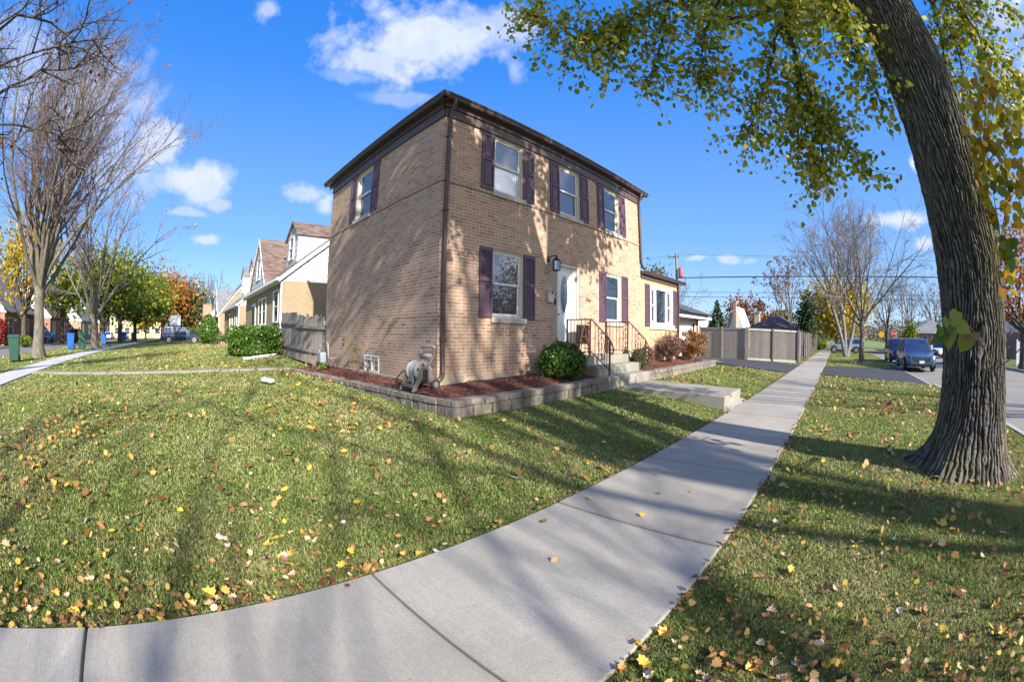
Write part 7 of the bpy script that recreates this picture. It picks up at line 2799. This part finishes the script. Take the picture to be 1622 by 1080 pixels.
# ------------------------------------------------------------------ cars
def car(label, loc, rot, pm, L=4.9, W=1.95, H=1.75, suv=True, group=None, plate_front=True):
    t = thing('parked_car', label, 'car', (0, 0, 0), group)
    hw = W / 2
    rw_ = .36 if suv else .33
    xf, xr = L * .305, -L * .29
    hood = .98 if suv else .86
    belt = hood + .06
    gc = .24
    # lower body as cross-sections along the length
    st = [(-L / 2, .55, hood * .98, .80), (-L / 2 + .12, .34, belt, .93), (-L * .36, .28, belt, .985), (-L * .10, .26, belt - .01, 1.0), (L * .12, .26, belt - .02, 1.0), (L * .22, .26, hood + .05, .99), (L * .36, .27, hood + .0, .96), (L / 2 - .18, .30, hood - .07, .90), (L / 2 - .03, .36, hood - .22, .80), (L / 2, .44, hood - .34, .74)]
    V, F = [], []
    k = 12
    for (x, zb, zt, w) in st:
        ww = hw * w
        zm = zb + (zt - zb) * .55
        sec = [(-ww * .86, zb), (-ww * .98, zb + .12), (-ww, zm), (-ww * .97, zt - .09), (-ww * .88, zt - .01), (-ww * .4, zt + .025), (ww * .4, zt + .025), (ww * .88, zt - .01), (ww * .97, zt - .09), (ww, zm), (ww * .98, zb + .12), (ww * .86, zb)]
        V += [(x, y, z) for y, z in sec]
    for i in range(len(st) - 1):
        for j in range(k):
            j2 = (j + 1) % k
            F.append((i * k + j, i * k + j2, (i + 1) * k + j2, (i + 1) * k + j))
    F.append(tuple(range(k)))
    F.append(tuple((len(st) - 1) * k + j for j in range(k))[::-1])
    body = MB().add(V, F)
    # cabin
    bw, tw = hw * .93, hw * .70
    if suv:
        cab = [(-L / 2 + .10, belt - .06, bw * .9), (-L / 2 + .42, H - .04, tw * .93), (-L * .12, H, tw), (L * .06, H - .03, tw), (L * .235, belt - .03, bw)]
    else:
        cab = [(-L * .40, belt - .06, bw * .9), (-L * .22, H - .06, tw * .93), (-L * .06, H, tw), (L * .04, H - .03, tw), (L * .21, belt - .03, bw)]
    # roof shell with pillars
    def P(i, s, o=0.0):
        x, z, w = cab[i]
        return (x, s * (w + o), z)
    zl = belt - .05
    low = [(cab[0][0], zl, bw * .9), (cab[1][0] + .03, zl, bw), (cab[2][0], zl, bw), (cab[3][0], zl, bw), (cab[4][0], zl, bw)]
    V = [(x, s * w, z) for s in (-1, 1) for (x, z, w) in cab] + [(x, s * w, z) for s in (-1, 1) for (x, z, w) in low]
    F = [(1, 2, 7, 6), (2, 3, 8, 7), (0, 1, 6, 5), (3, 4, 9, 8)]
    for s in (0, 1):
        for i in range(4):
            F.append((s * 5 + i, s * 5 + i + 1, 10 + s * 5 + i + 1, 10 + s * 5 + i))
    body.add(V, F)
    Rm = np.array([[math.cos(rot), -math.sin(rot), 0], [math.sin(rot), math.cos(rot), 0], [0, 0, 1]])
    T = np.array(loc)

    def put(mb, name, m, parent=t, smooth=False, bevel=0.0):
        mb.v = [np.concatenate(mb.v) @ Rm.T + T]
        return mb.build(name, m, parent, smooth, bevel)
    t.location = loc
    LOC[t.name] = tuple(loc)
    put(body, 'body', pm, bevel=.03)
    # glass set slightly proud of the shell
    def lerp(a, b, q):
        return tuple(a[i] + (b[i] - a[i]) * q for i in range(3))

    def panel(c, ins, off):
        a, b, cc, d = [np.array(p) for p in c]
        m_ = (a + b + cc + d) / 4
        n = unit(np.cross(b - a, d - a))
        if n @ (m_ - np.array([0, 0, .9])) < 0:
            n = -n
        q = [p + (m_ - p) * ins + n * off for p in (a, b, cc, d)]
        return MB().add(q + [p - n * .01 for p in q], [(0, 1, 2, 3), (7, 6, 5, 4)] + [(i, (i + 1) % 4, 4 + (i + 1) % 4, 4 + i) for i in range(4)])
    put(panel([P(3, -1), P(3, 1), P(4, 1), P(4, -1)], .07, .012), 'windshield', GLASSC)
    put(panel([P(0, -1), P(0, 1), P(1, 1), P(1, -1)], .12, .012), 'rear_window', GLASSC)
    for s in (-1, 1):
        lo = [(x, s * w, belt + .03) for (x, z, w) in low]
        tp = [(x, s * (w + (bw - w) * .12), z - .07) for (x, z, w) in cab]
        seg = [(lerp(lo[0], lo[1], .75), tp[1], lerp(tp[1], tp[2], .62), lerp(lo[1], lo[2], .62)),
               (lerp(lo[1], lo[2], .66), lerp(tp[1], tp[2], .66), lerp(tp[2], tp[3], .42), lerp(lo[2], lo[3], .40)),
               (lerp(lo[2], lo[3], .48), lerp(tp[2], tp[3], .50), tp[3], lerp(lo[3], lo[4], .80))]
        for c in seg:
            # push the glass onto the shell side
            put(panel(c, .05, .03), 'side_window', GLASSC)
    # wheels in dark arches
    for x in (xf, xr):
        for s in (-1, 1):
            mb = MB()
            mb.lathe([(.0, 0), (rw_ + .075, 0), (rw_ + .075, .012), (0, .012)], (x, s * (hw * 1.0) - (.0 if s > 0 else .012) + s * .004, rw_ + .01), 28, 'y')
            V = np.concatenate(mb.v)
            V[:, 2] = np.maximum(V[:, 2], .2)
            mb.v = [V]
            put(mb, 'wheel_arch', P_GRILLE)
            mb = MB()
            mb.lathe([(rw_ * .62, -.11), (rw_ * .92, -.115), (rw_, -.08), (rw_, .08), (rw_ * .92, .115), (rw_ * .62, .11)], (x, s * (hw - .095), rw_), 28, 'y')
            wl_ = put(mb, 'wheel', RUBBER, smooth=True)
            mb = MB()
            yy_ = s * (hw + .012)
            mb.lathe([(rw_ * .56, -.01), (rw_ * .66, -.01), (rw_ * .66, .01), (rw_ * .56, .01)], (x, yy_, rw_), 28, 'y')
            for q in range(5):
                a = q * 1.2566 + .3
                mb.bar((x + .04 * math.cos(a), yy_, rw_ + .04 * math.sin(a)), (x + rw_ * .6 * math.cos(a), yy_, rw_ + rw_ * .6 * math.sin(a)), .05, .02)
            mb.lathe([(0, -.015), (.06, -.012), (.06, .012), (0, .015)], (x, yy_, rw_), 12, 'y')
            put(mb, 'rim', STEEL, wl_)
    # front: grille, lamps, bumper, plate, badge ; rear lamps
    e = L / 2
    mb = MB()
    mb.add([(e + .016, -hw * .50, hood - .43), (e + .016, hw * .50, hood - .43), (e - .02, hw * .62, hood - .19), (e - .02, -hw * .62, hood - .19), (e - .06, -hw * .52, hood - .36), (e - .06, hw * .52, hood - .36), (e - .1, hw * .62, hood - .19), (e - .1, -hw * .62, hood - .19)],
           [(0, 1, 2, 3), (7, 6, 5, 4), (0, 4, 5, 1), (1, 5, 6, 2), (2, 6, 7, 3), (3, 7, 4, 0)])
    put(mb, 'grille', P_GRILLE)
    mb = MB()
    mb.box(e - .05, e + .02, -hw * .46, hw * .46, hood - .66, hood - .54)
    put(mb, 'lower_intake', P_GRILLE, bevel=.02)
    if plate_front:
        mb = MB()
        mb.lathe([(0, 0), (.09, 0), (.09, .012), (0, .012)], (0, 0, 0), 18, 'x')
        V = np.concatenate(mb.v) * np.array([1, 1, .42]) + np.array([e + .004, 0, hood - .275])
        mb.v = [V]
        put(mb, 'emblem', plain('blue_emblem', (.03, .16, .5), (.03, .14, .45), 5, .2))
    for s in (-1, 1):
        mb = MB()
        mb.add([(e - .03, s * hw * .64, hood - .30), (e - .17, s * hw * .885, hood - .27), (e - .19, s * hw * .885, hood - .15), (e - .06, s * hw * .66, hood - .19), (e - .15, s * hw * .60, hood - .30), (e - .3, s * hw * .82, hood - .27), (e - .3, s * hw * .82, hood - .15), (e - .2, s * hw * .6, hood - .19)],
               [(0, 1, 2, 3), (7, 6, 5, 4), (0, 4, 5, 1), (1, 5, 6, 2), (2, 6, 7, 3), (3, 7, 4, 0)])
        put(mb, 'headlight', LAMPGL)
        mb = MB()
        mb.box(e - .10, e - .012, s * hw * .58, s * hw * .76, hood - .56, hood - .44)
        put(mb, 'fog_lamp', P_GRILLE, bevel=.02)
        mb = MB()
        mb.box(-e - .005, -e + .10, s * hw * .60, s * hw * .80, hood - .18, hood - .02)
        put(mb, 'tail_light', TAILL, bevel=.02)
        mb = MB()
        mb.obox((L * .205, s * (hw + .10), belt + .09), (.12, .20, .14), np.eye(3))
        put(mb, 'wing_mirror', pm if not suv else P_GRILLE, bevel=.03)
        mb = MB()
        for q in (-.03, .22):
            mb = MB()
            mb.box(L * q - .09, L * q + .09 - .0, s * hw * 1.0, s * (hw + .022), belt - .20, belt - .17)
            put(mb, 'door_handle', P_GRILLE)
        mb = MB()
        mb.box(xr + rw_ + .1, xf - rw_ - .1, s * hw * .955, s * (hw * 1.0 + .004), .24, .36)
        put(mb, 'rocker_panel', P_GRILLE, bevel=.01)
    mb = MB()
    mb.add([(e - .02, -hw * .72, .30), (e - .02, hw * .72, .30), (e + .03, hw * .66, .42), (e + .03, -hw * .66, .42), (e - .16, -hw * .8, .28), (e - .16, hw * .8, .28), (e - .16, hw * .8, .43), (e - .16, -hw * .8, .43)],
           [(0, 1, 2, 3), (7, 6, 5, 4), (0, 4, 5, 1), (1, 5, 6, 2), (2, 6, 7, 3), (3, 7, 4, 0)])
    put(mb, 'bumper', P_GRILLE, bevel=.015)
    mb = MB()
    x = e + .034 if plate_front else -e - .012
    mb.box(x - .01, x, -.155, .155, .46, .60) if plate_front else mb.box(x, x + .01, -.155, .155, .56, .70)
    put(mb, 'number_plate', WHITE)
    if suv:
        for s in (-1, 1):
            mb = MB()
            mb.tube([(-L * .34, s * tw * .9, H + .0), (-L * .3, s * tw * .93, H + .05), (L * .0, s * tw * .93, H + .05), (L * .04, s * tw * .9, H + .0)], .018, 6)
            put(mb, 'roof_rail', P_GRILLE)
    return t


car('dark grey-blue SUV facing us at the right-hand kerb, nearest of the parked cars', (27.4, -5.05, -.11), math.pi, P_GREY, 5.0, 2.0, 1.78, group='SUVs parked at the right-hand kerb')
car('darker SUV parked close behind the nearest one at the right-hand kerb', (34.3, -5.0, -.11), math.pi, P_DKBLUE, 5.0, 2.0, 1.80, group='SUVs parked at the right-hand kerb')
car('silver SUV seen side-on across the end of the sidewalk, behind the three-stemmed tree', (52.5, -.75, .0), math.pi / 2, P_SILVER, 4.6, 1.9, 1.66)
car('white car parked before the brick ranch house', (47.5, -12.0, -.05), math.pi / 2 + .9, P_WHITE, 4.6, 1.85, 1.55, False)
car('bright blue sedan half hidden by the big ridged trunk', (35.2, -10.6, -.11), .12, P_BLUE, 4.7, 1.85, 1.5, False, plate_front=False)
car('black SUV parked across the lawn end, beneath the basketball hoop', (-.4, 47.2, .52), .0, P_DKBLUE, 4.7, 1.9, 1.72)
car('dark car parked across the side street beyond the thick bare trunk', (-19.2, 54, .4), math.pi / 2, P_DKBLUE, 4.7, 1.85, 1.5, False)
car('white car at the far end of the side street', (-17.0, 92, .4), math.pi / 2, P_WHITE, 4.7, 1.85, 1.5, False)
car('grey car parked far along the side street kerb beneath the green trees', (-12.6, 84, .4), math.pi / 2, P_SILVER, 4.7, 1.85, 1.5, False)

# ------------------------------------------------------------------ hoop, signs, pole, wires
hp_ = thing('basketball_hoop', 'basketball hoop with a clear backboard on a black pole', 'hoop', (-1.05, 44, .5))
mb = MB()
mb.tube([(-1.05, 44, .45), (-1.05, 44, 2.9)], .055, 8)
mb.tube([(-1.05, 44, 2.5), (-1.05, 43.7, 3.1)], .04, 6)
mb.build('pole', BLACKM, hp_)
mb = MB()
for a, b, c, d in ((-1.62, -1.55, 2.3, 3.25), (-.55, -.48, 2.3, 3.25), (-1.55, -.55, 3.18, 3.25), (-1.55, -.55, 2.3, 2.37), (-1.3, -1.26, 2.5, 2.95), (-.84, -.80, 2.5, 2.95), (-1.26, -.84, 2.91, 2.95)):
    mb.box(a, b, 43.62, 43.66, c, d)
mb.build('board_frame', plain('grey_frame', (.45, .46, .48)), hp_)
mb = MB()
mb.box(-1.55, -.55, 43.665, 43.675, 2.37, 3.18)
mb.build('backboard', plain('clear_board', (.42, .47, .52), (.38, .43, .48), 3, .15), hp_)
mb = MB()
mb.tube([(-1.05 + .2 * math.cos(a), 43.4 + .2 * math.sin(a), 2.48) for a in np.linspace(0, 6.283, 18)], .018, 6)
mb.build('rim', plain('dark_rim', (.06, .05, .05)), hp_)
mb = MB()
for k in range(12):
    a = k * .5236
    mb.tube([(-1.05 + .2 * math.cos(a), 43.4 + .2 * math.sin(a), 2.47), (-1.05 + .12 * math.cos(a + .3), 43.4 + .12 * math.sin(a + .3), 2.05)], .008, 4)
mb.build('net', BLACKM, hp_)


def polygon_sign(mb, c, r, n, rot, th=.02):
    mb.lathe([(0, -th / 2), (r, -th / 2), (r, th / 2), (0, th / 2)], (0, 0, 0), n, 'x')
    V = np.concatenate(mb.v)
    a = rot
    y, z = V[:, 1].copy(), V[:, 2].copy()
    V[:, 1] = y * math.cos(a) - z * math.sin(a)
    V[:, 2] = y * math.sin(a) + z * math.cos(a)
    mb.v = [V + np.array(c)]


def letters(txt, x, yc, z0, h, m, name, parent):
    """stroke letters on a face looking towards -X; y runs to the left of the reader"""
    G = {'S': [[(.5, .85), (.3, 1), (.08, .9), (.05, .68), (.3, .52), (.52, .35), (.5, .1), (.28, 0), (.05, .12)]], 'T': [[(0, 1), (.55, 1)], [(.275, 1), (.275, 0)]],
         'O': [[(.28, 1), (.06, .82), (.02, .5), (.06, .18), (.28, 0), (.5, .18), (.54, .5), (.5, .82), (.28, 1)]], 'P': [[(.05, 0), (.05, 1), (.38, 1), (.53, .86), (.53, .64), (.38, .5), (.05, .5)]]}
    w = .78 * h
    y = yc + w * len(txt) / 2 - .1 * h
    mb = MB()
    for ch in txt:
        for st_ in G[ch]:
            mb.tube([(x, y - a * h, z0 + b * h) for a, b in st_], h * .075, 5)
        y -= w
    return mb.build(name, m, parent)


st_ = thing('stop_sign', 'red octagonal STOP sign beyond the parked SUVs', 'sign', (59.5, -7.85, 0))
mb = MB()
mb.tube([(59.55, -7.85, -.1), (59.55, -7.85, 2.75)], .035, 6)
mb.build('post', STEEL, st_)
mb = MB()
polygon_sign(mb, (59.49, -7.85, 2.35), .47, 8, math.pi / 8)
mb.build('border', WHITE, st_)
mb = MB()
polygon_sign(mb, (59.475, -7.85, 2.35), .435, 8, math.pi / 8)
fc = mb.build('face', SIGNR, st_)
letters('STOP', 59.462, -7.85, 2.22, .26, WHITE, 'lettering', fc)
ys_ = thing('warning_sign', 'round yellow sign on a post beside a bare tree on the corner', 'sign', (61.7, -6.25, 0))
mb = MB()
mb.tube([(61.75, -6.25, -.1), (61.75, -6.25, 2.7)], .035, 6)
mb.build('post', STEEL, ys_)
mb = MB()
polygon_sign(mb, (61.69, -6.25, 2.25), .42, 20, 0)
mb.build('face', SIGNY, ys_)
up = thing('utility_pole', 'wooden utility pole with a red transformer behind the wing roof', 'utility pole', (42.6, 17.5, .3))
mb = MB()
mb.tube([(42.6, 17.5, 0), (42.6, 17.5, 10.6)], [.17, .12], 12)
mb.build('pole', POLEW, up)
mb = MB()
mb.bar((42.6, 17.15, 10.2), (42.6, 18.5, 10.25), .10, .12)
mb.build('crossarm', POLEW, up)
mb = MB()
mb.lathe([(0, 7.95), (.24, 7.95), (.25, 8.0), (.25, 8.9), (.22, 8.98), (0, 9.0)], (42.55, 17.0, 0), 16)
mb.tube([(42.5, 16.9, 9.0), (42.5, 16.9, 9.25)], .04, 8)
mb.build('transformer', TRANSF, up, True)
mb = MB()
for y in (17.25, 18.4):
    mb.lathe([(.03, 10.3), (.05, 10.36), (.03, 10.42), (.05, 10.48), (.02, 10.54)], (42.6, y, 0), 8)
mb.build_each('insulator', plain('dark_insulator', (.08, .06, .05)), up)


def wire(label, a, b, sag, r=.018, name='power_line'):
    mb = MB()
    a, b = np.array(a, float), np.array(b, float)
    pts = [a + (b - a) * t - np.array([0, 0, 4 * sag * t * (1 - t)]) for t in np.linspace(0, 1, 24)]
    mb.tube(pts, r, 4)
    return tag(mb.build(name, BLACKM), label, 'wire', 'wires from the utility pole')


wire('thin top wire running right from the utility pole crossarm', (42.6, 17.25, 10.5), (47.5, -33, 9.6), .9, .012)
wire('thick cable, middle height, running right from the utility pole', (42.6, 17.4, 7.9), (46.5, -33, 7.6), .3, .05)
wire('upper of two close low wires running right from the utility pole', (42.6, 17.4, 6.35), (47.0, -33, 5.9), .35, .02)
wire('lower of two close low wires running right from the utility pole', (42.6, 17.45, 5.85), (47.0, -33, 5.5), .35, .022)
wire('thin wire dropping left from the utility pole towards the willow', (42.6, 18.4, 10.5), (33, 22, 9.4), .5, .012)
tp_ = thing('lamp_post', 'thin grey post rising beyond the parked SUVs', 'post', (66, -10.1, 0))
mb = MB()
mb.tube([(66, -10.1, 0), (66, -10.1, 7.6)], [.12, .09], 8)
mb.build('pole', POLEW, tp_)
